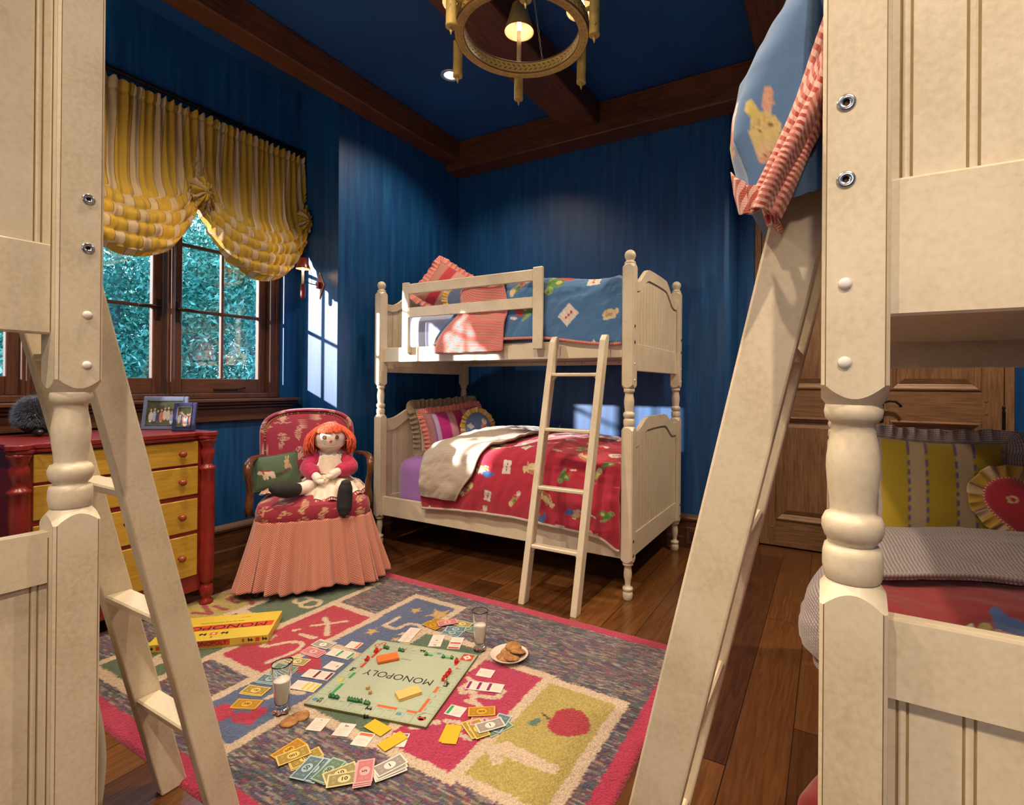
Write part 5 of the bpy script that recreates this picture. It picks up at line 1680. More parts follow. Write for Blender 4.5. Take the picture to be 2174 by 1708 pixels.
# chains to a ceiling rose
hub = Vector((0, 0, 0.56))
for k in range(3):
    a = a0 + 0.62 + k * 2 * PI / 3 - 1.05
    p0 = Vector((0.284 * math.cos(a), 0.284 * math.sin(a), hb)); p1 = hub
    d = p1 - p0; L = d.length; nn = int(L / 0.019); d.normalize()
    side = d.cross(Vector((0, 0, 1))).normalized(); oth = d.cross(side)
    m = MB()
    for j in range(nn):
        c = p0 + d * (j * L / nn)
        s1 = side if j % 2 else oth
        pts = [c + d * (0.0095 * math.sin(q)) + s1 * (0.0042 * math.cos(q)) for q in np.linspace(0, 2 * PI, 11)]
        m.tube(pts, 0.0011, 5)
    o = m.build('chain', flat('pale_chain', (0.45, 0.42, 0.4), 0.4, 0.7), t)
m = MB(); m.lathe([(0.02, 0.54), (0.03, 0.55), (0.03, 0.565), (0.006, 0.575), (0.006, 0.615), (0.055, 0.622), (0.06, 0.638)], 28)
m.build('ceiling_rose', TOLE, t)

# ================================================================== chest of drawers
CRED = flat('barn_red_paint', (0.19, 0.014, 0.012), 0.3, var=0.2, scale=20)
CYEL = wood('yellow_stained_front', (0.36, 0.20, 0.018), (0.52, 0.33, 0.04), 'Y', 9, 0.4, 10, 0.05)
t = thing('chest_of_drawers', 'barn red chest of drawers with yellow drawer fronts under the window', 'chest of drawers', (-0.07, -2.77, 0))
ox, oy = -0.07, -2.77
m = MB()
x0, x1 = -0.28, 0.245; y0, y1 = -0.36, 0.36
m.box(x0, x1, y0, y1, 0.09, 0.905, 0, 0.003)
m.build('carcass', CRED, t)
# top with round lobes over the columns
m = MB()
poly = [(x0 - 0.01, y0 - 0.045), (0.245, y0 - 0.045)]
def lobe(cx, cy, r, a0_, a1_, n=14):
    return [(cx + r * math.cos(q), cy + r * math.sin(q)) for q in np.linspace(a0_, a1_, n)]
poly += lobe(0.262, y0 - 0.018, 0.045, -PI / 2 - 0.3, PI / 2 + 0.1)
poly += [(0.275, y0 + 0.06), (0.275, y1 - 0.06)]
poly += lobe(0.262, y1 + 0.018, 0.045, -PI / 2 - 0.1, PI / 2 + 0.3)
poly += [(0.245, y1 + 0.045), (x0 - 0.01, y1 + 0.045)]
m.prism(poly, 0.922, 0.945, 'Z')
m.prism([(a * 0.985, b * 0.985) for a, b in poly], 0.906, 0.922, 'Z')
o = m.build('chest_top', CRED, t)
bv = o.modifiers.new('bev', 'BEVEL'); bv.width = 0.005; bv.segments = 3; bv.limit_method = 'ANGLE'
for sgn in (-1, 1):
    m = MB()
    m.lathe([(0.016, 0.0), (0.026, 0.003), (0.033, 0.015), (0.033, 0.028), (0.022, 0.040), (0.020, 0.050), (0.030, 0.062), (0.034, 0.085), (0.030, 0.112), (0.020, 0.125), (0.032, 0.135), (0.034, 0.15), (0.0355, 0.3), (0.0355, 0.66), (0.034, 0.735), (0.039, 0.742), (0.039, 0.752), (0.030, 0.757), (0.022, 0.772), (0.026, 0.79), (0.034, 0.82), (0.034, 0.84), (0.026, 0.862), (0.034, 0.873), (0.034, 0.885), (0.040, 0.893), (0.041, 0.905)], 32, 0, None, (0.258, sgn * (y1 + 0.016), 0))
    m.build('column_leg', CRED, t)
    m = MB(); m.lathe([(0.016, 0.0), (0.03, 0.02), (0.022, 0.05), (0.03, 0.09)], 20, 0, None, (x0 + 0.04, sgn * (y1 - 0.04), 0))
    m.build('rear_leg', CRED, t)
rows = [(0.775, 0.896), (0.614, 0.762), (0.42, 0.59), (0.18, 0.40)]
fx = x1
for k, (a, b) in enumerate(rows):
    spans = [(y0 + 0.030, 0.0 - 0.006), (0.006, y1 - 0.030)] if k == 0 else [(y0 + 0.030, y1 - 0.030)]
    if k == 0: spans = [(y0 + 0.030, y1 - 0.030)]
    for (ya, yb) in spans:
        m = MB(); m.box(fx - 0.005, fx + 0.010, ya, yb, a, b, 0, 0.003)
        d = m.build('drawer', CYEL, t)
        zc = (a + b) / 2 + (0.0 if k else 0.0)
        ks = [ya + 0.085, yb - 0.085] + ([yb - 0.30, ya + 0.30] if k == 0 else [])
        for yk in ks:
            m = MB()
            M = Matrix.Translation((fx + 0.010, yk, zc)) @ Matrix.Rotation(PI / 2, 4, 'Y')
            m.lathe([(0.012, 0), (0.007, 0.003), (0.0065, 0.010), (0.014, 0.015), (0.0175, 0.022), (0.016, 0.030), (0.009, 0.036), (0.0005, 0.038)], 22, 0, M)
            m.build('knob', flat('red_brown_knob', (0.24, 0.045, 0.02), 0.25), d)
        if k:
            m = MB(); m.prism([(0.0, 0.008), (0.006, 0.002), (0.004, -0.008), (-0.004, -0.008), (-0.006, 0.002)], fx + 0.010, fx + 0.0115, 'X', 0, Matrix.Translation((0, 0, zc + 0.02)))
            m.build('keyhole', IRON, d)
# things on the chest
def picture(label, p, w, h, face, fcol, seed, mat_in):
    t = thing('picture_frame', label, 'picture frame', (p[0], p[1], 0.946), 0, 'framed photographs on the chest')
    M = Matrix.Rotation(face, 4, 'Z') @ Matrix.Rotation(-0.16, 4, 'X')
    m = MB()
    b = 0.022
    # frame: local x across, z up, faces -y
    m.box(-w / 2, -w / 2 + b, -0.006, 0.006, 0, h, 0, 0.003, M); m.box(w / 2 - b, w / 2, -0.006, 0.006, 0, h, 0, 0.003, M)
    m.box(-w / 2 + b, w / 2 - b, -0.006, 0.006, 0, b, 0, 0.003, M); m.box(-w / 2 + b, w / 2 - b, -0.006, 0.006, h - b, h, 0, 0.003, M)
    e = b
    for (a0_, a1_, c0_, c1_) in ((-w / 2 + e, w / 2 - e, e, e + 0.004), (-w / 2 + e, w / 2 - e, h - e - 0.004, h - e), (-w / 2 + e, -w / 2 + e + 0.004, e, h - e), (w / 2 - e - 0.004, w / 2 - e, e, h - e)):
        m.box(a0_, a1_, -0.0075, 0.002, c0_, c1_, 1, 0, M)
    m.build('frame', [fcol, CHROME], t)
    # photograph
    nx, nz = 60, 50
    xs = np.linspace(-w / 2 + e + 0.004, w / 2 - e - 0.004, nx); zs = np.linspace(e + 0.004, h - e - 0.004, nz)
    XX, ZZ = np.meshgrid(xs, zs, indexing='ij')
    n = vnoise((XX + 1) * 60, (ZZ + 1) * 60, seed, 3) + 0.5
    dye = np.zeros((nx, nz, 3)); dye[:] = (0.05, 0.06, 0.035); dye *= (0.5 + n)[..., None]
    rs = np.random.RandomState(seed)
    for k in range(9):
        cx = -w / 2 + e + (w - 2 * e) * (0.12 + 0.76 * (k / 8)); cz = h * rs.uniform(0.36, 0.5)
        col = [(0.5, 0.45, 0.4), (0.3, 0.4, 0.6), (0.06, 0.06, 0.09), (0.45, 0.16, 0.14), (0.55, 0.5, 0.45)][k % 5]
        mk = ((XX - cx) / (w * 0.045)) ** 2 + ((ZZ - cz + 0.01) / (h * 0.16)) ** 2 < 1; dye[mk] = col
        mk = ((XX - cx) / (w * 0.022)) ** 2 + ((ZZ - cz - h * 0.15) / (h * 0.04)) ** 2 < 1; dye[mk] = (0.45, 0.28, 0.2)
    dye[ZZ < h * 0.26] *= 1.6
    P = np.stack([XX, 0 * XX - 0.003, ZZ], -1)
    Pm = P.reshape(-1, 3) @ np.array(M.to_3x3()).T
    sheet('photograph', Pm.reshape(nx, nz, 3), painted('photo_print', 0.2, 0.0, 50, 0.0), t, None, dye)
    m = MB(); m.prism([(0.006, h * 0.75), (0.07, 0.0), (0.06, 0.0), (0.006, h * 0.65)], -0.012, 0.012, 'X', 0, M)
    m.build('easel_leg', mat_in, t)
FB = flat('silver_blue_frame', (0.16, 0.20, 0.34), 0.25, 0.3)
FN = flat('navy_frame', (0.04, 0.045, 0.13), 0.25, 0.3)
pa, pb = G(297, 912, .945), G(392, 914, .945)
c1 = (pa + pb) / 2 + Vector((-0.03, 0.02, 0))
picture('larger silver blue picture frame standing on the red chest', c1, 0.235, 0.185, 0.62, FB, 3, IRON)
pa, pb = G(360, 915, .945), G(412, 915, .945)
c2 = (pa + pb) / 2
picture('smaller navy picture frame standing in front of the larger frame', c2 + Vector((0.015, 0, 0)), 0.118, 0.155, 0.60, FN, 8, IRON)
# fluffy dark toy
t = thing('plush_toy', 'fluffy dark porcupine plush toy on the left end of the red chest', 'plush toy', (-0.215, -2.985, 0.946))
DK = flat('dark_fur', (0.022, 0.022, 0.030), 0.9, var=0.4, scale=80)
DK2 = flat('blue_black_fur', (0.10, 0.12, 0.17), 0.85, var=0.5, scale=120)
m = MB(); m.sphere((0, 0, 0.098), 0.078, 28, 0, None, (0.9, 0.9, 1.1)); m.sphere((0.06, 0.06, 0.05), 0.045, 20, 0)
m.build('body', DK, t)
m = MB()
rs = random.Random(4)
for k in range(4200):
    a = rs.uniform(0, 2 * PI); z = rs.uniform(-0.55, 1); r = math.sqrt(1 - z * z)
    d = Vector((r * math.cos(a), r * math.sin(a), z)); p = Vector((0, 0, 0.098)) + Vector((d.x * .9, d.y * .9, d.z * 1.1)) * 0.076
    q = p + (d + Vector((rs.uniform(-.5, .5), rs.uniform(-.5, .5), rs.uniform(-.6, .2)))).normalized() * rs.uniform(0.014, 0.028)
    s_ = d.cross(Vector((0.3, 0.2, 1))).normalized() * 0.0012
    m.add([p - s_, p + s_, q], [(0, 1, 2)])
o = m.build('fur', DK2, t, recalc=False); o['kind'] = 'stuff'
for dx, dy in ((0.06, 0.0), (0.045, 0.06)):
    m = MB(); m.sphere((dx, dy, 0.02), 0.024, 16, 0, None, (1.4, 0.9, 0.8)); m.build('paw', flat('black_paw', (0.01, 0.01, 0.011), 0.35), t)
m = MB()
m.tube([(0, -0.05, 0.014), (0, -0.03, 0.018), (0, 0.0, 0.017), (0, 0.035, 0.014), (0, 0.05, 0.010)], [0.006, 0.013, 0.014, 0.012, 0.005], 12, 0, Matrix.Translation(G(298, 911, .946)))
tag(m.build('toy_figure', flat('dark_toy', (0.03, 0.028, 0.03), 0.4)), 'small dark toy lying left of the frames on the red chest', 'toy')
# ================================================================== upholstered chair, doll, cushion
CA = math.atan2(0.505, 0.383)
fxv = Vector((math.cos(CA), math.sin(CA), 0)); fyv = Vector((-math.sin(CA), math.cos(CA), 0))
F0 = Vector((0.5515, -1.9775, 0))
CH = F0 - fxv * 0.012
chair = thing('armchair', 'crimson patterned armchair with red striped gathered skirt, doll seated on it', 'armchair', CH, CA)
def toile(U, V, seed, base=(0.30, 0.008, 0.035), ink=(0.56, 0.34, 0.25)):
    dye = np.zeros(U.shape + (3,)); dye[:] = base
    rs = np.random.RandomState(seed)
    mask = np.zeros(U.shape, bool)
    # sprigs: stems with paired leaves, on a half-drop grid
    du, dv = 0.105, 0.155
    for i in range(int(U.min() / du) - 1, int(U.max() / du) + 2):
        for j in range(int(V.min() / dv) - 1, int(V.max() / dv) + 2):
            cu = i * du; cv = j * dv + (dv / 2 if i % 2 else 0)
            x = U - cu; y = V - cv
            kind = (i + j) % 3
            if kind == 0:
                bend = 0.012 * np.sin(y * 40)
                xx = x - bend
                w = 0.022 * np.sqrt(np.clip(1 - (y / 0.07) ** 2, 0, 1))
                leaf = (np.abs(xx) < w) & (np.mod(y + np.abs(xx) * 0.8, 0.013) < 0.0078) & (np.abs(y) < 0.07)
                mask |= leaf | ((np.abs(xx) < 0.002) & (np.abs(y) < 0.075))
            elif kind == 1:
                for (a, b, r) in ((0, 0.045, 0.028), (0.012, 0.018, 0.036), (-0.006, -0.012, 0.028)):
                    q = ((x - a) / r) ** 2 + ((y - b) / (r * 0.38)) ** 2
                    mask |= (q < 1) & (np.mod(np.arctan2(y - b + 0.02, x - a) * 7, 1.0) < 0.66)
                mask |= (np.abs(x - 0.002) < 0.0022) & (y > -0.05) & (y < 0.05)
            else:
                q = (x / 0.024) ** 2 + ((y - 0.01) / 0.036) ** 2
                mask |= (q < 1) & ((q > 0.72) | (np.mod(x * 120 + np.sin(y * 90), 1.0) < 0.5))
                for s in (-1, 1):
                    for kk in range(4):
                        aa = 0.6 + kk * 0.33
                        t_ = x * s * math.cos(aa) + (y + 0.03) * math.sin(aa); n_ = -x * s * math.sin(aa) + (y + 0.03) * math.cos(aa)
                        mask |= (t_ > 0) & (t_ < 0.05) & (np.abs(n_) < 0.0042 * (1 - t_ / 0.055)) & (y < 0.005)
                mask |= (np.abs(y + 0.036 - 0.003 * np.sin(x * 160)) < 0.0035) & (np.abs(x) < 0.05)
    mask &= vnoise(U * 120, V * 120, seed) > -0.26
    jit = 1 + 0.35 * vnoise(U * 50, V * 50, seed + 2)
    for k in range(3): dye[..., k] = np.where(mask, ink[k] * jit, base[k] * (1 + 0.2 * vnoise(U * 20, V * 20, 1)))
    return dye
DAMASK = painted('woven_toile', 0.7, 0.15, 500, 0.3)
WALNUT = wood('walnut', (0.05, 0.016, 0.006), (0.15, 0.055, 0.02), 'Z', 14, 0.25, 6, 0.05)
# seat
def seatoutline(n=160):
    """closed plan outline (x,y): wide front, narrower back, rounded"""
    a = np.linspace(0, 2 * PI, n + 1)[:-1]
    c, s = np.cos(a), np.sin(a)
    ex = 0.38
    X = np.sign(c) * np.abs(c) ** ex; Y = np.sign(s) * np.abs(s) ** ex
    hy = 0.27; hx = np.where(True, 0.318 - 0.055 * (Y + 1) / 2, 0)
    px, py = X * hx, Y * hy + 0.275 - 0.02 * (1 - X ** 2) * (Y < 0)
    if n > 3000: return px, py
    px, py = seatoutline(6000)
    L = np.concatenate([[0], np.cumsum(np.hypot(np.diff(np.append(px, px[0])), np.diff(np.append(py, py[0]))))])
    q = np.linspace(0, L[-1], n + 1)[:-1]
    return np.interp(q, L, np.append(px, px[0])), np.interp(q, L, np.append(py, py[0]))
ox_, oy_ = seatoutline(200)
cxm, cym = 0.0, 0.275
m_ = 60
P = np.zeros((200, m_, 3)); UVc = np.zeros((200, m_, 2))
for j in range(m_):
    tt = j / (m_ - 1)
    if tt < 0.35:
        k = 1.0; q = tt / 0.35; bul = 0.012 * math.sin(PI * q); zz = 0.405 + 0.105 * q
        sc = 1 + bul / 0.3
    else:
        q = (tt - 0.35) / 0.65; sc = math.cos(q * PI / 2) ** 0.8 if q < 1 else 0; zz = 0.510 + 0.062 * (1 - sc ** 2.6)
    P[:, j, 0] = (ox_ - cxm) * sc + cxm; P[:, j, 1] = (oy_ - cym) * sc + cym
    P[:, j, 2] = zz
    UVc[:, j, 0] = P[:, j, 0]; UVc[:, j, 1] = P[:, j, 1] if tt >= 0.35 else P[:, j, 1] - (0.51 - zz)
# piping lip at the front edge gets slightly pushed by the legs of the doll: left smooth
d = toile(UVc[..., 0] + 0.06, UVc[..., 1] + 0.03 + (P[..., 2] < 0.50) * (P[..., 2] - 0.5), 4, ink=(0.60, 0.36, 0.20))
sheet('seat', P, DAMASK, chair, UVc, d, close=True)
# skirt
N = 1100; mz = 36
sx_, sy2 = seatoutline(N)
per = np.concatenate([[0], np.cumsum(np.hypot(np.diff(sx_), np.diff(sy2)))])
rs = np.random.RandomState(2)
ph = np.cumsum(0.5 + rs.rand(N)); ph = ph / ph[-1] * 2 * PI * 34
slow = np.interp(np.arange(N), np.linspace(0, N, 24), rs.uniform(0.3, 1.0, 24), period=N)
P = np.zeros((N, mz, 3)); UVs = np.zeros((N, mz, 2))
nxv = sx_ - 0; nyv = (sy2 - 0.275); nl = np.hypot(nxv, nyv); nxv = nxv / nl; nyv = nyv / nl
for j in range(mz):
    q = j / (mz - 1)
    flare = 0.012 + 0.085 * q ** 1.1
    fl = flare * (1.0 + 0.25 * (np.abs(sx_) > 0.25) * (sy2 < 0.2))
    w = (0.004 + 0.022 * q ** 0.8) * np.sin(ph * (1 - 0.0)) * slow + 0.012 * q * np.sin(ph / 3.1)
    P[:, j, 0] = sx_ + nxv * (fl + w); P[:, j, 1] = sy2 + nyv * (fl + w)
    botz = 0.055 + 0.012 * np.sin(ph / 5.0) - 0.0
    P[:, j, 2] = 0.425 - (0.425 - botz) * q + 0.004 * (j == 0) * np.sin(ph)
    UVs[:, j, 0] = per * (1.0 + 0.3 * q) + 0.002 * np.sin(ph + 0.7) * q; UVs[:, j, 1] = P[:, j, 2]
TICK_SK = striped('skirt_ticking', [(0.62, 0.36, 0.25), (0.32, 0.022, 0.022)], [0.5], 0.0115, 'X')
P[-1] = P[0] * 0.5 + P[-1] * 0.5
sheet('skirt', P, TICK_SK, chair, UVs, thick=0.003, close=True)
m = MB()
loop = [(float(a), float(b), 0.421) for a, b in zip(sx_[::6] * 1.018, (sy2[::6] - .275) * 1.018 + .275)]
add_uvtube(m, loop + [loop[0]], 0.006)
m.build('seat_piping', flat('crimson_cord', (0.30, 0.02, 0.03), 0.7), chair)
for (x, y, fr) in ((-0.262, 0.065, 1), (0.262, 0.065, 1), (-0.22, 0.48, 0), (0.22, 0.48, 0)):
    m = MB()
    sx = -1 if x < 0 else 1
    k = -1 if fr else 1
    pts = [(x, y, 0.39), (x + sx * .008, y + k * .008, 0.28), (x + sx * 0.004, y + k * 0.004, 0.14), (x + sx * .010, y + k * .012, 0.06), (x + sx * .036, y + k * .036, 0.020), (x + sx * .046, y + k * .046, 0.0)]
    m.tube(pts, [0.026, 0.026, 0.018, 0.015, 0.020, 0.016], 14)
    m.build('leg', WALNUT, chair)
# back : shield in the plane leaning backwards
def backpt(x, z, d=0.0):
    """x across, z height above the seat, d forward offset"""
    y = 0.44 + 0.20 * (z - 0.5)
    return (x - 0.045, y - d, z)
nA = 180
a = np.linspace(0, 2 * PI, nA + 1)[:-1]
cx_, sz_ = np.cos(a), np.sin(a)
e1 = 0.42
BX = np.sign(cx_) * np.abs(cx_) ** e1; BZ = np.sign(sz_) * np.abs(sz_) ** e1
bw = 0.283 + 0.012 * BZ
topc = 0.775 + 0.228 * BZ + 0.040 * np.clip(BZ, 0, 1) * (1 - BX ** 2)
OX_, OZ_ = BX * bw, topc
r = np.linspace(0, 1, 50)
def backshell(front):
    P = np.zeros((nA, len(r), 3)); UV = np.zeros((nA, len(r), 2))
    for j, q in enumerate(r):
        sc = 1 - q
        X = OX_ * sc; Z = (OZ_ - 0.785) * sc + 0.785
        rim = math.exp(-((q - 0.045) / 0.045) ** 2) * 0.020
        groove = math.exp(-((q - 0.125) / 0.018) ** 2) * 0.006
        dome = 0.032 * (1 - sc ** 3) if q > 0.12 else 0.0
        dd = (0.022 * min(1, q / 0.04) ** 0.5 + rim - groove + dome) if front else -(0.03 * min(1, q / 0.04) ** 0.5)
        y = 0.44 + 0.20 * (Z - 0.5) - dd
        P[:, j, 0] = X - 0.045; P[:, j, 1] = y; P[:, j, 2] = Z
        UV[:, j, 0] = X; UV[:, j, 1] = Z
    return P, UV
Pf, UVf = backshell(True); Pb, UVb = backshell(False)
P = np.concatenate([Pf[:, ::-1], Pb[:, 1:]], 1); UV = np.concatenate([UVf[:, ::-1], UVb[:, 1:]], 1)
d = toile(UV[..., 0] + 0.05, UV[..., 1] + 0.02, 9, base=(0.32, 0.006, 0.045), ink=(0.56, 0.33, 0.27))
sheet('backrest', P, DAMASK, chair, UV, d, close=True)
m = MB()
pts = []
for x, z in zip(OX_ * 0.885, (OZ_ - 0.785) * 0.885 + 0.785): pts.append(backpt(x, z, 0.026))
pts.append(pts[0])
m.tube(pts, 0.0065, 8)
n_ = len(pts)
for k in range(0, n_ - 1):
    if k % 2: continue
    p = Vector(pts[k]); m.sphere(tuple(p + Vector((0, -0.003, 0))), 0.0062, 6, 1)
m.build('rope_trim', [flat('dark_red_cord', (0.10, 0.008, 0.010), 0.6), flat('gold_pink_cord', (0.42, 0.22, 0.12), 0.6)], chair)
for sg in (-1, 1):
    m = MB()
    X = lambda v: sg * v - 0.02
    pts = [(X(0.275), 0.45, 0.745), (X(0.30), 0.36, 0.752), (X(0.322), 0.26, 0.757), (X(0.332), 0.17, 0.752), (X(0.334), 0.115, 0.738), (X(0.334), 0.09, 0.705), (X(0.33), 0.105, 0.655), (X(0.325), 0.135, 0.60), (X(0.326), 0.14, 0.55), (X(0.330), 0.13, 0.50), (X(0.325), 0.13, 0.44)]
    m.tube(pts, [0.012, 0.015, 0.017, 0.020, 0.024, 0.021, 0.017, 0.019, 0.021, 0.023, 0.020], 14)
    m.build('arm', WALNUT, chair)
    m = MB()
    m.tube([(X(0.235), 0.43, 0.50), (X(0.245), 0.435, 0.56)], [0.018, 0.014], 10)
    m.build('back_stump', WALNUT, chair)
CM = Matrix.Translation(CH) @ Matrix.Rotation(CA, 4, 'Z')
def on_chair(name, label, cat):
    t = thing(name, label, cat); t.matrix_world = CM.copy(); return t
# green cushion
t = thing('cushion', 'small green cushion with appliqued animals at the left arm of the armchair', 'cushion')
t.matrix_world = CM @ frame((-0.225, 0.285, 0.668), (0.12, -0.93, 0.34), (-0.12, 0.1, 1))
w, h = 0.27, 0.21
U, V, X, Y, Z = rectpillow(w, h, 0.09, 90, 70)
dye = np.zeros(X.shape + (3,)); dye[:] = (0.075, 0.125, 0.07)
def ell(dye, X, Y, cx, cy, rx, ry, rot, col):
    c_, s_ = math.cos(rot), math.sin(rot)
    a_ = (X - cx) * c_ + (Y - cy) * s_; b_ = -(X - cx) * s_ + (Y - cy) * c_
    dye[(a_ / rx) ** 2 + (b_ / ry) ** 2 < 1] = col
ell(dye, X, Y, 0.0, -0.03, 0.05, 0.012, 0.1, (0.04, 0.05, 0.02))
ell(dye, X, Y, -0.045, -0.012, 0.036, 0.017, -0.15, (0.62, 0.52, 0.42)); ell(dye, X, Y, -0.085, 0.0, 0.014, 0.012, 0, (0.60, 0.50, 0.40))
for dx in (-0.065, -0.05, -0.025, -0.012): ell(dye, X, Y, dx, -0.034, 0.007, 0.014, 0.2, (0.58, 0.48, 0.38))
ell(dye, X, Y, -0.05, 0.004, 0.034, 0.0045, -0.2, (0.30, 0.03, 0.03)); ell(dye, X, Y, -0.068, -0.004, 0.004, 0.014, 0.3, (0.30, 0.03, 0.03))
ell(dye, X, Y, 0.07, 0.012, 0.020, 0.026, 0.2, (0.42, 0.30, 0.17)); ell(dye, X, Y, 0.066, 0.045, 0.015, 0.013, 0, (0.44, 0.32, 0.19))
ell(dye, X, Y, 0.078, 0.070, 0.0048, 0.018, -0.25, (0.42, 0.30, 0.18)); ell(dye, X, Y, 0.066, 0.070, 0.0045, 0.017, 0.0, (0.42, 0.30, 0.18)); ell(dye, X, Y, 0.058, -0.014, 0.03, 0.012, 0.5, (0.10, 0.06, 0.04))
closed_pair('cushion_body', X, Y, Z, COTTON, t, np.stack([X, Y], -1), dye)
m = MB(); pp = rectpath(w * 1.0, h * 1.0); add_uvtube(m, [(a_, b_, 0) for a_, b_ in pp] + [(pp[0][0], pp[0][1], 0)], 0.005)
m.build('piping', flat('green_cord', (0.05, 0.085, 0.045), 0.8), t)
# a folded cream cloth under the cushion
t = thing('folded_cloth', 'cream and red patterned cloth lying on the armchair seat behind the doll foot', 'cloth')
t.matrix_world = CM @ Matrix.Translation((-0.20, 0.21, 0.563))
U, V, X, Y, Z = rectpillow(0.20, 0.16, 0.03)
dye = np.zeros(X.shape + (3,)); dye[:] = (0.55, 0.42, 0.33)
dye[np.mod(X * 40 + 0.6 * np.sin(Y * 60), 1) < 0.3] = (0.45, 0.08, 0.08)
closed_pair('cloth_body', X, Y, Z + 0.004 * np.sin(X * 90), COTTON, t, np.stack([X, Y], -1), dye)

# ---- rag doll (a plain cloth doll), seated, facing the room
doll = on_chair('rag_doll', 'large cloth rag doll with orange yarn hair seated on the crimson armchair', 'doll')
def skin_body(name, chains, mat, parent, sub=2):
    """chains: list of lists of (x,y,z,r); first point of later chains may equal an earlier point"""
    verts = []; edges = []; rad = []
    def idx(p):
        for i, q in enumerate(verts):
            if (Vector(q) - Vector(p[:3])).length < 1e-6: return i
        verts.append(tuple(p[:3])); rad.append(p[3]); return len(verts) - 1
    for ch in chains:
        ids = [idx(p) for p in ch]
        edges += list(zip(ids[:-1], ids[1:]))
    me = bpy.data.meshes.new(name); me.from_pydata(verts, edges, []); me.update()
    o = bpy.data.objects.new(name, me); COL.objects.link(o); o.parent = parent
    sk = o.modifiers.new('skin', 'SKIN')
    if not me.skin_vertices: me.attributes.new  # layer is created by the modifier
    return o, rad
def blob(name, mat, parent, pts, n=20):
    """smooth tapered body through points (x,y,z,r[,flatx,flaty])"""
    m = MB(); P = [Vector(p[:3]) for p in pts]; R = [p[3] for p in pts]
    # resample smoothly
    Q = []; RR = []
    for i in range(len(P) - 1):
        p0 = P[max(i - 1, 0)]; p1 = P[i]; p2 = P[i + 1]; p3 = P[min(i + 2, len(P) - 1)]
        for k in range(5):
            t_ = k / 5
            Q.append(0.5 * ((2 * p1) + (p2 - p0) * t_ + (2 * p0 - 5 * p1 + 4 * p2 - p3) * t_ * t_ + (3 * p1 - p0 - 3 * p2 + p3) * t_ ** 3))
            s_ = t_ * t_ * (3 - 2 * t_); RR.append(R[i] * (1 - s_) + R[i + 1] * s_)
    Q.append(P[-1]); RR.append(R[-1])
    m.tube(Q, RR, n)
    return m.build(name, mat, parent)
MUSL = flat('muslin', (0.78, 0.68, 0.60), 0.9, var=0.05, scale=200, bmp=0.1)
DRESS = striped('crimson_print', [(0.42, 0.012, 0.07), (0.50, 0.03, 0.09)], [0.5], 0.012, 'X')
DRS = flat('crimson_dress', (0.42, 0.010, 0.065), 0.8, var=0.3, scale=70, sheen=0.3)
APR = flat('cream_apron', (0.78, 0.66, 0.55), 0.9, var=0.06, scale=60, bmp=0.2)
LACE = flat('white_lace', (0.82, 0.80, 0.84), 0.9, var=0.12, scale=90, bmp=0.6)
BLK = flat('black_boot_cloth', (0.014, 0.013, 0.016), 0.8, var=0.3, scale=60)
hx = 0.085
# body (continuous torso + neck + head)
blob('body', MUSL, doll, [(hx, 0.30, 0.56, 0.03), (hx, 0.30, 0.585, 0.085), (hx, 0.30, 0.66, 0.088), (hx, 0.295, 0.73, 0.080), (hx, 0.285, 0.772, 0.050), (hx, 0.272, 0.79, 0.044), (hx, 0.262, 0.805, 0.060), (hx, 0.254, 0.835, 0.090), (hx, 0.25, 0.875, 0.098), (hx, 0.25, 0.915, 0.088), (hx, 0.255, 0.945, 0.055), (hx, 0.256, 0.957, 0.01)], 32)
hc = Vector((hx, 0.25, 0.868)); hr = 0.098
def facept(x, z):
    """front surface of the head"""
    dx, dz = x, z
    r_ = 0.099
    y = -math.sqrt(max(0.0, r_ * r_ - dx * dx - 0.75 * dz * dz))
    return Vector((hc.x + dx, hc.y + y - 0.001, hc.z + dz))
m = MB()
for sg in (-1, 1):
    c = facept(sg * 0.036, 0.012)
    n_ = (c - hc); n_.z *= 0.75; n_.normalize()
    M = Matrix.Translation(c) @ n_.to_track_quat('Z', 'Y').to_matrix().to_4x4()
    m.lathe([(0.0125, -0.003), (0.0125, 0.002), (0.0105, 0.0035), (0.0085, 0.0028), (0.0005, 0.0028)], 20, 0, M)
    for q in (-0.003, 0.003):
        m.lathe([(0.0014, 0.0026), (0.0014, 0.0038)], 8, 1, M @ Matrix.Translation((q, 0, 0)))
m.build('button_eyes', [flat('brown_button', (0.13, 0.045, 0.025), 0.3), flat('button_thread', (0.5, 0.35, 0.25), 0.8)], doll)
m = MB()
c = facept(0, -0.012); m.sphere(tuple(c + Vector((0, 0.004, 0))), 0.0085, 12, 0, None, (1, 0.8, 0.9))
m.build('nose', flat('red_felt', (0.50, 0.05, 0.05), 0.9), doll)
m = MB()
pts = [facept(0.038 * math.sin(q), -0.028 - 0.014 * math.cos(q) + 0.004) for q in np.linspace(-1.45, 1.45, 17)]
m.tube([tuple(p) for p in pts], 0.0009, 6)
for sg in (-1, 1):
    pts = [facept(sg * 0.036 + 0.015 * math.sin(q), 0.012 - 0.015 - 0.003 * math.cos(q)) for q in np.linspace(-1.1, 1.1, 7)]
    m.tube([tuple(p) for p in pts], 0.0006, 5)
m.build('stitched_mouth', flat('brown_thread', (0.12, 0.05, 0.05), 0.9), doll)
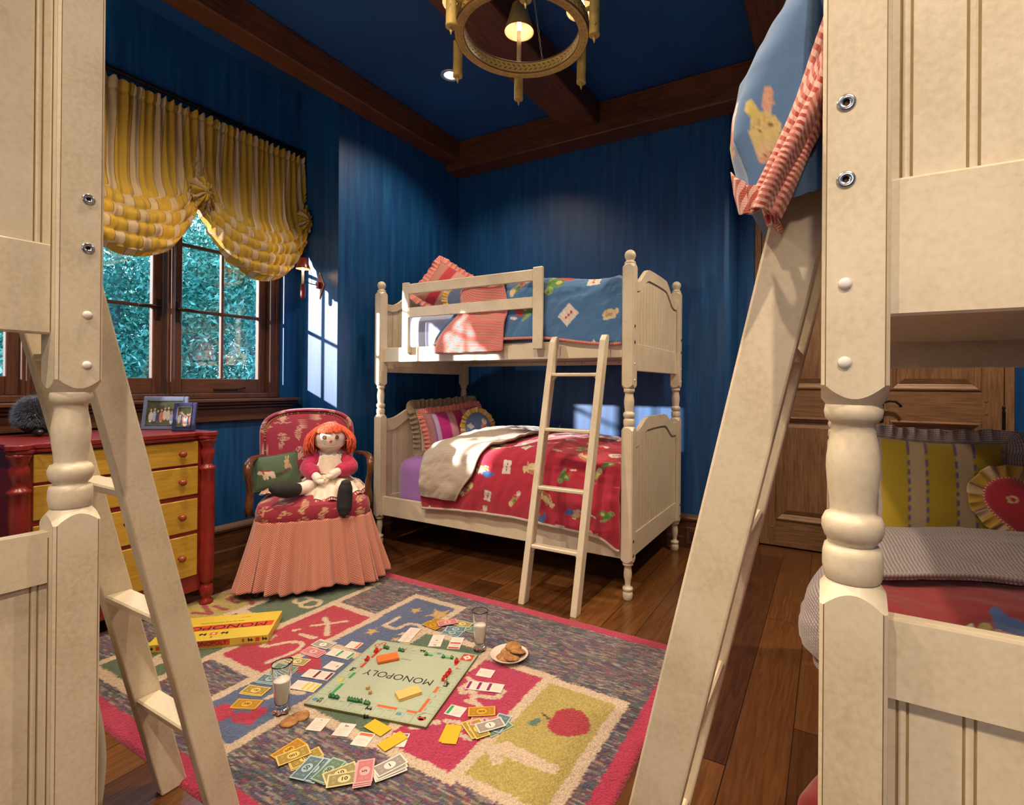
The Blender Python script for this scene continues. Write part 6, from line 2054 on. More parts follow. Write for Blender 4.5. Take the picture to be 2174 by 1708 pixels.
# hair: many yarn strands
YARN = flat('orange_yarn', (0.72, 0.10, 0.035), 0.9, var=0.35, scale=60, sheen=0.3)
m = MB()
rs = random.Random(8)
for k in range(430):
    th = rs.uniform(-PI, PI); lat = rs.uniform(0.15, 1.0)
    front = abs(th) < 0.9
    # direction th=0 faces front (-y)
    d0 = Vector((math.sin(th) * 1.0, -math.cos(th), 0))
    top = Vector((hc.x + d0.x * 0.012, hc.y + d0.y * 0.012, hc.z + 0.098))
    if front:
        endz = rs.uniform(0.040, 0.054); R_ = 0.103
        rr = math.sqrt(max(0.0, R_ ** 2 - (endz * 0.8) ** 2))
        e = Vector((hc.x + d0.x * rr, hc.y + d0.y * rr, hc.z + endz))
        mid = Vector((hc.x + d0.x * 0.078, hc.y + d0.y * 0.078, hc.z + 0.080))
        pts = [top, mid, e + Vector((0, 0, 0.008)), e + Vector((rs.uniform(-.004, .004), -0.002, -0.003))]
    else:
        endz = rs.uniform(-0.105, -0.055) if abs(th) > 1.15 else rs.uniform(-0.07, 0.0)
        fl = rs.uniform(0.112, 0.140)
        mid = Vector((hc.x + d0.x * 0.088, hc.y + d0.y * 0.088, hc.z + 0.062))
        m2 = Vector((hc.x + d0.x * (fl + 0.006), hc.y + d0.y * fl, hc.z + 0.0))
        e = Vector((hc.x + d0.x * (fl + rs.uniform(-.012, .018)), hc.y + d0.y * (fl + rs.uniform(-.01, .01)), hc.z + endz))
        pts = [top, mid, m2, e]
    Q = []
    for i in range(len(pts) - 1):
        p0 = pts[max(i - 1, 0)]; p1 = pts[i]; p2 = pts[i + 1]; p3 = pts[min(i + 2, len(pts) - 1)]
        for kk in range(3):
            t_ = kk / 3
            w_ = Vector((rs.uniform(-.002, .002), rs.uniform(-.002, .002), rs.uniform(-.0015, .0015)))
            Q.append(0.5 * ((2 * p1) + (p2 - p0) * t_ + (2 * p0 - 5 * p1 + 4 * p2 - p3) * t_ * t_ + (3 * p1 - p0 - 3 * p2 + p3) * t_ ** 3) + w_)
    Q.append(pts[-1])
    m.tube(Q, 0.0029, 6)
o = m.build('yarn_hair', YARN, doll, recalc=False); o['kind'] = 'stuff'
# dress: torso, sleeves, arms, hands
blob('dress', DRS, doll, [(hx, 0.30, 0.60, 0.112), (hx, 0.30, 0.66, 0.106), (hx, 0.295, 0.71, 0.098), (hx, 0.288, 0.755, 0.082), (hx, 0.285, 0.776, 0.055)], 32)
def arm(sg, sh, el, wr, hd):
    P0, P1, P2, P3 = [Vector(p) for p in (sh, el, wr, hd)]
    blob('sleeve', DRS, doll, [tuple(P0) + (0.036,), tuple((P0 + P1) / 2) + (0.047,), tuple(P1) + (0.047,), tuple((P1 * 0.45 + P2 * 0.55)) + (0.046,), tuple(P2) + (0.034,)], 20)
    o = blob('arm', MUSL, doll, [tuple(P1 * 0.3 + P2 * 0.7) + (0.022,), tuple(P2) + (0.024,), tuple((P2 + P3) / 2) + (0.026,), tuple(P3) + (0.024,)], 16)
    # mitten hand with thumb, sewn fingers
    m = MB()
    dv = (P3 - P2).normalized(); sd = dv.cross(Vector((0, 0, 1))).normalized()
    for k in range(4):
        b_ = P3 + sd * (0.010 * (k - 1.5)) - dv * 0.006
        ln = [0.026, 0.031, 0.030, 0.024][k]
        m.tube([b_, b_ + dv * ln * 0.55, b_ + dv * ln + Vector((0, 0, -0.006))], [0.0105, 0.0095, 0.006], 10)
    b_ = P3 - dv * 0.022 + sd * (0.018 * sg)
    m.tube([b_, b_ + sd * 0.013 * sg + dv * 0.010, b_ + sd * 0.018 * sg + dv * 0.024], [0.009, 0.0085, 0.006], 10)
    m.build('hand', MUSL, o)
arm(-1, (hx - 0.072, 0.272, 0.755), (hx - 0.125, 0.215, 0.690), (hx - 0.085, 0.130, 0.655), (hx - 0.060, 0.085, 0.632))
arm(1, (hx + 0.080, 0.270, 0.745), (hx + 0.118, 0.20, 0.685), (hx + 0.045, 0.135, 0.672), (hx - 0.002, 0.105, 0.655))
# apron bib + lace collar
m = MB()
for sg in (-1, 1):
    pass
nu, nv = 120, 24
u = np.linspace(-0.62 * PI, 0.62 * PI, nu); v = np.linspace(0, 1, nv)
V, Uu = np.meshgrid(v, u, indexing='xy')
rw = 0.060 + 0.058 * V + 0.004 * np.sin(Uu * 34) * V
Xc = hx + rw * np.sin(Uu); Ycc = 0.288 - rw * np.cos(Uu) * 0.92
Zc2 = 0.792 - 0.058 * V - 0.040 * V * np.clip(np.cos(Uu), 0, 1) - 0.03 * V * (1 - np.cos(np.abs(Uu)))*0 + 0.004 * np.cos(Uu * 34) * V
sheet('lace_collar', np.stack([Xc, Ycc, Zc2], -1), LACE, doll, thick=0.004)
nu, nv = 60, 30
u = np.linspace(-1, 1, nu); v = np.linspace(0, 1, nv)
V, Uu = np.meshgrid(v, u, indexing='xy')
ww_ = 0.052 + 0.016 * V
Xc = hx + Uu * ww_ - 0.004
Ycc = 0.288 - (0.104 + 0.012 * V) * np.sqrt(np.clip(1 - (Uu * ww_ / 0.125) ** 2, 0, 1)) - 0.003
Zc2 = 0.768 - 0.115 * V + 0.003 * np.sin(Uu * 9)
sheet('apron_bib', np.stack([Xc, Ycc, Zc2], -1), APR, doll, thick=0.003)
# apron skirt spread over the lap
nu, nv = 200, 60
u = np.linspace(-0.60 * PI, 0.60 * PI, nu); v = np.linspace(0, 1, nv)
V, Uu = np.meshgrid(v, u, indexing='xy')
rad = 0.10 + 0.165 * V + 0.010 * np.sin(Uu * 17) * V
Xc = hx - 0.01 + rad * np.sin(Uu) * 0.86
Ycc = 0.285 - rad * np.cos(Uu) * 1.02
lap = 0.655 - 0.045 * sstep(0, 0.5, V) - 0.035 * V - 0.040 * sstep(0.62, 1, V)
Zc2 = lap + 0.009 * np.sin(Uu * 17 + 0.6) * V + 0.022 * np.cos((Uu - 0.75) * 2.0) * V * (np.abs(Uu) < 2) * (1 - V * 0.4) - 0.018 * np.clip(np.cos(Uu * 1.9), 0, 1) * V * 0
sheet('apron_skirt', np.stack([Xc, Ycc, Zc2], -1), APR, doll, thick=0.003)
rad = rad * 1.03 + 0.004
sheet('dress_hem', np.stack([hx - 0.01 + rad * np.sin(Uu) * 0.88, 0.285 - rad * np.cos(Uu) * 1.02, Zc2 - 0.010 - 0.006 * V], -1), striped('hem_stripe', [(0.66, 0.40, 0.34), (0.42, 0.03, 0.07)], [0.5], 0.01, 'X'), doll, np.stack([Uu * 0.2, V * 0.2], -1), thick=0.002)
# legs and boots
LEG = striped('doll_leg_stripe', [(0.72, 0.60, 0.52), (0.55, 0.22, 0.18)], [0.7], 0.014, 'Y')
blob('leg', MUSL, doll, [(hx - 0.05, 0.25, 0.60, 0.042), (hx - 0.11, 0.15, 0.592, 0.040), (hx - 0.160, 0.075, 0.590, 0.034), (hx - 0.185, 0.055, 0.588, 0.030)], 18)
blob('boot', BLK, doll, [(hx - 0.168, 0.078, 0.592, 0.030), (hx - 0.200, 0.035, 0.594, 0.040), (hx - 0.235, 0.010, 0.600, 0.044), (hx - 0.275, -0.008, 0.612, 0.041), (hx - 0.305, -0.012, 0.628, 0.028), (hx - 0.318, -0.012, 0.638, 0.006)], 22)
blob('leg', MUSL, doll, [(hx + 0.05, 0.25, 0.60, 0.042), (hx + 0.060, 0.15, 0.590, 0.040), (hx + 0.065, 0.06, 0.580, 0.034), (hx + 0.070, 0.03, 0.575, 0.030)], 18)
blob('boot', BLK, doll, [(hx + 0.072, -0.030, 0.432, 0.006), (hx + 0.072, -0.028, 0.448, 0.028), (hx + 0.074, -0.018, 0.485, 0.042), (hx + 0.076, -0.012, 0.540, 0.044), (hx + 0.079, -0.016, 0.590, 0.040), (hx + 0.082, -0.020, 0.630, 0.028), (hx + 0.083, -0.022, 0.645, 0.006)], 22)
# ================================================================== hooked rug
RX0, RX1, RY0, RY1 = 0.10, 2.60, -3.13, -1.555
CREAMR = (0.60, 0.46, 0.33); REDR = (0.42, 0.010, 0.045); BLUR = (0.075, 0.11, 0.23); YELR = (0.42, 0.33, 0.08)
GRNR = (0.075, 0.13, 0.07); MAGR = (0.42, 0.012, 0.075); GOLD = (0.55, 0.36, 0.12); BORD = (0.44, 0.010, 0.065)
STEP = 0.0052
nx = int((RX1 - RX0) / STEP); ny = int((RY1 - RY0) / STEP)
xs = np.linspace(RX0, RX1, nx); ys = np.linspace(RY0, RY1, ny)
GX, GY = np.meshgrid(xs, ys, indexing='ij')
jx = (NR.rand(nx, ny) - .5) * 0.007 + 0.010 * vnoise(GX * 30, GY * 30, 61)
jy = (NR.rand(nx, ny) - .5) * 0.007 + 0.010 * vnoise(GX * 30 + 9, GY * 30 + 4, 62)
QX, QY = GX + jx, GY + jy
# variegated yarn ground: short dashes running along X
pal = np.array([(.20, .09, .14), (.09, .08, .16), (.33, .20, .22), (.42, .32, .22), (.06, .09, .13), (.14, .05, .17), (.26, .05, .09), (.14, .16, .10), (.07, .11, .17), (.30, .26, .28), (.10, .05, .09), (.42, .36, .30), (.10, .13, .20), (.05, .04, .07)])
rs = np.random.RandomState(77)
dye = np.zeros((nx, ny, 3))
tone = vnoise(GX * 2.2, GY * 14, 41)
for j in range(ny):
    i = 0
    while i < nx:
        L_ = rs.randint(2, 9)
        g = int(np.clip((tone[min(i, nx - 1), j] + .5) * 14 + rs.randint(-5, 6), 0, 13))
        dye[i:i + L_, j] = pal[g] * rs.uniform(.45, .9)
        i += L_
def setc(mask, col): dye[mask] = col
def rect(x0, x1, y0, y1, col): setc((QX > x0) & (QX < x1) & (QY > y0) & (QY < y1), col)
def cell(x0, x1, y0, y1, col, m_=0.042):
    rect(x0 - m_, x1 + m_, y0 - m_, y1 + m_, CREAMR); rect(x0, x1, y0, y1, col)
def stroke(pts, w, col):
    for (ax, ay), (bx, by) in zip(pts[:-1], pts[1:]):
        dx, dy = bx - ax, by - ay; L2 = dx * dx + dy * dy + 1e-12
        t_ = np.clip(((QX - ax) * dx + (QY - ay) * dy) / L2, 0, 1)
        setc((QX - ax - t_ * dx) ** 2 + (QY - ay - t_ * dy) ** 2 < (w / 2) ** 2, col)
def poly(pts, col):
    inside = np.zeros(QX.shape, bool)
    n = len(pts); j = n - 1
    for i in range(n):
        xi, yi = pts[i]; xj, yj = pts[j]
        c_ = ((yi > QY) != (yj > QY)) & (QX < (xj - xi) * (QY - yi) / (yj - yi + 1e-12) + xi)
        inside ^= c_; j = i
    setc(inside, col)
def gp(px, py): g = G(px, py, 0.012); return (g.x, g.y)
# hopscotch cells
cell(2.150, 2.438, -2.672, -2.113, YELR)
cell(1.830, 2.115, -2.692, -2.098, MAGR)
cell(1.450, 1.785, -2.70, -2.05, GRNR)
cell(1.125, 1.405, -2.965, -2.385, BLUR)
cell(1.125, 1.405, -2.335, -1.765, BLUR)
cell(0.805, 1.090, -2.655, -2.065, REDR)
cell(0.455, 0.760, -2.335, -1.755, GRNR)
cell(0.455, 0.760, -2.965, -2.385, GRNR)
cell(0.125, 0.410, -2.60, -2.06, YELR)
# 1 and apple
stroke([(2.175, -2.545), (2.200, -2.505), (2.385, -2.520)], 0.040, CREAMR); stroke([(2.175, -2.545), (2.215, -2.575)], 0.036, CREAMR); stroke([(2.195, -2.53), (2.385, -2.520)], 0.042, CREAMR)
acx, acy = gp(1205, 1533)
for (a_, b_, r1, r2) in ((0, -.022, .062, .055), (0, .026, .062, .055), (.012, 0, .072, .066)):
    setc(((QX - acx - a_) / r1) ** 2 + ((QY - acy - b_) / r2) ** 2 < 1, (0.36, 0.010, 0.03))
setc(((QX - acx + .072) / .018) ** 2 + ((QY - acy) / .012) ** 2 < 1, YELR)
stroke([gp(1164, 1526), gp(1150, 1513)], 0.008, (0.03, 0.015, 0.012))
poly([gp(1119, 1537), gp(1135, 1524), gp(1154, 1527), gp(1140, 1540)], (0.08, 0.16, 0.12))
# 3 (written word) on magenta
cr4 = lambda pts: [gp(840 + x / 5.3375, 1280 + y / 5.3375) for x, y in pts]
cr6 = lambda pts: [gp(900 + x / 4.026, 1400 + y / 4.026) for x, y in pts]
stroke(cr4([(815, 850), (880, 890), (800, 930), (735, 960), (760, 1015), (820, 1000), (900, 970)]), 0.022, CREAMR)
stroke(cr4([(890, 1010), (870, 1060), (960, 1050), (1080, 1070), (1170, 1060), (1215, 1000)]), 0.024, CREAMR)
stroke(cr4([(810, 1110), (900, 1120), (1000, 1190)]), 0.024, CREAMR)
stroke(cr4([(870, 1050), (880, 1110)]), 0.022, CREAMR)
stroke(cr4([(570, 1330), (700, 1345), (830, 1380)]), 0.020, CREAMR)
stroke(cr4([(640, 1385), (730, 1420), (700, 1490), (860, 1545)]), 0.020, CREAMR)
stroke(cr4([(200, 1410), (300, 1395), (400, 1345), (480, 1360)]), 0.026, CREAMR)
# Six
cr2 = lambda pts: [gp(440 + x / 5.3375, 1260 + y / 5.3375) for x, y in pts]
stroke(cr2([(760, 480), (690, 530), (620, 590), (700, 595), (820, 565), (950, 545), (1060, 545), (1080, 590), (1020, 640), (860, 710), (690, 775)]), 0.022, CREAMR)
stroke(cr2([(1055, 460), (1215, 500)]), 0.024, CREAMR); stroke(cr2([(990, 415), (1040, 405)]), 0.022, CREAMR)
stroke(cr2([(1185, 360), (1330, 345), (1570, 310)]), 0.020, CREAMR); stroke(cr2([(1330, 275), (1370, 340), (1355, 465)]), 0.026, CREAMR)
# 5 and stars
cr3 = lambda pts: [gp(640 + x / 5.3375, 1280 + y / 5.3375) for x, y in pts]
stroke(cr3([(1110, 160), (930, 250), (1060, 295), (1220, 230), (1340, 250), (1370, 300), (1300, 350)]), 0.022, CREAMR)
def star(cx, cy, r, col, a0_=0.3):
    c_ = gp(640 + cx / 5.3375, 1280 + cy / 5.3375)
    poly([(c_[0] + (r if k % 2 == 0 else r * .42) * math.cos(a0_ + k * PI / 5), c_[1] + (r if k % 2 == 0 else r * .42) * math.sin(a0_ + k * PI / 5)) for k in range(10)], col)
star(1290, 85, .038, GOLD); star(1560, 130, .075, GOLD, .1); star(795, 320, .040, GOLD, .5); star(1150, 345, .028, CREAMR); star(1060, 410, .026, GOLD)
# hearts
def heart(cx, cy, r, rot):
    t_ = np.linspace(0, 2 * PI, 30)
    hx_ = 16 * np.sin(t_) ** 3 / 16 * r; hy_ = (13 * np.cos(t_) - 5 * np.cos(2 * t_) - 2 * np.cos(3 * t_) - np.cos(4 * t_)) / 16 * r
    c_, s_ = math.cos(rot), math.sin(rot)
    poly([(cx + a * c_ - b * s_, cy + a * s_ + b * c_) for a, b in zip(hx_, hy_)], (0.42, 0.010, 0.05))
h1 = gp(475, 1515); h2 = gp(530, 1520); h3 = gp(655, 1412)
heart(h1[0] - 0.01, h1[1] - 0.01, .062, PI / 2 + .5); heart(h2[0], h2[1], .058, PI / 2 - .5); heart(h3[0], h3[1], .070, PI / 2 + 0.2)
stroke(cr2([(680, 1180), (900, 1100), (1080, 1120)]), .028, CREAMR)
# 8, 7, nine
crc = lambda pts: [gp(480 + x / 3.714, 850 + y / 3.714) for x, y in pts]
for (cx, cy, r1) in ((600, 1572, .047), (665, 1600, .055)):
    c_ = crc([(cx, cy)])[0]
    rr = np.hypot(QX - c_[0], QY - c_[1]); setc((rr < r1 + .006) & (rr > r1 - .020), CREAMR)
stroke([gp(428, 1330), gp(415, 1345), gp(322, 1400), gp(330, 1412)], .020, CREAMR)
cr1 = lambda pts: [gp(200 + x / 4.27, 1200 + y / 4.27) for x, y in pts]
stroke(cr1([(510, 880), (560, 850), (600, 880)]), .030, CREAMR)
DR = (0.30, 0.03, 0.035)
stroke(cr1([(960, 320), (1060, 440), (900, 430)]), .026, DR); stroke(cr1([(1090, 370), (1200, 400)]), .026, DR)
stroke(cr1([(1210, 300), (1300, 340)]), .026, DR); stroke(cr1([(1210, 300), (1300, 260), (1420, 320), (1440, 350)]), .024, DR)
# red border
bw = 0.068
mk = (QX > RX1 - bw) | (QY > RY1 - 0.066) | (QY < RY0 + 0.072) | (QX < RX0 + .02)
setc(mk, BORD)
dye *= (0.82 + 0.36 * NR.rand(nx, ny))[..., None]
edge = np.minimum(np.minimum(GX - RX0, RX1 - GX), np.minimum(GY - RY0, RY1 - GY))
zz = 0.004 + 0.008 * sstep(0, 0.010, edge) + 0.0014 * NR.rand(nx, ny)
wx = 0.006 * vnoise(GY * 3, GX * 0 + 3, 91) * sstep(0, .3, GX - RX0); 
P = np.stack([GX + wx, GY + 0.006 * vnoise(GX * 3, GY * 0 + 5, 92), zz], -1)
def m_rug():
    m, nt, b = nmat('hooked_wool')
    at = node(nt, 'ShaderNodeAttribute'); at.attribute_name = 'dye'
    v = coords(nt)
    nz = node(nt, 'ShaderNodeTexVoronoi'); nz.inputs['Scale'].default_value = 170
    nt.links.new(v, nz.inputs['Vector'])
    mix = node(nt, 'ShaderNodeMix', data_type='RGBA', blend_type='MULTIPLY'); mix.inputs[0].default_value = 1.0
    nt.links.new(at.outputs['Color'], mix.inputs[6])
    nt.links.new(ramp(nt, nz.outputs['Distance'], [(0.0, (1.1, 1.1, 1.1)), (0.7, (0.7, 0.7, 0.7))]), mix.inputs[7])
    nt.links.new(mix.outputs[2], b.inputs['Base Color'])
    b.inputs['Roughness'].default_value = 0.95; b.inputs['Sheen Weight'].default_value = 0.25
    inv = node(nt, 'ShaderNodeMath', operation='MULTIPLY'); inv.inputs[1].default_value = -1
    nt.links.new(nz.outputs['Distance'], inv.inputs[0]); bump(nt, b, inv.outputs[0], 0.8, 0.004)
    return m
# skirt the sheet down to the floor so that the rug is solid
P[0, :, 2] = P[-1, :, 2] = 0.0005; P[:, 0, 2] = P[:, -1, 2] = 0.0005
tag(sheet('area_rug', P, m_rug(), None, None, dye), 'hooked hopscotch rug with numbers, hearts, stars and a red border', 'rug')
RZ = 0.0135

# ================================================================== the board game
def flatm(name, rgb, rough=0.6): return flat(name, tuple(c * .82 for c in lin(*rgb)), rough, var=0.03)
BCOL = flatm('board_green', (176, 188, 164), 0.5); BLINE = flatm('board_line', (96, 118, 60)); INK = flatm('print_black', (28, 26, 24)); RDI = flatm('print_red', (196, 60, 38))
ORG = flatm('print_orange', (226, 100, 52)); GRI = flatm('print_green', (40, 160, 84)); LBL = flatm('print_teal', (90, 150, 165)); YEI = flatm('print_yellow', (214, 196, 60)); GOLDE = flatm('board_edge', (112, 104, 60)); WHI = flatm('card_white', (232, 218, 208), 0.55)
bc = (G(799.3, 1356.8, .022) + G(1012.8, 1389.6, .022) + G(909.8, 1542.3, .022) + G(646.6, 1492.7, .022)) / 4
ud = (G(1012.8, 1389.6, .022) - G(799.3, 1356.8, .022)) + (G(909.8, 1542.3, .022) - G(646.6, 1492.7, .022)); ud.z = 0; ud.normalize()
ba = math.atan2(-ud.y, -ud.x)        # board text runs along -u
HS = 0.248
board = thing('game_board', 'open pale green property trading board lying on the rug, lettered MONOPOLY', 'game board', (bc.x, bc.y, RZ), ba)
m = MB()
TZ = 0.009
m.box(-HS, HS, -HS, HS, 0.0, TZ, 0, 0.0008)
for s_ in (-1, 1):
    m.box(-HS, HS, s_ * HS - 0.0012, s_ * HS + 0.0012, 0.0005, TZ - 0.0006, 1); m.box(s_ * HS - 0.0012, s_ * HS + 0.0012, -HS, HS, 0.0005, TZ - 0.0006, 1)
m.build('board_body', [BCOL, GOLDE], board)
m = MB()
Z1 = TZ + 0.0002
mats = [BLINE, RDI, ORG, GRI, LBL, YEI, INK, WHI]
cs = 0.063; cw = (2 * (HS - 0.004) - 2 * cs) / 9; B0 = HS - 0.004
def seg(x0, y0, x1, y1, w=0.0009, mi=0, z=Z1):
    d = Vector((x1 - x0, y1 - y0, 0)); d.normalize(); n_ = Vector((-d.y, d.x, 0)) * w / 2
    m.quad([(x0 - n_.x, y0 - n_.y, z), (x1 - n_.x, y1 - n_.y, z), (x1 + n_.x, y1 + n_.y, z), (x0 + n_.x, y0 + n_.y, z)], mi)
for q in range(4):
    ca_, sa_ = round(math.cos(q * PI / 2)), round(math.sin(q * PI / 2))
    R = lambda x, y: (x * ca_ - y * sa_, x * sa_ + y * ca_)
    def rs_(x0, y0, x1, y1, w=0.0009, mi=0): a_ = R(x0, y0); b_ = R(x1, y1); seg(a_[0], a_[1], b_[0], b_[1], w, mi)
    rs_(-B0, -B0, B0, -B0); rs_(-B0, -B0 + cs, B0, -B0 + cs)
    for k in range(10): rs_(-B0 + cs + k * cw, -B0, -B0 + cs + k * cw, -B0 + cs)
    # colour bars on the inner edge of each cell: per side
    bars = {0: {6: 2, 7: 2, 9: 2}, 1: {}, 2: {}, 3: {}}[0] if False else [[(1, 3), (3, 3)], [(0, 1), (1, 1), (3, 1), (5, 3), (7, 3), (8, 3)], [(0, 3), (2, 3), (3, 3), (5, 2), (6, 2), (8, 2)], [(0, 2), (1, 2), (3, 2), (6, 1), (8, 1)]][q]
    for k, mi in bars:
        x0 = -B0 + cs + k * cw; a_ = R(x0 + .0006, -B0 + cs - .0006); b_ = R(x0 + cw - .0006, -B0 + cs - .0006); c_ = R(x0 + cw - .0006, -B0 + cs - .0125); d_ = R(x0 + .0006, -B0 + cs - .0125)
        m.quad([(p[0], p[1], Z1 + .0001) for p in (a_, b_, c_, d_)], mi)
    for k in range(9):
        x0 = -B0 + cs + (k + .5) * cw
        for yy_ in (-B0 + cs - 0.019, -B0 + cs - 0.023):
            rs_(x0 - .010, yy_, x0 + .010, yy_, .0009, 6)
        rs_(x0 - .006, -B0 + .006, x0 + .006, -B0 + .006, .0009, 6)
    # railway piece, question mark and chest pictures
    M4 = Matrix.Rotation(q * PI / 2, 4, 'Z')
    xr = -B0 + cs + 4.5 * cw; yr = -B0 + cs / 2
    for (a0, a1, b0, b1) in ((-.013, .013, -.004, .003), (-.013, -.006, .003, .011), (.004, .008, .003, .010), (-.012, -.006, -.008, -.004), (-.002, .003, -.008, -.004), (.007, .012, -.008, -.004), (.008, .014, -.006, .0)):
        m.quad([tuple(M4 @ Vector(p)) for p in ((xr + a0, yr + b0, Z1 + .0001), (xr + a1, yr + b0, Z1 + .0001), (xr + a1, yr + b1, Z1 + .0001), (xr + a0, yr + b1, Z1 + .0001))], 6)
    kq = [6, 2, 2, 7][q]
    m.text('?', 0.034, M4 @ Matrix.Translation((-B0 + cs + (kq + .5) * cw, yr, Z1 + .0001)), [1, 1, 4, 1][q], bold=0.01)
    kt = [2, 6, 7, 4 + 2][q]
    pts_ = [(xr0, yr0) for xr0, yr0 in ((-.011, -.006), (.011, -.006), (.012, .004), (.004, .009), (-.010, .007))]
    if q != 3: m.quad([tuple(M4 @ Vector((-B0 + cs + (kt + .5) * cw + a_, yr + b_, Z1 + .0001))) for a_, b_ in pts_], [4, 5, 4, 4][q])
# corners : GO, in jail, free parking, go to jail
cc_ = B0 - cs / 2
m.text('GO', 0.036, Matrix.Translation((cc_, -cc_, Z1 + .0001)) @ Matrix.Rotation(PI / 4, 4, 'Z'), 1, bold=0.02)
for (a_, mi, z_) in ((0.026, 1, .0001), (0.020, 7, .0002), (0.006, 1, .0003)):
    r_ = a_ if mi == 1 else a_ * 1.0
    pp_ = [(-r_, -r_), (r_, -r_), (r_, r_), (-r_, r_)] if mi == 1 and a_ > .01 else [(0, -r_), (r_, 0), (0, r_), (-r_, 0)]
    m.quad([(-cc_ + x, -cc_ + y, Z1 + z_) for x, y in pp_], mi)
for (ax, ay, r1, r2, mi) in ((0, 0, .018, .009, 1), (0, .006, .010, .007, 1), (0, .006, .006, .004, 0), (-.010, -.007, .004, .004, 6), (.010, -.007, .004, .004, 6)):
    m.quad([(-cc_ + ax + r1 * math.cos(t_), cc_ + ay + r2 * math.sin(t_), Z1 + .0001 + .00005 * (mi + 1)) for t_ in np.linspace(0, 2 * PI, 17)[:-1]], mi)
for (ax, ay, r1, r2, mi) in ((.012, .004, .012, .009, 4), (-.008, -.006, .010, .007, 0), (-.004, .010, .004, .008, 6), (-.014, .010, .003, .009, 6)):
    m.quad([(cc_ + ax + r1 * math.cos(t_), cc_ + ay + r2 * math.sin(t_), Z1 + .0001) for t_ in np.linspace(0, 2 * PI, 17)[:-1]], mi)
m.text('PARKING', 0.008, Matrix.Translation((-cc_ + .012, cc_ - .022, Z1 + .0001)) @ Matrix.Rotation(PI / 4, 4, 'Z'), 6)
m.text('MONOPOLY', 0.056, Matrix.Translation((0, 0.0, Z1 + .0001)), 6, sx=0.98, bold=0.0)
def rectl(cx, cy, w, h, rot):
    c_, s_ = math.cos(rot), math.sin(rot)
    P_ = [(cx + a * c_ - b * s_, cy + a * s_ + b * c_) for a, b in ((-w / 2, -h / 2), (w / 2, -h / 2), (w / 2, h / 2), (-w / 2, h / 2))]
    for k in range(4): seg(P_[k][0], P_[k][1], P_[(k + 1) % 4][0], P_[(k + 1) % 4][1], 0.0008, 0)
m.text('CHANCE', 0.012, Matrix.Translation((0.035, -0.128 + .0, Z1 + .0001)), 6)
m.build('board_print', mats, board, recalc=False)
TOPZ = RZ + TZ + 0.0006
def crd3(x, y): return (640 + x / 5.3375, 1280 + y / 5.3375)
def place_axis(p0, p1, z=RZ):
    a_ = G(p0[0], p0[1], z); b_ = G(p1[0], p1[1], z)
    return (a_ + b_) / 2, math.atan2(b_.y - a_.y, b_.x - a_.x)
# houses and hotels
HGR = flatm('house_green', (20, 110, 50), 0.35); HRD = flatm('hotel_red', (205, 50, 34), 0.35)
def make_house(name, s_, mat_, lx):
    m = MB()
    L_, W_, H_ = lx, s_ * .9, s_ * .72
    m.strip([(-W_ / 2, 0), (-W_ / 2 - .0006, H_), (0, H_ * 1.55), (W_ / 2 + .0006, H_), (W_ / 2, 0)][1:4], [(-W_ / 2 - .0006, H_), (0, H_ * 1.56), (W_ / 2 + .0006, H_)], -L_ / 2, L_ / 2, 'X') if False else None
    poly_ = [(-W_ / 2, 0), (W_ / 2, 0), (W_ / 2, H_ * .8), (W_ / 2 + .0008, H_), (0, H_ * 1.55), (-W_ / 2 - .0008, H_), (-W_ / 2, H_ * .8)]
    m.prism(poly_, -L_ / 2, L_ / 2, 'X')
    m.box(-L_ * .12, L_ * .12, -0.0022, 0.0022, H_ * 1.3, H_ * 1.9)
    return m.build(name, mat_)
hproto = None
houses = [((945, 500), 'on the far edge of the board, nearest the GO corner'), ((975, 508), 'on the far edge of the board, second from the GO corner'), ((1115, 530), 'on the far edge of the board, third from the GO corner'), ((1150, 538), 'on the far edge of the board, fourth from the GO corner'),
          ((1415, 578), 'standing alone in the middle of the far edge of the board'), ((1607, 608), 'on the far edge of the board, second from its right corner'), ((1703, 618), 'on the far edge of the board, next to its right corner'),
          ((328, 1055), 'at the left end of the near edge of the board'), ((365, 1062), 'second of the left three on the near edge of the board'), ((405, 1070), 'third of the left three on the near edge of the board'),
          ((540, 1090), 'first of the middle four on the near edge of the board'), ((572, 1097), 'second of the middle four on the near edge of the board'), ((605, 1104), 'third of the middle four on the near edge of the board'), ((637, 1108), 'last of the middle four on the near edge of the board'),
          ((680, 1112), 'left of the white token on the near edge of the board'), ((728, 1130), 'right of the white token on the near edge of the board'), ((757, 1138), 'at the right end of the near edge rows of the board')]
for (x, y), w_ in houses:
    if hproto is None: o = hproto = make_house('toy_house', 0.0115, HGR, 0.0115)
    else: o = hproto.copy(); COL.objects.link(o)
    g_ = G(*crd3(x, y + 10), TOPZ); o.location = (g_.x, g_.y, TOPZ); o.rotation_euler = (0, 0, ba)
    tag(o, 'tiny green house ' + w_, 'game piece', 'green houses on the board')
hproto = None
for (x, y), w_ in [((845, 535), 'near the GO corner of the board'), ((745, 632), 'on the left board edge, farther from the GO corner'), ((1755, 655), 'by the red corner square of the board'), ((1675, 775), 'topmost of three on the right edge of the board'), ((1643, 815), 'middle one of three on the right edge of the board'), ((1612, 855), 'lowest of three on the right edge of the board')]:
    if hproto is None: o = hproto = make_house('toy_hotel', 0.014, HRD, 0.021)
    else: o = hproto.copy(); COL.objects.link(o)
    g_ = G(*crd3(x, y + 14), TOPZ); o.location = (g_.x, g_.y, TOPZ); o.rotation_euler = (0, 0, ba + PI / 2 + 0.15)
    tag(o, 'small red hotel ' + w_, 'game piece', 'red hotels on the board')
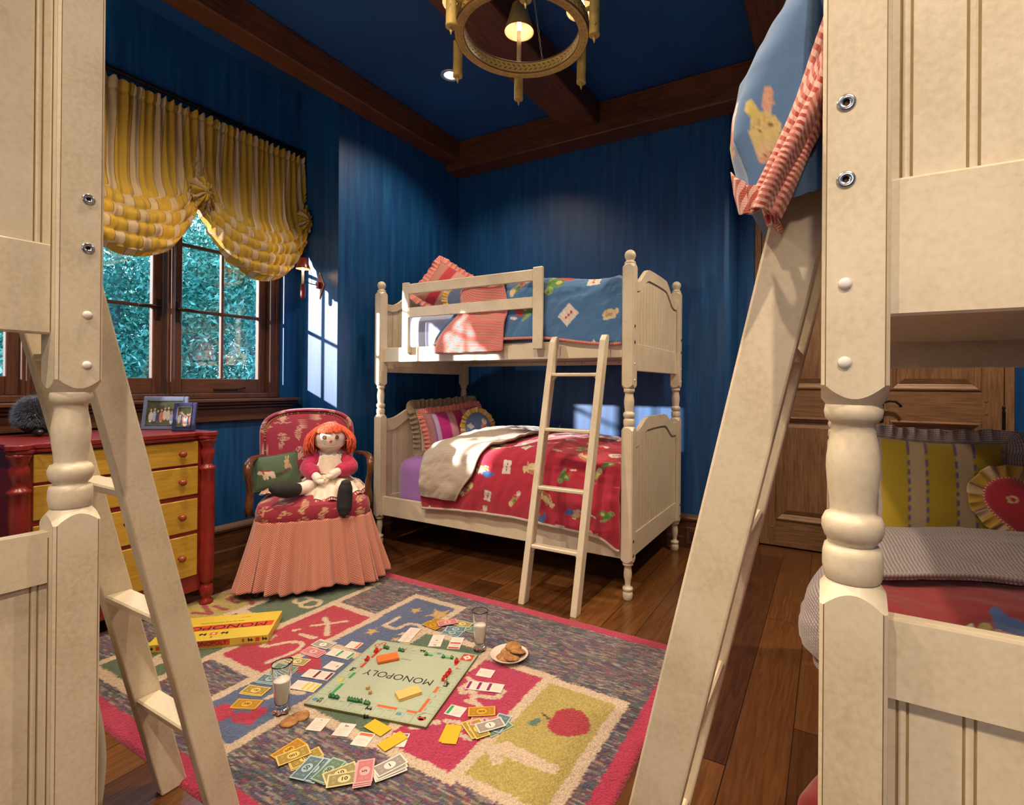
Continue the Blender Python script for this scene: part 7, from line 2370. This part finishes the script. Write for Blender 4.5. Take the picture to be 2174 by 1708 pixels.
# card decks
def deck(label, corners, col, n=1, h=0.012):
    P_ = [G(*crd3(*c_), TOPZ) for c_ in corners]
    c_ = sum(P_, Vector((0, 0, 0))) / 4
    a_ = math.atan2((P_[1] - P_[0]).y, (P_[1] - P_[0]).x)
    t = thing('card_deck', label, 'card deck', (c_.x, c_.y, TOPZ), a_)
    for k in range(4):
        m = MB(); j = rnd.uniform(-.0012, .0012) * (3 if k == 3 and n else 1)
        m.box(-.044 + j, .044 + j, -.027 - j, .027 - j, k * h / 4, (k + 1) * h / 4 - .0001, 0, .0003)
        m.build('card', col, t)
    return t
deck('orange deck of cards at the left of the board centre', [(865, 690), (1110, 640), (1080, 590), (850, 630)], flatm('orange_card', (228, 118, 44)), 0)
deck('pale yellow deck of cards in the outlined box near the car corner of the board', [(1095, 1110), (1360, 1020), (1315, 965), (1070, 1050)], flatm('buff_card', (228, 190, 110)))
# dice
for k, ((x, y), w_) in enumerate([((755, 985), 'ivory die lying on the board, the one nearer to the letters'), ((772, 1000), 'ivory die lying on the board, the one nearer to the green houses')]):
    g_ = G(*crd3(x, y + (2 if k == 0 else 8)), TOPZ)
    t = thing('die', w_, 'die', (g_.x + (-.008 if k == 0 else .007), g_.y + (.006 if k == 0 else -.004), TOPZ), 0.4 + k * .5, 'pair of dice')
    m = MB(); s_ = .0065
    m.box(-s_, s_, -s_, s_, 0, 2 * s_, 0, .0018)
    m.build('cube_body', flatm('ivory', (222, 196, 140), .3), t)
    m = MB()
    for (a_, b_) in ((-.5, -.5), (.5, .5), (-.5, .5), (.5, -.5), (0, 0)):
        for M_ in (Matrix.Translation((0, 0, 2 * s_)), Matrix.Translation((0, -s_, s_)) @ Matrix.Rotation(PI / 2, 4, 'X'), Matrix.Translation((s_, 0, s_)) @ Matrix.Rotation(PI / 2, 4, 'Y')):
            m.lathe([(.0013, .0), (.0013, .0002)], 8, 0, M_ @ Matrix.Translation((a_ * s_, b_ * s_, 0)))
    m.build('pips', INK, t)
# tokens
g_ = G(*crd3(1635, 905), TOPZ)
m = MB(); m.lathe([(.007, 0), (.007, .002), (.004, .004), (.003, .010), (.0055, .012), (.006, .016), (.002, .020)], 16, 0, Matrix.Translation((g_.x, g_.y, TOPZ)))
m.tube([(g_.x - .008, g_.y, TOPZ + .004), (g_.x, g_.y + .002, TOPZ + .007), (g_.x + .010, g_.y + .004, TOPZ + .004)], [.002, .004, .002], 8)
tag(m.build('game_token', CHROME), 'small metal playing token on the railway square at the right board edge', 'game piece')
g_ = G(*crd3(708, 1125), TOPZ)
m = MB(); m.lathe([(.006, 0), (.0065, .004), (.005, .008), (.0025, .014), (.0005, .016)], 16, 0, Matrix.Translation((g_.x, g_.y, TOPZ)))
tag(m.build('game_token', flatm('pale_token', (228, 222, 210), .3)), 'small white cone token among the green houses of the near edge', 'game piece')
g_ = G(777, 1524, RZ)
m = MB(); m.box(-.009, .009, -.004, .004, .003, .010, 0, .001, Matrix.Translation((g_.x, g_.y, RZ)) @ Matrix.Rotation(.6, 4, 'Z')); m.box(-.008, -.003, -.004, .004, .0, .014, 0, .001, Matrix.Translation((g_.x, g_.y, RZ)) @ Matrix.Rotation(.6, 4, 'Z')); m.box(.004, .008, -.004, .004, 0, .004, 0, .0008, Matrix.Translation((g_.x, g_.y, RZ)) @ Matrix.Rotation(.6, 4, 'Z'))
tag(m.build('game_token', INK), 'small black playing token on the rug below the near edge of the board', 'game piece')

# ---- play money
NOTE = {500: ((222, 168, 40), (168, 122, 22)), 100: ((226, 196, 108), (158, 134, 52)), 50: ((168, 198, 206), (92, 116, 124)), 20: ((158, 186, 168), (98, 122, 104)), 10: ((226, 212, 150), (150, 140, 92)), 5: ((232, 168, 170), (190, 116, 120)), 1: ((228, 220, 206), (150, 142, 136))}
NL, NW = 0.098, 0.053
NMESH = {}
zlev = {}
def note_mesh(den):
    if den in NMESH: return NMESH[den]
    lt, dk = NOTE[den]
    m = MB()
    n_ = 10
    V_ = []; F_ = []
    # gently curled slab
    cur = lambda x: 0.0009 * (abs(x) / (NL / 2)) ** 2.5
    for i in range(n_ + 1):
        x = -NL / 2 + NL * i / n_
        for y in (-NW / 2, NW / 2):
            V_ += [(x, y, cur(x)), (x, y, cur(x) + 0.00035)]
    for i in range(n_):
        a = 4 * i
        F_ += [(a, a + 4, a + 6, a + 2), (a + 1, a + 3, a + 7, a + 5), (a, a + 1, a + 5, a + 4), (a + 2, a + 6, a + 7, a + 3)]
    F_ += [(0, 2, 3, 1), (4 * n_, 4 * n_ + 1, 4 * n_ + 3, 4 * n_ + 2)]
    m.add(V_, F_, 0)
    def pz(x): return cur(x) + 0.0005
    # inner frame, tinted ground
    for i in range(n_):
        xa = -NL / 2 * .90 + NL * .90 * i / n_; xb = -NL / 2 * .90 + NL * .90 * (i + 1) / n_
        m.quad([(xa, -NW / 2 * .82, pz(xa)), (xb, -NW / 2 * .82, pz(xb)), (xb, NW / 2 * .82, pz(xb)), (xa, NW / 2 * .82, pz(xa))], 1)
    for s_ in (-1, 1):
        for y in (s_ * NW / 2 * .74,):
            m.quad([(-NL / 2 * .86, y - .0003, .0017), (NL / 2 * .86, y - .0003, .0017), (NL / 2 * .86, y + .0003, .0017), (-NL / 2 * .86, y + .0003, .0017)], 0) if False else None
    m.quad([(.0185 * math.cos(t_), .0155 * math.sin(t_), .00068) for t_ in np.linspace(0, 2 * PI, 25)[:-1]], 0)
    for sx_0 in (-1, 1):
        for sy_0 in (-1, 1):
            cx_0, cy_0 = sx_0 * .031, sy_0 * .0115
            m.text(str(den), 0.0085, Matrix.Translation((cx_0, cy_0, pz(.034))), 0)
            m.quad([(cx_0 - .008, cy_0 - sy_0 * .0065, pz(.035)), (cx_0 + .008, cy_0 - sy_0 * .0065, pz(.035)), (cx_0 + .008, cy_0 - sy_0 * .0058, pz(.035)), (cx_0 - .008, cy_0 - sy_0 * .0058, pz(.035))], 0)
    m.text(str(den), 0.0205 if den < 100 else 0.0165, Matrix.Translation((0, 0, .0008)), 2, bold=0.03)
    o = m.build('banknote', [flatm('note_%d' % den, lt, .7), flatm('note_tint_%d' % den, dk, .7), flatm('note_ink', (60, 44, 26), .7)], recalc=False)
    me = o.data; bpy.data.objects.remove(o)
    NMESH[den] = me
    return me
CNAME = {500: 'golden 500', 100: 'pale gold 100', 50: 'blue 50', 20: 'green 20', 10: 'buff 10', 5: 'pink 5', 1: 'white 1'}
def note(den, p0, p1, lvl, where, group, flipdir=False):
    c_, a_ = place_axis(p0, p1)
    o = bpy.data.objects.new('banknote', note_mesh(den)); COL.objects.link(o)
    z = RZ + 0.0004 + lvl * 0.0016
    o.location = (c_.x, c_.y, z); o.rotation_euler = (0, 0, a_ + (PI if flipdir else 0))
    tag(o, CNAME[den] + ' play money note ' + where, 'play money', group)
def c2p(x, y): return (440 + x / 5.3375, 1260 + y / 5.3375)
def c4p(x, y): return (840 + x / 5.3375, 1280 + y / 5.3375)
def c5p(x, y): return (540 + x / 5.435, 1480 + y / 5.435)
GN = 'play money in the row left of the board'
note(500, (494, 1494), (554, 1497), 0, 'at the bottom of the left row, under another', GN); note(500, (495, 1493), (553, 1496), 1, 'at the near end of the row left of the board', GN)
note(100, (517, 1464), (565, 1470), 0, 'lower one in the left row beside the milk glass', GN); note(100, (519, 1462), (567, 1469), 1, 'upper one in the left row beside the glass', GN)
note(50, (546, 1440), (598, 1447), 0, 'in the left row behind the near milk glass, lower', GN); note(50, (548, 1438), (599, 1445), 1, 'in the left row behind the near milk glass, upper', GN)
note(20, (577, 1422), (629, 1428), 0, 'in the left row seen through the glass, lower', GN); note(20, (578, 1418), (630, 1424), 1, 'in the left row seen through the glass, upper', GN)
note(10, (609, 1400), (654, 1407), 0, 'in the left row just above the glass rim', GN)
note(5, (642, 1378), (686, 1389), 0, 'in the left row, lowest of three', GN); note(5, (645, 1380), (689, 1393), 1, 'in the left row, middle of three', GN); note(5, (644, 1378), (687, 1390), 2, 'in the left row, top of three', GN)
note(1, (668, 1361), (711, 1371), 0, 'at the far end of the left row, underneath', GN); note(1, (666, 1363), (706, 1374), 1, 'at the far end of the left row, on top', GN)
GN = 'play money fanned out at the near edge of the rug'
note(500, c5p(245, 700), c5p(545, 510), 0, 'leftmost of the near fan', GN)
note(100, c5p(400, 800), c5p(780, 640), 0, 'in the near fan, lowest of the gold ones', GN); note(100, c5p(410, 785), c5p(770, 625), 1, 'in the near fan, second of the gold ones', GN)
note(100, c5p(265, 755), c5p(628, 612), 3, 'in the near fan with its whole face showing', GN, True)
note(50, c5p(600, 985), c5p(850, 720), 1, 'in the near fan, lowest blue one', GN); note(50, c5p(560, 975), c5p(800, 705), 2, 'in the near fan, middle blue one', GN); note(50, c5p(485, 967), c5p(725, 712), 4, 'in the near fan with its whole face showing', GN)
note(20, c5p(730, 1005), c5p(1010, 750), 3, 'in the near fan, lower of the two', GN); note(20, c5p(715, 1000), c5p(990, 735), 4, 'in the near fan, upper of the two', GN)
note(10, c5p(815, 975), c5p(1170, 830), 5, 'in the near fan, slanting underneath', GN); note(10, c5p(870, 1005), c5p(1200, 945), 6, 'in the near fan, partly under the pink one', GN)
note(5, c5p(1235, 1095), c5p(1270, 780), 6, 'in the near fan, lowest pink one', GN); note(5, c5p(1242, 1075), c5p(1280, 765), 7, 'in the near fan, middle pink one', GN); note(5, c5p(1250, 1055), c5p(1295, 750), 8, 'in the near fan, topmost pink one', GN)
note(1, c5p(1365, 945), c5p(1745, 800), 4, 'rightmost in the near fan, lowest', GN); note(1, c5p(1380, 930), c5p(1740, 770), 5, 'rightmost in the near fan, middle', GN); note(1, c5p(1390, 905), c5p(1730, 732), 6, 'rightmost in the near fan, on top', GN)
GN = 'play money piled right of the board'
note(20, c4p(1090, 1450), c4p(1235, 1375), 0, 'lowest in the pile on the magenta square', GN); note(50, c4p(1120, 1440), c4p(1230, 1290), 1, 'sticking out right of the pile on the magenta square', GN)
note(100, c4p(845, 1385), c4p(915, 1480), 2, 'leftmost in the pile on the magenta square', GN); note(100, c4p(905, 1390), c4p(965, 1485), 3, 'second from left in the pile on the magenta square', GN)
note(5, c4p(905, 1345), c4p(1110, 1350), 3, 'in the pile on the magenta square, lower', GN); note(1, c4p(990, 1430), c4p(1150, 1385), 5, 'across the front of the pile on the magenta square', GN)
note(500, c4p(822, 1262), c4p(1128, 1248), 6, 'on top of the pile on the magenta square', GN, True)
GN = 'play money behind the board'
note(50, c4p(560, 320), c4p(720, 350), 0, 'behind the board, nearest to the board', GN); note(50, c4p(600, 295), c4p(760, 300), 1, 'behind the board, second from the milk glass', GN)
note(20, c4p(750, 260), c4p(890, 310), 0, 'behind the board, touching the far milk glass', GN); note(10, c4p(690, 225), c4p(820, 250), 1, 'behind the board, peeping out beside the pink one', GN)
note(500, c4p(340, 225), c4p(500, 290), 2, 'behind the board, leftmost', GN); note(500, c4p(430, 205), c4p(590, 235), 3, 'behind the board, below the pink one', GN); note(5, c4p(470, 255), c4p(700, 215), 5, 'behind the board, lying on the golden ones', GN)
# plain yellow card backs
GYE = 'plain yellow cards around the board'
YB = flatm('yellow_card_back', (232, 180, 26), .55)
def ycard(p0, p1, lvl, label, L_=0.090, W_=0.05):
    c_, a_ = place_axis(p0, p1)
    m = MB(); m.box(-L_ / 2, L_ / 2, -W_ / 2, W_ / 2, 0, 0.0009, 0, 0.0002)
    o = m.build('yellow_card', YB); o.location = (c_.x, c_.y, RZ + .0006 + lvl * .0014); o.rotation_euler = (0, 0, a_)
    tag(o, label, 'card', GYE)
ycard(crd3(762, 1362), crd3(967, 1477), 2, 'plain yellow card lying just below the near edge of the board')
ycard(crd3(870, 1667), crd3(1190, 1480), 2, 'plain yellow card lying across the blue banded card')
ycard(c4p(655, 1375), c4p(560, 1585), 0, 'plain yellow card underneath another on the magenta square')
ycard(c4p(682, 1372), c4p(590, 1625), 1, 'plain yellow card on top of another on the magenta square')
# property cards
DW, DL = 0.058, 0.066
TXI = flatm('card_grey_print', (150, 138, 132)); BANDS = {'green': GRI, 'orange': ORG, 'red': RDI, 'purple': flatm('print_purple', (130, 30, 100)), 'maroon': flatm('print_maroon', (110, 24, 50)), 'yellow': YEI, 'blue': flatm('print_blue', (84, 84, 150)), 'rail': INK, 'plain': TXI}
def deed(band, p0, p1, n, where, step=0.6, w=DW):
    """p0 bottom -> p1 top of the (stack of) cards; n cards offset along the axis"""
    c_, a_ = place_axis(p0, p1)
    A_ = G(p0[0], p0[1], RZ); B_ = G(p1[0], p1[1], RZ); L_ = (B_ - A_).length; d_ = (B_ - A_) / L_
    for k in range(n):
        m = MB()
        m.box(-w / 2, w / 2, -DL / 2, DL / 2, 0, 0.0007, 0, 0.0001)
        z_ = .00085
        if band == 'rail':
            for (a0, a1, b0, b1) in ((-.006, .006, .017, .020), (-.006, -.003, .020, .024), (.003, .005, .020, .023), (-.006, -.003, .015, .017), (.003, .006, .015, .017)):
                m.quad([(a0, b0, z_), (a1, b0, z_), (a1, b1, z_), (a0, b1, z_)], 1)
            m.text('R. R.', .006, Matrix.Translation((0, .009, z_)), 2)
        elif band == 'plain':
            m.quad([(-.003, .020, z_), (.003, .020, z_), (.002, .026, z_), (-.002, .026, z_)], 2)
            m.text('COMPANY', .0055, Matrix.Translation((0, .010, z_)), 2)
        else: m.quad([(-w / 2 * .84, DL / 2 * .50, z_), (w / 2 * .84, DL / 2 * .50, z_), (w / 2 * .84, DL / 2 * .86, z_), (-w / 2 * .84, DL / 2 * .86, z_)], 1)
        for j in range(5):
            y = .002 - j * .0062; q_ = [.02, .018, .021, .015, .019][j]
            m.quad([(-q_, y, z_), (q_ * [.6, 1, .3, .9, .5][j], y, z_), (q_ * [.6, 1, .3, .9, .5][j], y + .0008, z_), (-q_, y + .0008, z_)], 2)
        o = m.build('property_card', [WHI, BANDS[band], TXI], recalc=False)
        if n == 1: pos = (A_ + B_) / 2
        else: pos = A_ + d_ * (DL / 2 + (L_ - DL) * k / (n - 1)) if L_ > DL else (A_ + B_) / 2 + d_ * .004 * k
        o.location = (pos.x, pos.y, RZ + .0005 + (n - 1 - k) * .0011); o.rotation_euler = (0, 0, a_ - PI / 2)
        od = '' if n == 1 else (', topmost' if k == 0 else (', undermost' if k == n - 1 else ', middle one'))
        tag(o, where + od, 'property card', 'property cards around the board')
c3p = crd3
deed('plain', c3p(120, 1452), c3p(255, 1299), 1, 'white company card, leftmost of the row below the board')
deed('rail', c3p(420, 1517), c3p(547, 1354), 1, 'white railway card, second of the row below the board')
deed('orange', c3p(632, 1627), c3p(762, 1460), 1, 'white card with orange band half under a yellow card')
deed('blue', c3p(1042, 1682), c3p(1162, 1425), 1, 'white card with blue band under a yellow card below the board')
deed('red', c3p(1780, 390), c3p(1715, 520), 2, 'white red banded card by the far milk glass')
deed('rail', c3p(1560, 365), c3p(1502, 492), 2, 'white railway card behind the far board edge')
deed('plain', c3p(1297, 287), c3p(1150, 440), 3, 'white card in the set lying on the number five')
deed('orange', c2p(1580, 570), c2p(1745, 597), 1, 'white card with orange band left of the GO corner')
deed('green', c2p(1385, 655), c2p(1645, 710), 2, 'white card with green band left of the board')
deed('rail', c2p(1332, 795), c2p(1530, 837), 1, 'white railway card left of the board')
deed('maroon', c2p(1110, 897), c2p(1405, 940), 2, 'white maroon banded card left of the board')
deed('yellow', c2p(975, 1030), c2p(1255, 1070), 3, 'white yellow banded card by the near milk glass')
deed('plain', c4p(1115, 808), c4p(922, 775), 1, 'plain white card on the magenta square nearest the cookies')
deed('purple', c4p(1215, 977), c4p(805, 922), 3, 'white purple banded card on the magenta square')
deed('green', c4p(787, 1247), c4p(572, 1195), 1, 'white card with green band on the magenta square beside the 500')

# ---- the game box
dL = Vector((-.735, -.678, 0)); 
bl, bw_, bh = 0.49, 0.255, 0.042
bpos = Vector((0.625, -2.565, RZ))
box = thing('game_box', 'yellow game box lettered MONOPOLY lying on the rug in front of the chest', 'game box', bpos, math.atan2(dL.y, dL.x))
YBX = flatm('box_yellow', (222, 196, 70), .35); YBB = flatm('box_pale', (216, 200, 110), .4)
m = MB(); m.box(-bl / 2 + .002, bl / 2 - .002, -bw_ / 2 + .002, bw_ / 2 - .002, 0, bh * .55, 0, .001); m.build('box_tray', YBB, box)
m = MB(); m.box(-bl / 2, bl / 2, -bw_ / 2, bw_ / 2, bh * .18, bh, 0, .0015); lid = m.build('box_lid', YBX, box)
m = MB()
z_ = bh + .0003
# band with the title; text reads from the near side turned round: its top towards the camera
m.quad([(-bl / 2 + .01, -.022, z_), (bl / 2 - .01, -.022, z_), (bl / 2 - .01, .030, z_), (-bl / 2 + .01, .030, z_)], 0)
MT = Matrix.Translation((0, .004, z_ + .0003))
m.text('MONOPOLY', .060, MT, 1, sx=1.25, bold=.0)
def loco(cx, cy, k, M_, mi=1):
    for (a0, a1, b0, b1) in ((-.013, .013, -.004, .003), (-.013, -.006, .003, .011), (.004, .008, .003, .010), (-.012, -.006, -.008, -.004), (.003, .010, -.008, -.004)):
        m.quad([tuple(M_ @ Vector((cx + a * k, cy + b * k, .0002))) for a, b in ((a0, b0), (a1, b0), (a1, b1), (a0, b1))], mi)
M0 = Matrix.Translation((0, 0, z_))
loco(-.045, .070, 1.2, M0); loco(.045, .070, 1.2, M0)
m.quad([(-.015, .058, z_), (.015, .058, z_), (.015, .082, z_), (-.015, .082, z_)], 0); m.quad([(-.007, .064, z_ + .0002), (.007, .064, z_ + .0002), (.007, .076, z_ + .0002), (-.007, .076, z_ + .0002)], 2)
m.text('$', .022, Matrix.Translation((0, .102, z_)), 1)
m.text('REAL ESTATE TRADING GAME', .014, Matrix.Translation((0, -.048, z_)), 1)
m.text('equipment', .010, Matrix.Translation((-.09, -.085, z_)), 1)
# side panels (long sides)
for sgn in (1, -1):
    MS = Matrix.Translation((0, sgn * (bw_ / 2 + .0004), bh * .55)) @ Matrix.Rotation(PI / 2 * (-1 if sgn > 0 else 1), 4, 'X') @ (Matrix.Rotation(PI, 4, 'Z') if sgn > 0 else Matrix.Identity(4))
    MS = Matrix.Translation((0, sgn * (bw_ / 2 + .0004), bh * .58)) @ Matrix(((-sgn * 1.0, 0, 0, 0), (0, 0, sgn * 1.0, 0), (0, 1, 0, 0), (0, 0, 0, 1)))
    m.quad([tuple(MS @ Vector(p)) for p in ((-.085, -.013, 0), (.085, -.013, 0), (.085, .013, 0), (-.085, .013, 0))], 0)
    m.text('MONOPOLY', .026, MS @ Matrix.Translation((0, 0, .0003)), 1, bold=.0)
    for xx in (-.20, .20):
        for a_ in (-.03, .03): loco(xx + a_, 0, .8, MS)
        m.quad([tuple(MS @ Vector(p)) for p in ((xx - .009, -.009, 0), (xx + .009, -.009, 0), (xx + .009, .009, 0), (xx - .009, .009, 0))], 0)
    m.text('$', .020, MS @ Matrix.Translation((-.14, 0, 0)), 1); m.text('$', .020, MS @ Matrix.Translation((.14, 0, 0)), 1)
m.build('box_print', [flatm('box_red', (206, 74, 34)), INK, WHI], lid, recalc=False)

# ---- milk glasses, cookies, plate
def m_tumbler():
    mt, nt, b = nmat('clear_glass')
    b.inputs['Base Color'].default_value = (1, 1, 1, 1); b.inputs['Roughness'].default_value = 0.0
    b.inputs['Transmission Weight'].default_value = 1.0; b.inputs['IOR'].default_value = 1.45
    return mt
GLASS = m_tumbler(); MILK = flat('milk', (0.92, 0.88, 0.80), .3, var=0.01)
def milk_glass(label, loc, lvl):
    t = thing('milk_glass', label, 'glass of milk', loc)
    m = MB()
    N_ = 48
    outer = [(.0005, 0), (.028, 0), (.0300, .002), (.0290, .008), (.0215, .016), (.0175, .021), (.0205, .027), (.0240, .040), (.0280, .080), (.0320, .130), (.0355, .172), (.0362, .1765)]
    inner = [(.0352, .1768), (.0340, .172), (.0300, .130), (.0258, .080), (.0215, .040), (.0175, .030), (.0005, .0285)]
    m.lathe(outer + inner, N_, 0, cap=False)
    o = m.build('tumbler', GLASS, t)
    if loc[0] < 1.6:
        co = [v.co for v in o.data.vertices]
        for v in o.data.vertices:
            a = math.atan2(v.co.y, v.co.x)
            if v.co.z < .02: 
                k = 1 + .10 * math.cos(6 * a); v.co.x *= k; v.co.y *= k
            elif v.co.z > .16: v.co.z += .010 * max(0, math.cos(a - 0.9)) ** 2 * (v.co.z - .16) / .0165
    m = MB()
    m.lathe([(.0005, .0287), (.0172, .0302), (.0213, .0405), (.0255, .080), (.0213 + .0085 * (lvl - .04) / .09 + .0000, lvl - .0015), (.0213 + .0085 * (lvl - .04) / .09 - .0006, lvl), (.0005, lvl - .0003)], N_, 0, cap=False)
    m.build('milk', MILK, t)
    return t
g1 = G(598, 1510, RZ); g2 = G(1018.5, 1378, RZ)
milk_glass('glass of milk with rippled foot at the left of the board', (g1.x, g1.y, RZ), .118)
milk_glass('glass of milk behind the right corner of the board', (g2.x, g2.y, RZ), .112)
def m_cookie():
    m, nt, b = nmat('cookie')
    v = coords(nt)
    nz = node(nt, 'ShaderNodeTexNoise'); nz.inputs['Scale'].default_value = 55; nz.inputs['Detail'].default_value = 6
    vo = node(nt, 'ShaderNodeTexVoronoi'); vo.inputs['Scale'].default_value = 75
    nt.links.new(v, nz.inputs['Vector']); nt.links.new(v, vo.inputs['Vector'])
    c0 = ramp(nt, nz.outputs[0], [(.3, (0.20, 0.075, 0.018)), (.7, (0.44, 0.22, 0.07))])
    mk = ramp(nt, vo.outputs['Distance'], [(.0, (.25, .2, .18)), (.13, (.3, .25, .2)), (.2, (1, 1, 1))])
    mx = node(nt, 'ShaderNodeMix', data_type='RGBA', blend_type='MULTIPLY'); mx.inputs[0].default_value = .8
    nt.links.new(c0, mx.inputs[6]); nt.links.new(mk, mx.inputs[7]); nt.links.new(mx.outputs[2], b.inputs['Base Color'])
    b.inputs['Roughness'].default_value = .7; bump(nt, b, nz.outputs[0], .8, .004)
    return m
COOK = m_cookie()
def cookie(label, loc, r, rot, seed, bite=None, group='chocolate chip cookies'):
    n_, mm = 56, 14
    a_ = np.linspace(0, 2 * PI, n_ + 1)[:-1]; q = np.linspace(0, 1, mm)
    Q_, A_ = np.meshgrid(q, a_, indexing='xy')
    rad = r * (1 + .07 * vnoise(np.cos(A_) * 2 + 5, np.sin(A_) * 2 + 5, seed) * 2)
    if bite is not None:
        rad = rad * (1 - .38 * np.exp(-((np.mod(A_ - bite + PI, 2 * PI) - PI) / .45) ** 2) * (1 + .2 * np.sin(A_ * 17)))
    h = .011
    z = h * np.clip(1 - Q_ ** 3.2, 0, 1) ** .6 + .0035 * vnoise(Q_ * rad * np.cos(A_) * 110 + 3, Q_ * rad * np.sin(A_) * 110 + 8, seed + 2) * (Q_ < .97)
    T_ = np.stack([rad * Q_ * np.cos(A_), rad * Q_ * np.sin(A_), z], -1)
    B_ = np.stack([rad * Q_ * np.cos(A_) * .94, rad * Q_ * np.sin(A_) * .94, 0 * z], -1)
    P_ = np.concatenate([T_, B_[:, ::-1]], 1)
    o = sheet('cookie', P_, COOK, None, close=True)
    o.location = loc; o.rotation_euler = rot
    return tag(o, label, 'cookie', group)
ck = G(614, 1533, RZ)
cookie('round cookie lying on the rug beside the near milk glass', (ck.x, ck.y, RZ), .031, (0.0, 0, 0), 3)
ck = G(637, 1523, RZ)
cookie('bitten cookie leaning on the round one beside the near milk glass', (ck.x, ck.y + .004, RZ + .004), .028, (.16, .12, .4), 5, 2.2)
pc = G(1081, 1396, RZ); 
PLT = flatm('white_china', (228, 214, 206), .15)
t = thing('plate', 'small white plate holding cookies on the rug right of the board', 'plate', (pc.x, pc.y, RZ))
m = MB(); m.lathe([(.0005, .003), (.045, .003), (.048, .0), (.051, .0), (.052, .004), (.072, .012), (.083, .021), (.0835, .0225), (.081, .0225), (.070, .015), (.050, .0075), (.0005, .006)], 56, cap=False)
m.build('dish', PLT, t)
for k, (dx, dy, dz, rot, w_) in enumerate([(-.014, -.022, .0085, (.05, -.03, 0), 'cookie at the near side of the plate, on the left'), (.020, -.012, .0100, (.02, .10, 1), 'cookie at the near side of the plate, partly over its neighbour'), (-.018, .022, .0110, (-.05, -.08, 2), 'cookie at the left back of the plate'), (.028, .026, .0225, (.22, .10, 3), 'cookie at the right of the plate, leaning on the others'), (-.010, .050, .026, (-.10, .06, 4), 'dark browned cookie resting on the far rim of the plate')]):
    cookie(w_, (pc.x + dx, pc.y + dy, RZ + dz + (.004 if k == 1 else 0)), .036, rot, 20 + k)
# ================================================================== outside the windows
LEAFM = []
for i, (a_, b_) in enumerate([((0.02, 0.16, 0.11), (0.05, 0.34, 0.24)), ((0.04, 0.28, 0.21), (0.12, 0.52, 0.40)), ((0.12, 0.46, 0.36), (0.34, 0.78, 0.64))]):
    m = flat('leaf_%d' % i, tuple((x + y) / 2 for x, y in zip(a_, b_)), .55, var=.4, scale=3)
    LEAFM.append(m)
BARK = flat('pale_bark', (0.26, 0.25, 0.24), .9, var=.3, scale=12)
def tree(label, x, y, r, zc, rz, n, seed, lean=0.3):
    t = thing('garden_tree', label, 'tree', (x, y, -3.0), 0, 'trees outside the window')
    rs = np.random.RandomState(seed)
    m = MB()
    top = Vector((lean, lean * .5, zc + rz * .6 + 3))
    m.tube([(0, 0, 0), (lean * .3, 0, (zc + 3) * .5), (lean * .6, .1, zc + 3), tuple(top)], [.13, .10, .07, .02], 10)
    for k in range(9):
        a_ = rs.uniform(0, 2 * PI); z0 = (zc + 3) * rs.uniform(.55, 1.0)
        e = Vector((r * .8 * math.cos(a_), r * .8 * math.sin(a_), z0 + rs.uniform(.4, 1.2)))
        m.tube([(lean * .5, 0, z0), tuple(e * .5 + Vector((0, 0, z0 * .5 + .2))), tuple(e)], [.04, .025, .008], 7)
    m.build('trunk', BARK, t)
    # leaves in clusters
    nc = 60
    cl = rs.normal(size=(nc, 3)); cl /= np.linalg.norm(cl, axis=1)[:, None]
    cl *= (rs.rand(nc, 1) ** .4)
    cl *= np.array([r, r, rz]); cl[:, 2] += zc + 3
    c_ = cl[rs.randint(0, nc, n)] + rs.normal(size=(n, 3)) * np.array([.22, .22, .20]) * (r / 1.4)
    d1 = rs.normal(size=(n, 3)); d1 /= np.linalg.norm(d1, axis=1)[:, None]
    d2 = np.cross(d1, rs.normal(size=(n, 3))); d2 /= np.linalg.norm(d2, axis=1)[:, None]
    L_ = rs.uniform(.022, .052, (n, 1)); W_ = L_ * .36
    V_ = np.stack([c_ - d1 * L_, c_ + d2 * W_, c_ + d1 * L_, c_ - d2 * W_], 1).reshape(-1, 3)
    me = bpy.data.meshes.new('foliage')
    me.vertices.add(4 * n); me.vertices.foreach_set('co', V_.reshape(-1).astype(np.float32))
    me.loops.add(4 * n); me.polygons.add(n)
    me.loops.foreach_set('vertex_index', np.arange(4 * n, dtype=np.int32)); me.polygons.foreach_set('loop_start', (np.arange(n) * 4).astype(np.int32))
    me.update(calc_edges=True)
    for mm_ in LEAFM: me.materials.append(mm_)
    me.polygons.foreach_set('material_index', rs.choice([0, 1, 2], n, p=[.45, .35, .2]).astype(np.int32))
    o = bpy.data.objects.new('foliage', me); COL.objects.link(o); o.parent = t
tree('tall leafy tree seen through the right window sash', -4.3, .6, 1.6, 1.7, 2.0, 52000, 1)
tree('leafy tree seen between the two window sashes', -5.3, -.9, 1.8, 1.9, 2.2, 52000, 2)
tree('leafy tree seen through the left window sash', -4.9, -2.6, 1.7, 1.6, 2.1, 48000, 3)
tree('slender tree with a pale trunk further back outside', -7.5, 2.9, 2.4, 2.2, 2.8, 24000, 4, .8)
tree('wide tree at the back of the garden', -9.0, .2, 3.0, 2.0, 2.6, 26000, 5)
tree('broad tree left in the garden', -8.6, -3.6, 2.8, 2.2, 3.0, 20000, 6)
m = MB(); m.box(-24, XN - TH - .5, -20, 20, -3.1, -3.0)
o = m.build('garden_ground', flat('dark_green_ground', (0.02, 0.06, 0.03), .9, var=.5, scale=1)); o['kind'] = 'structure'
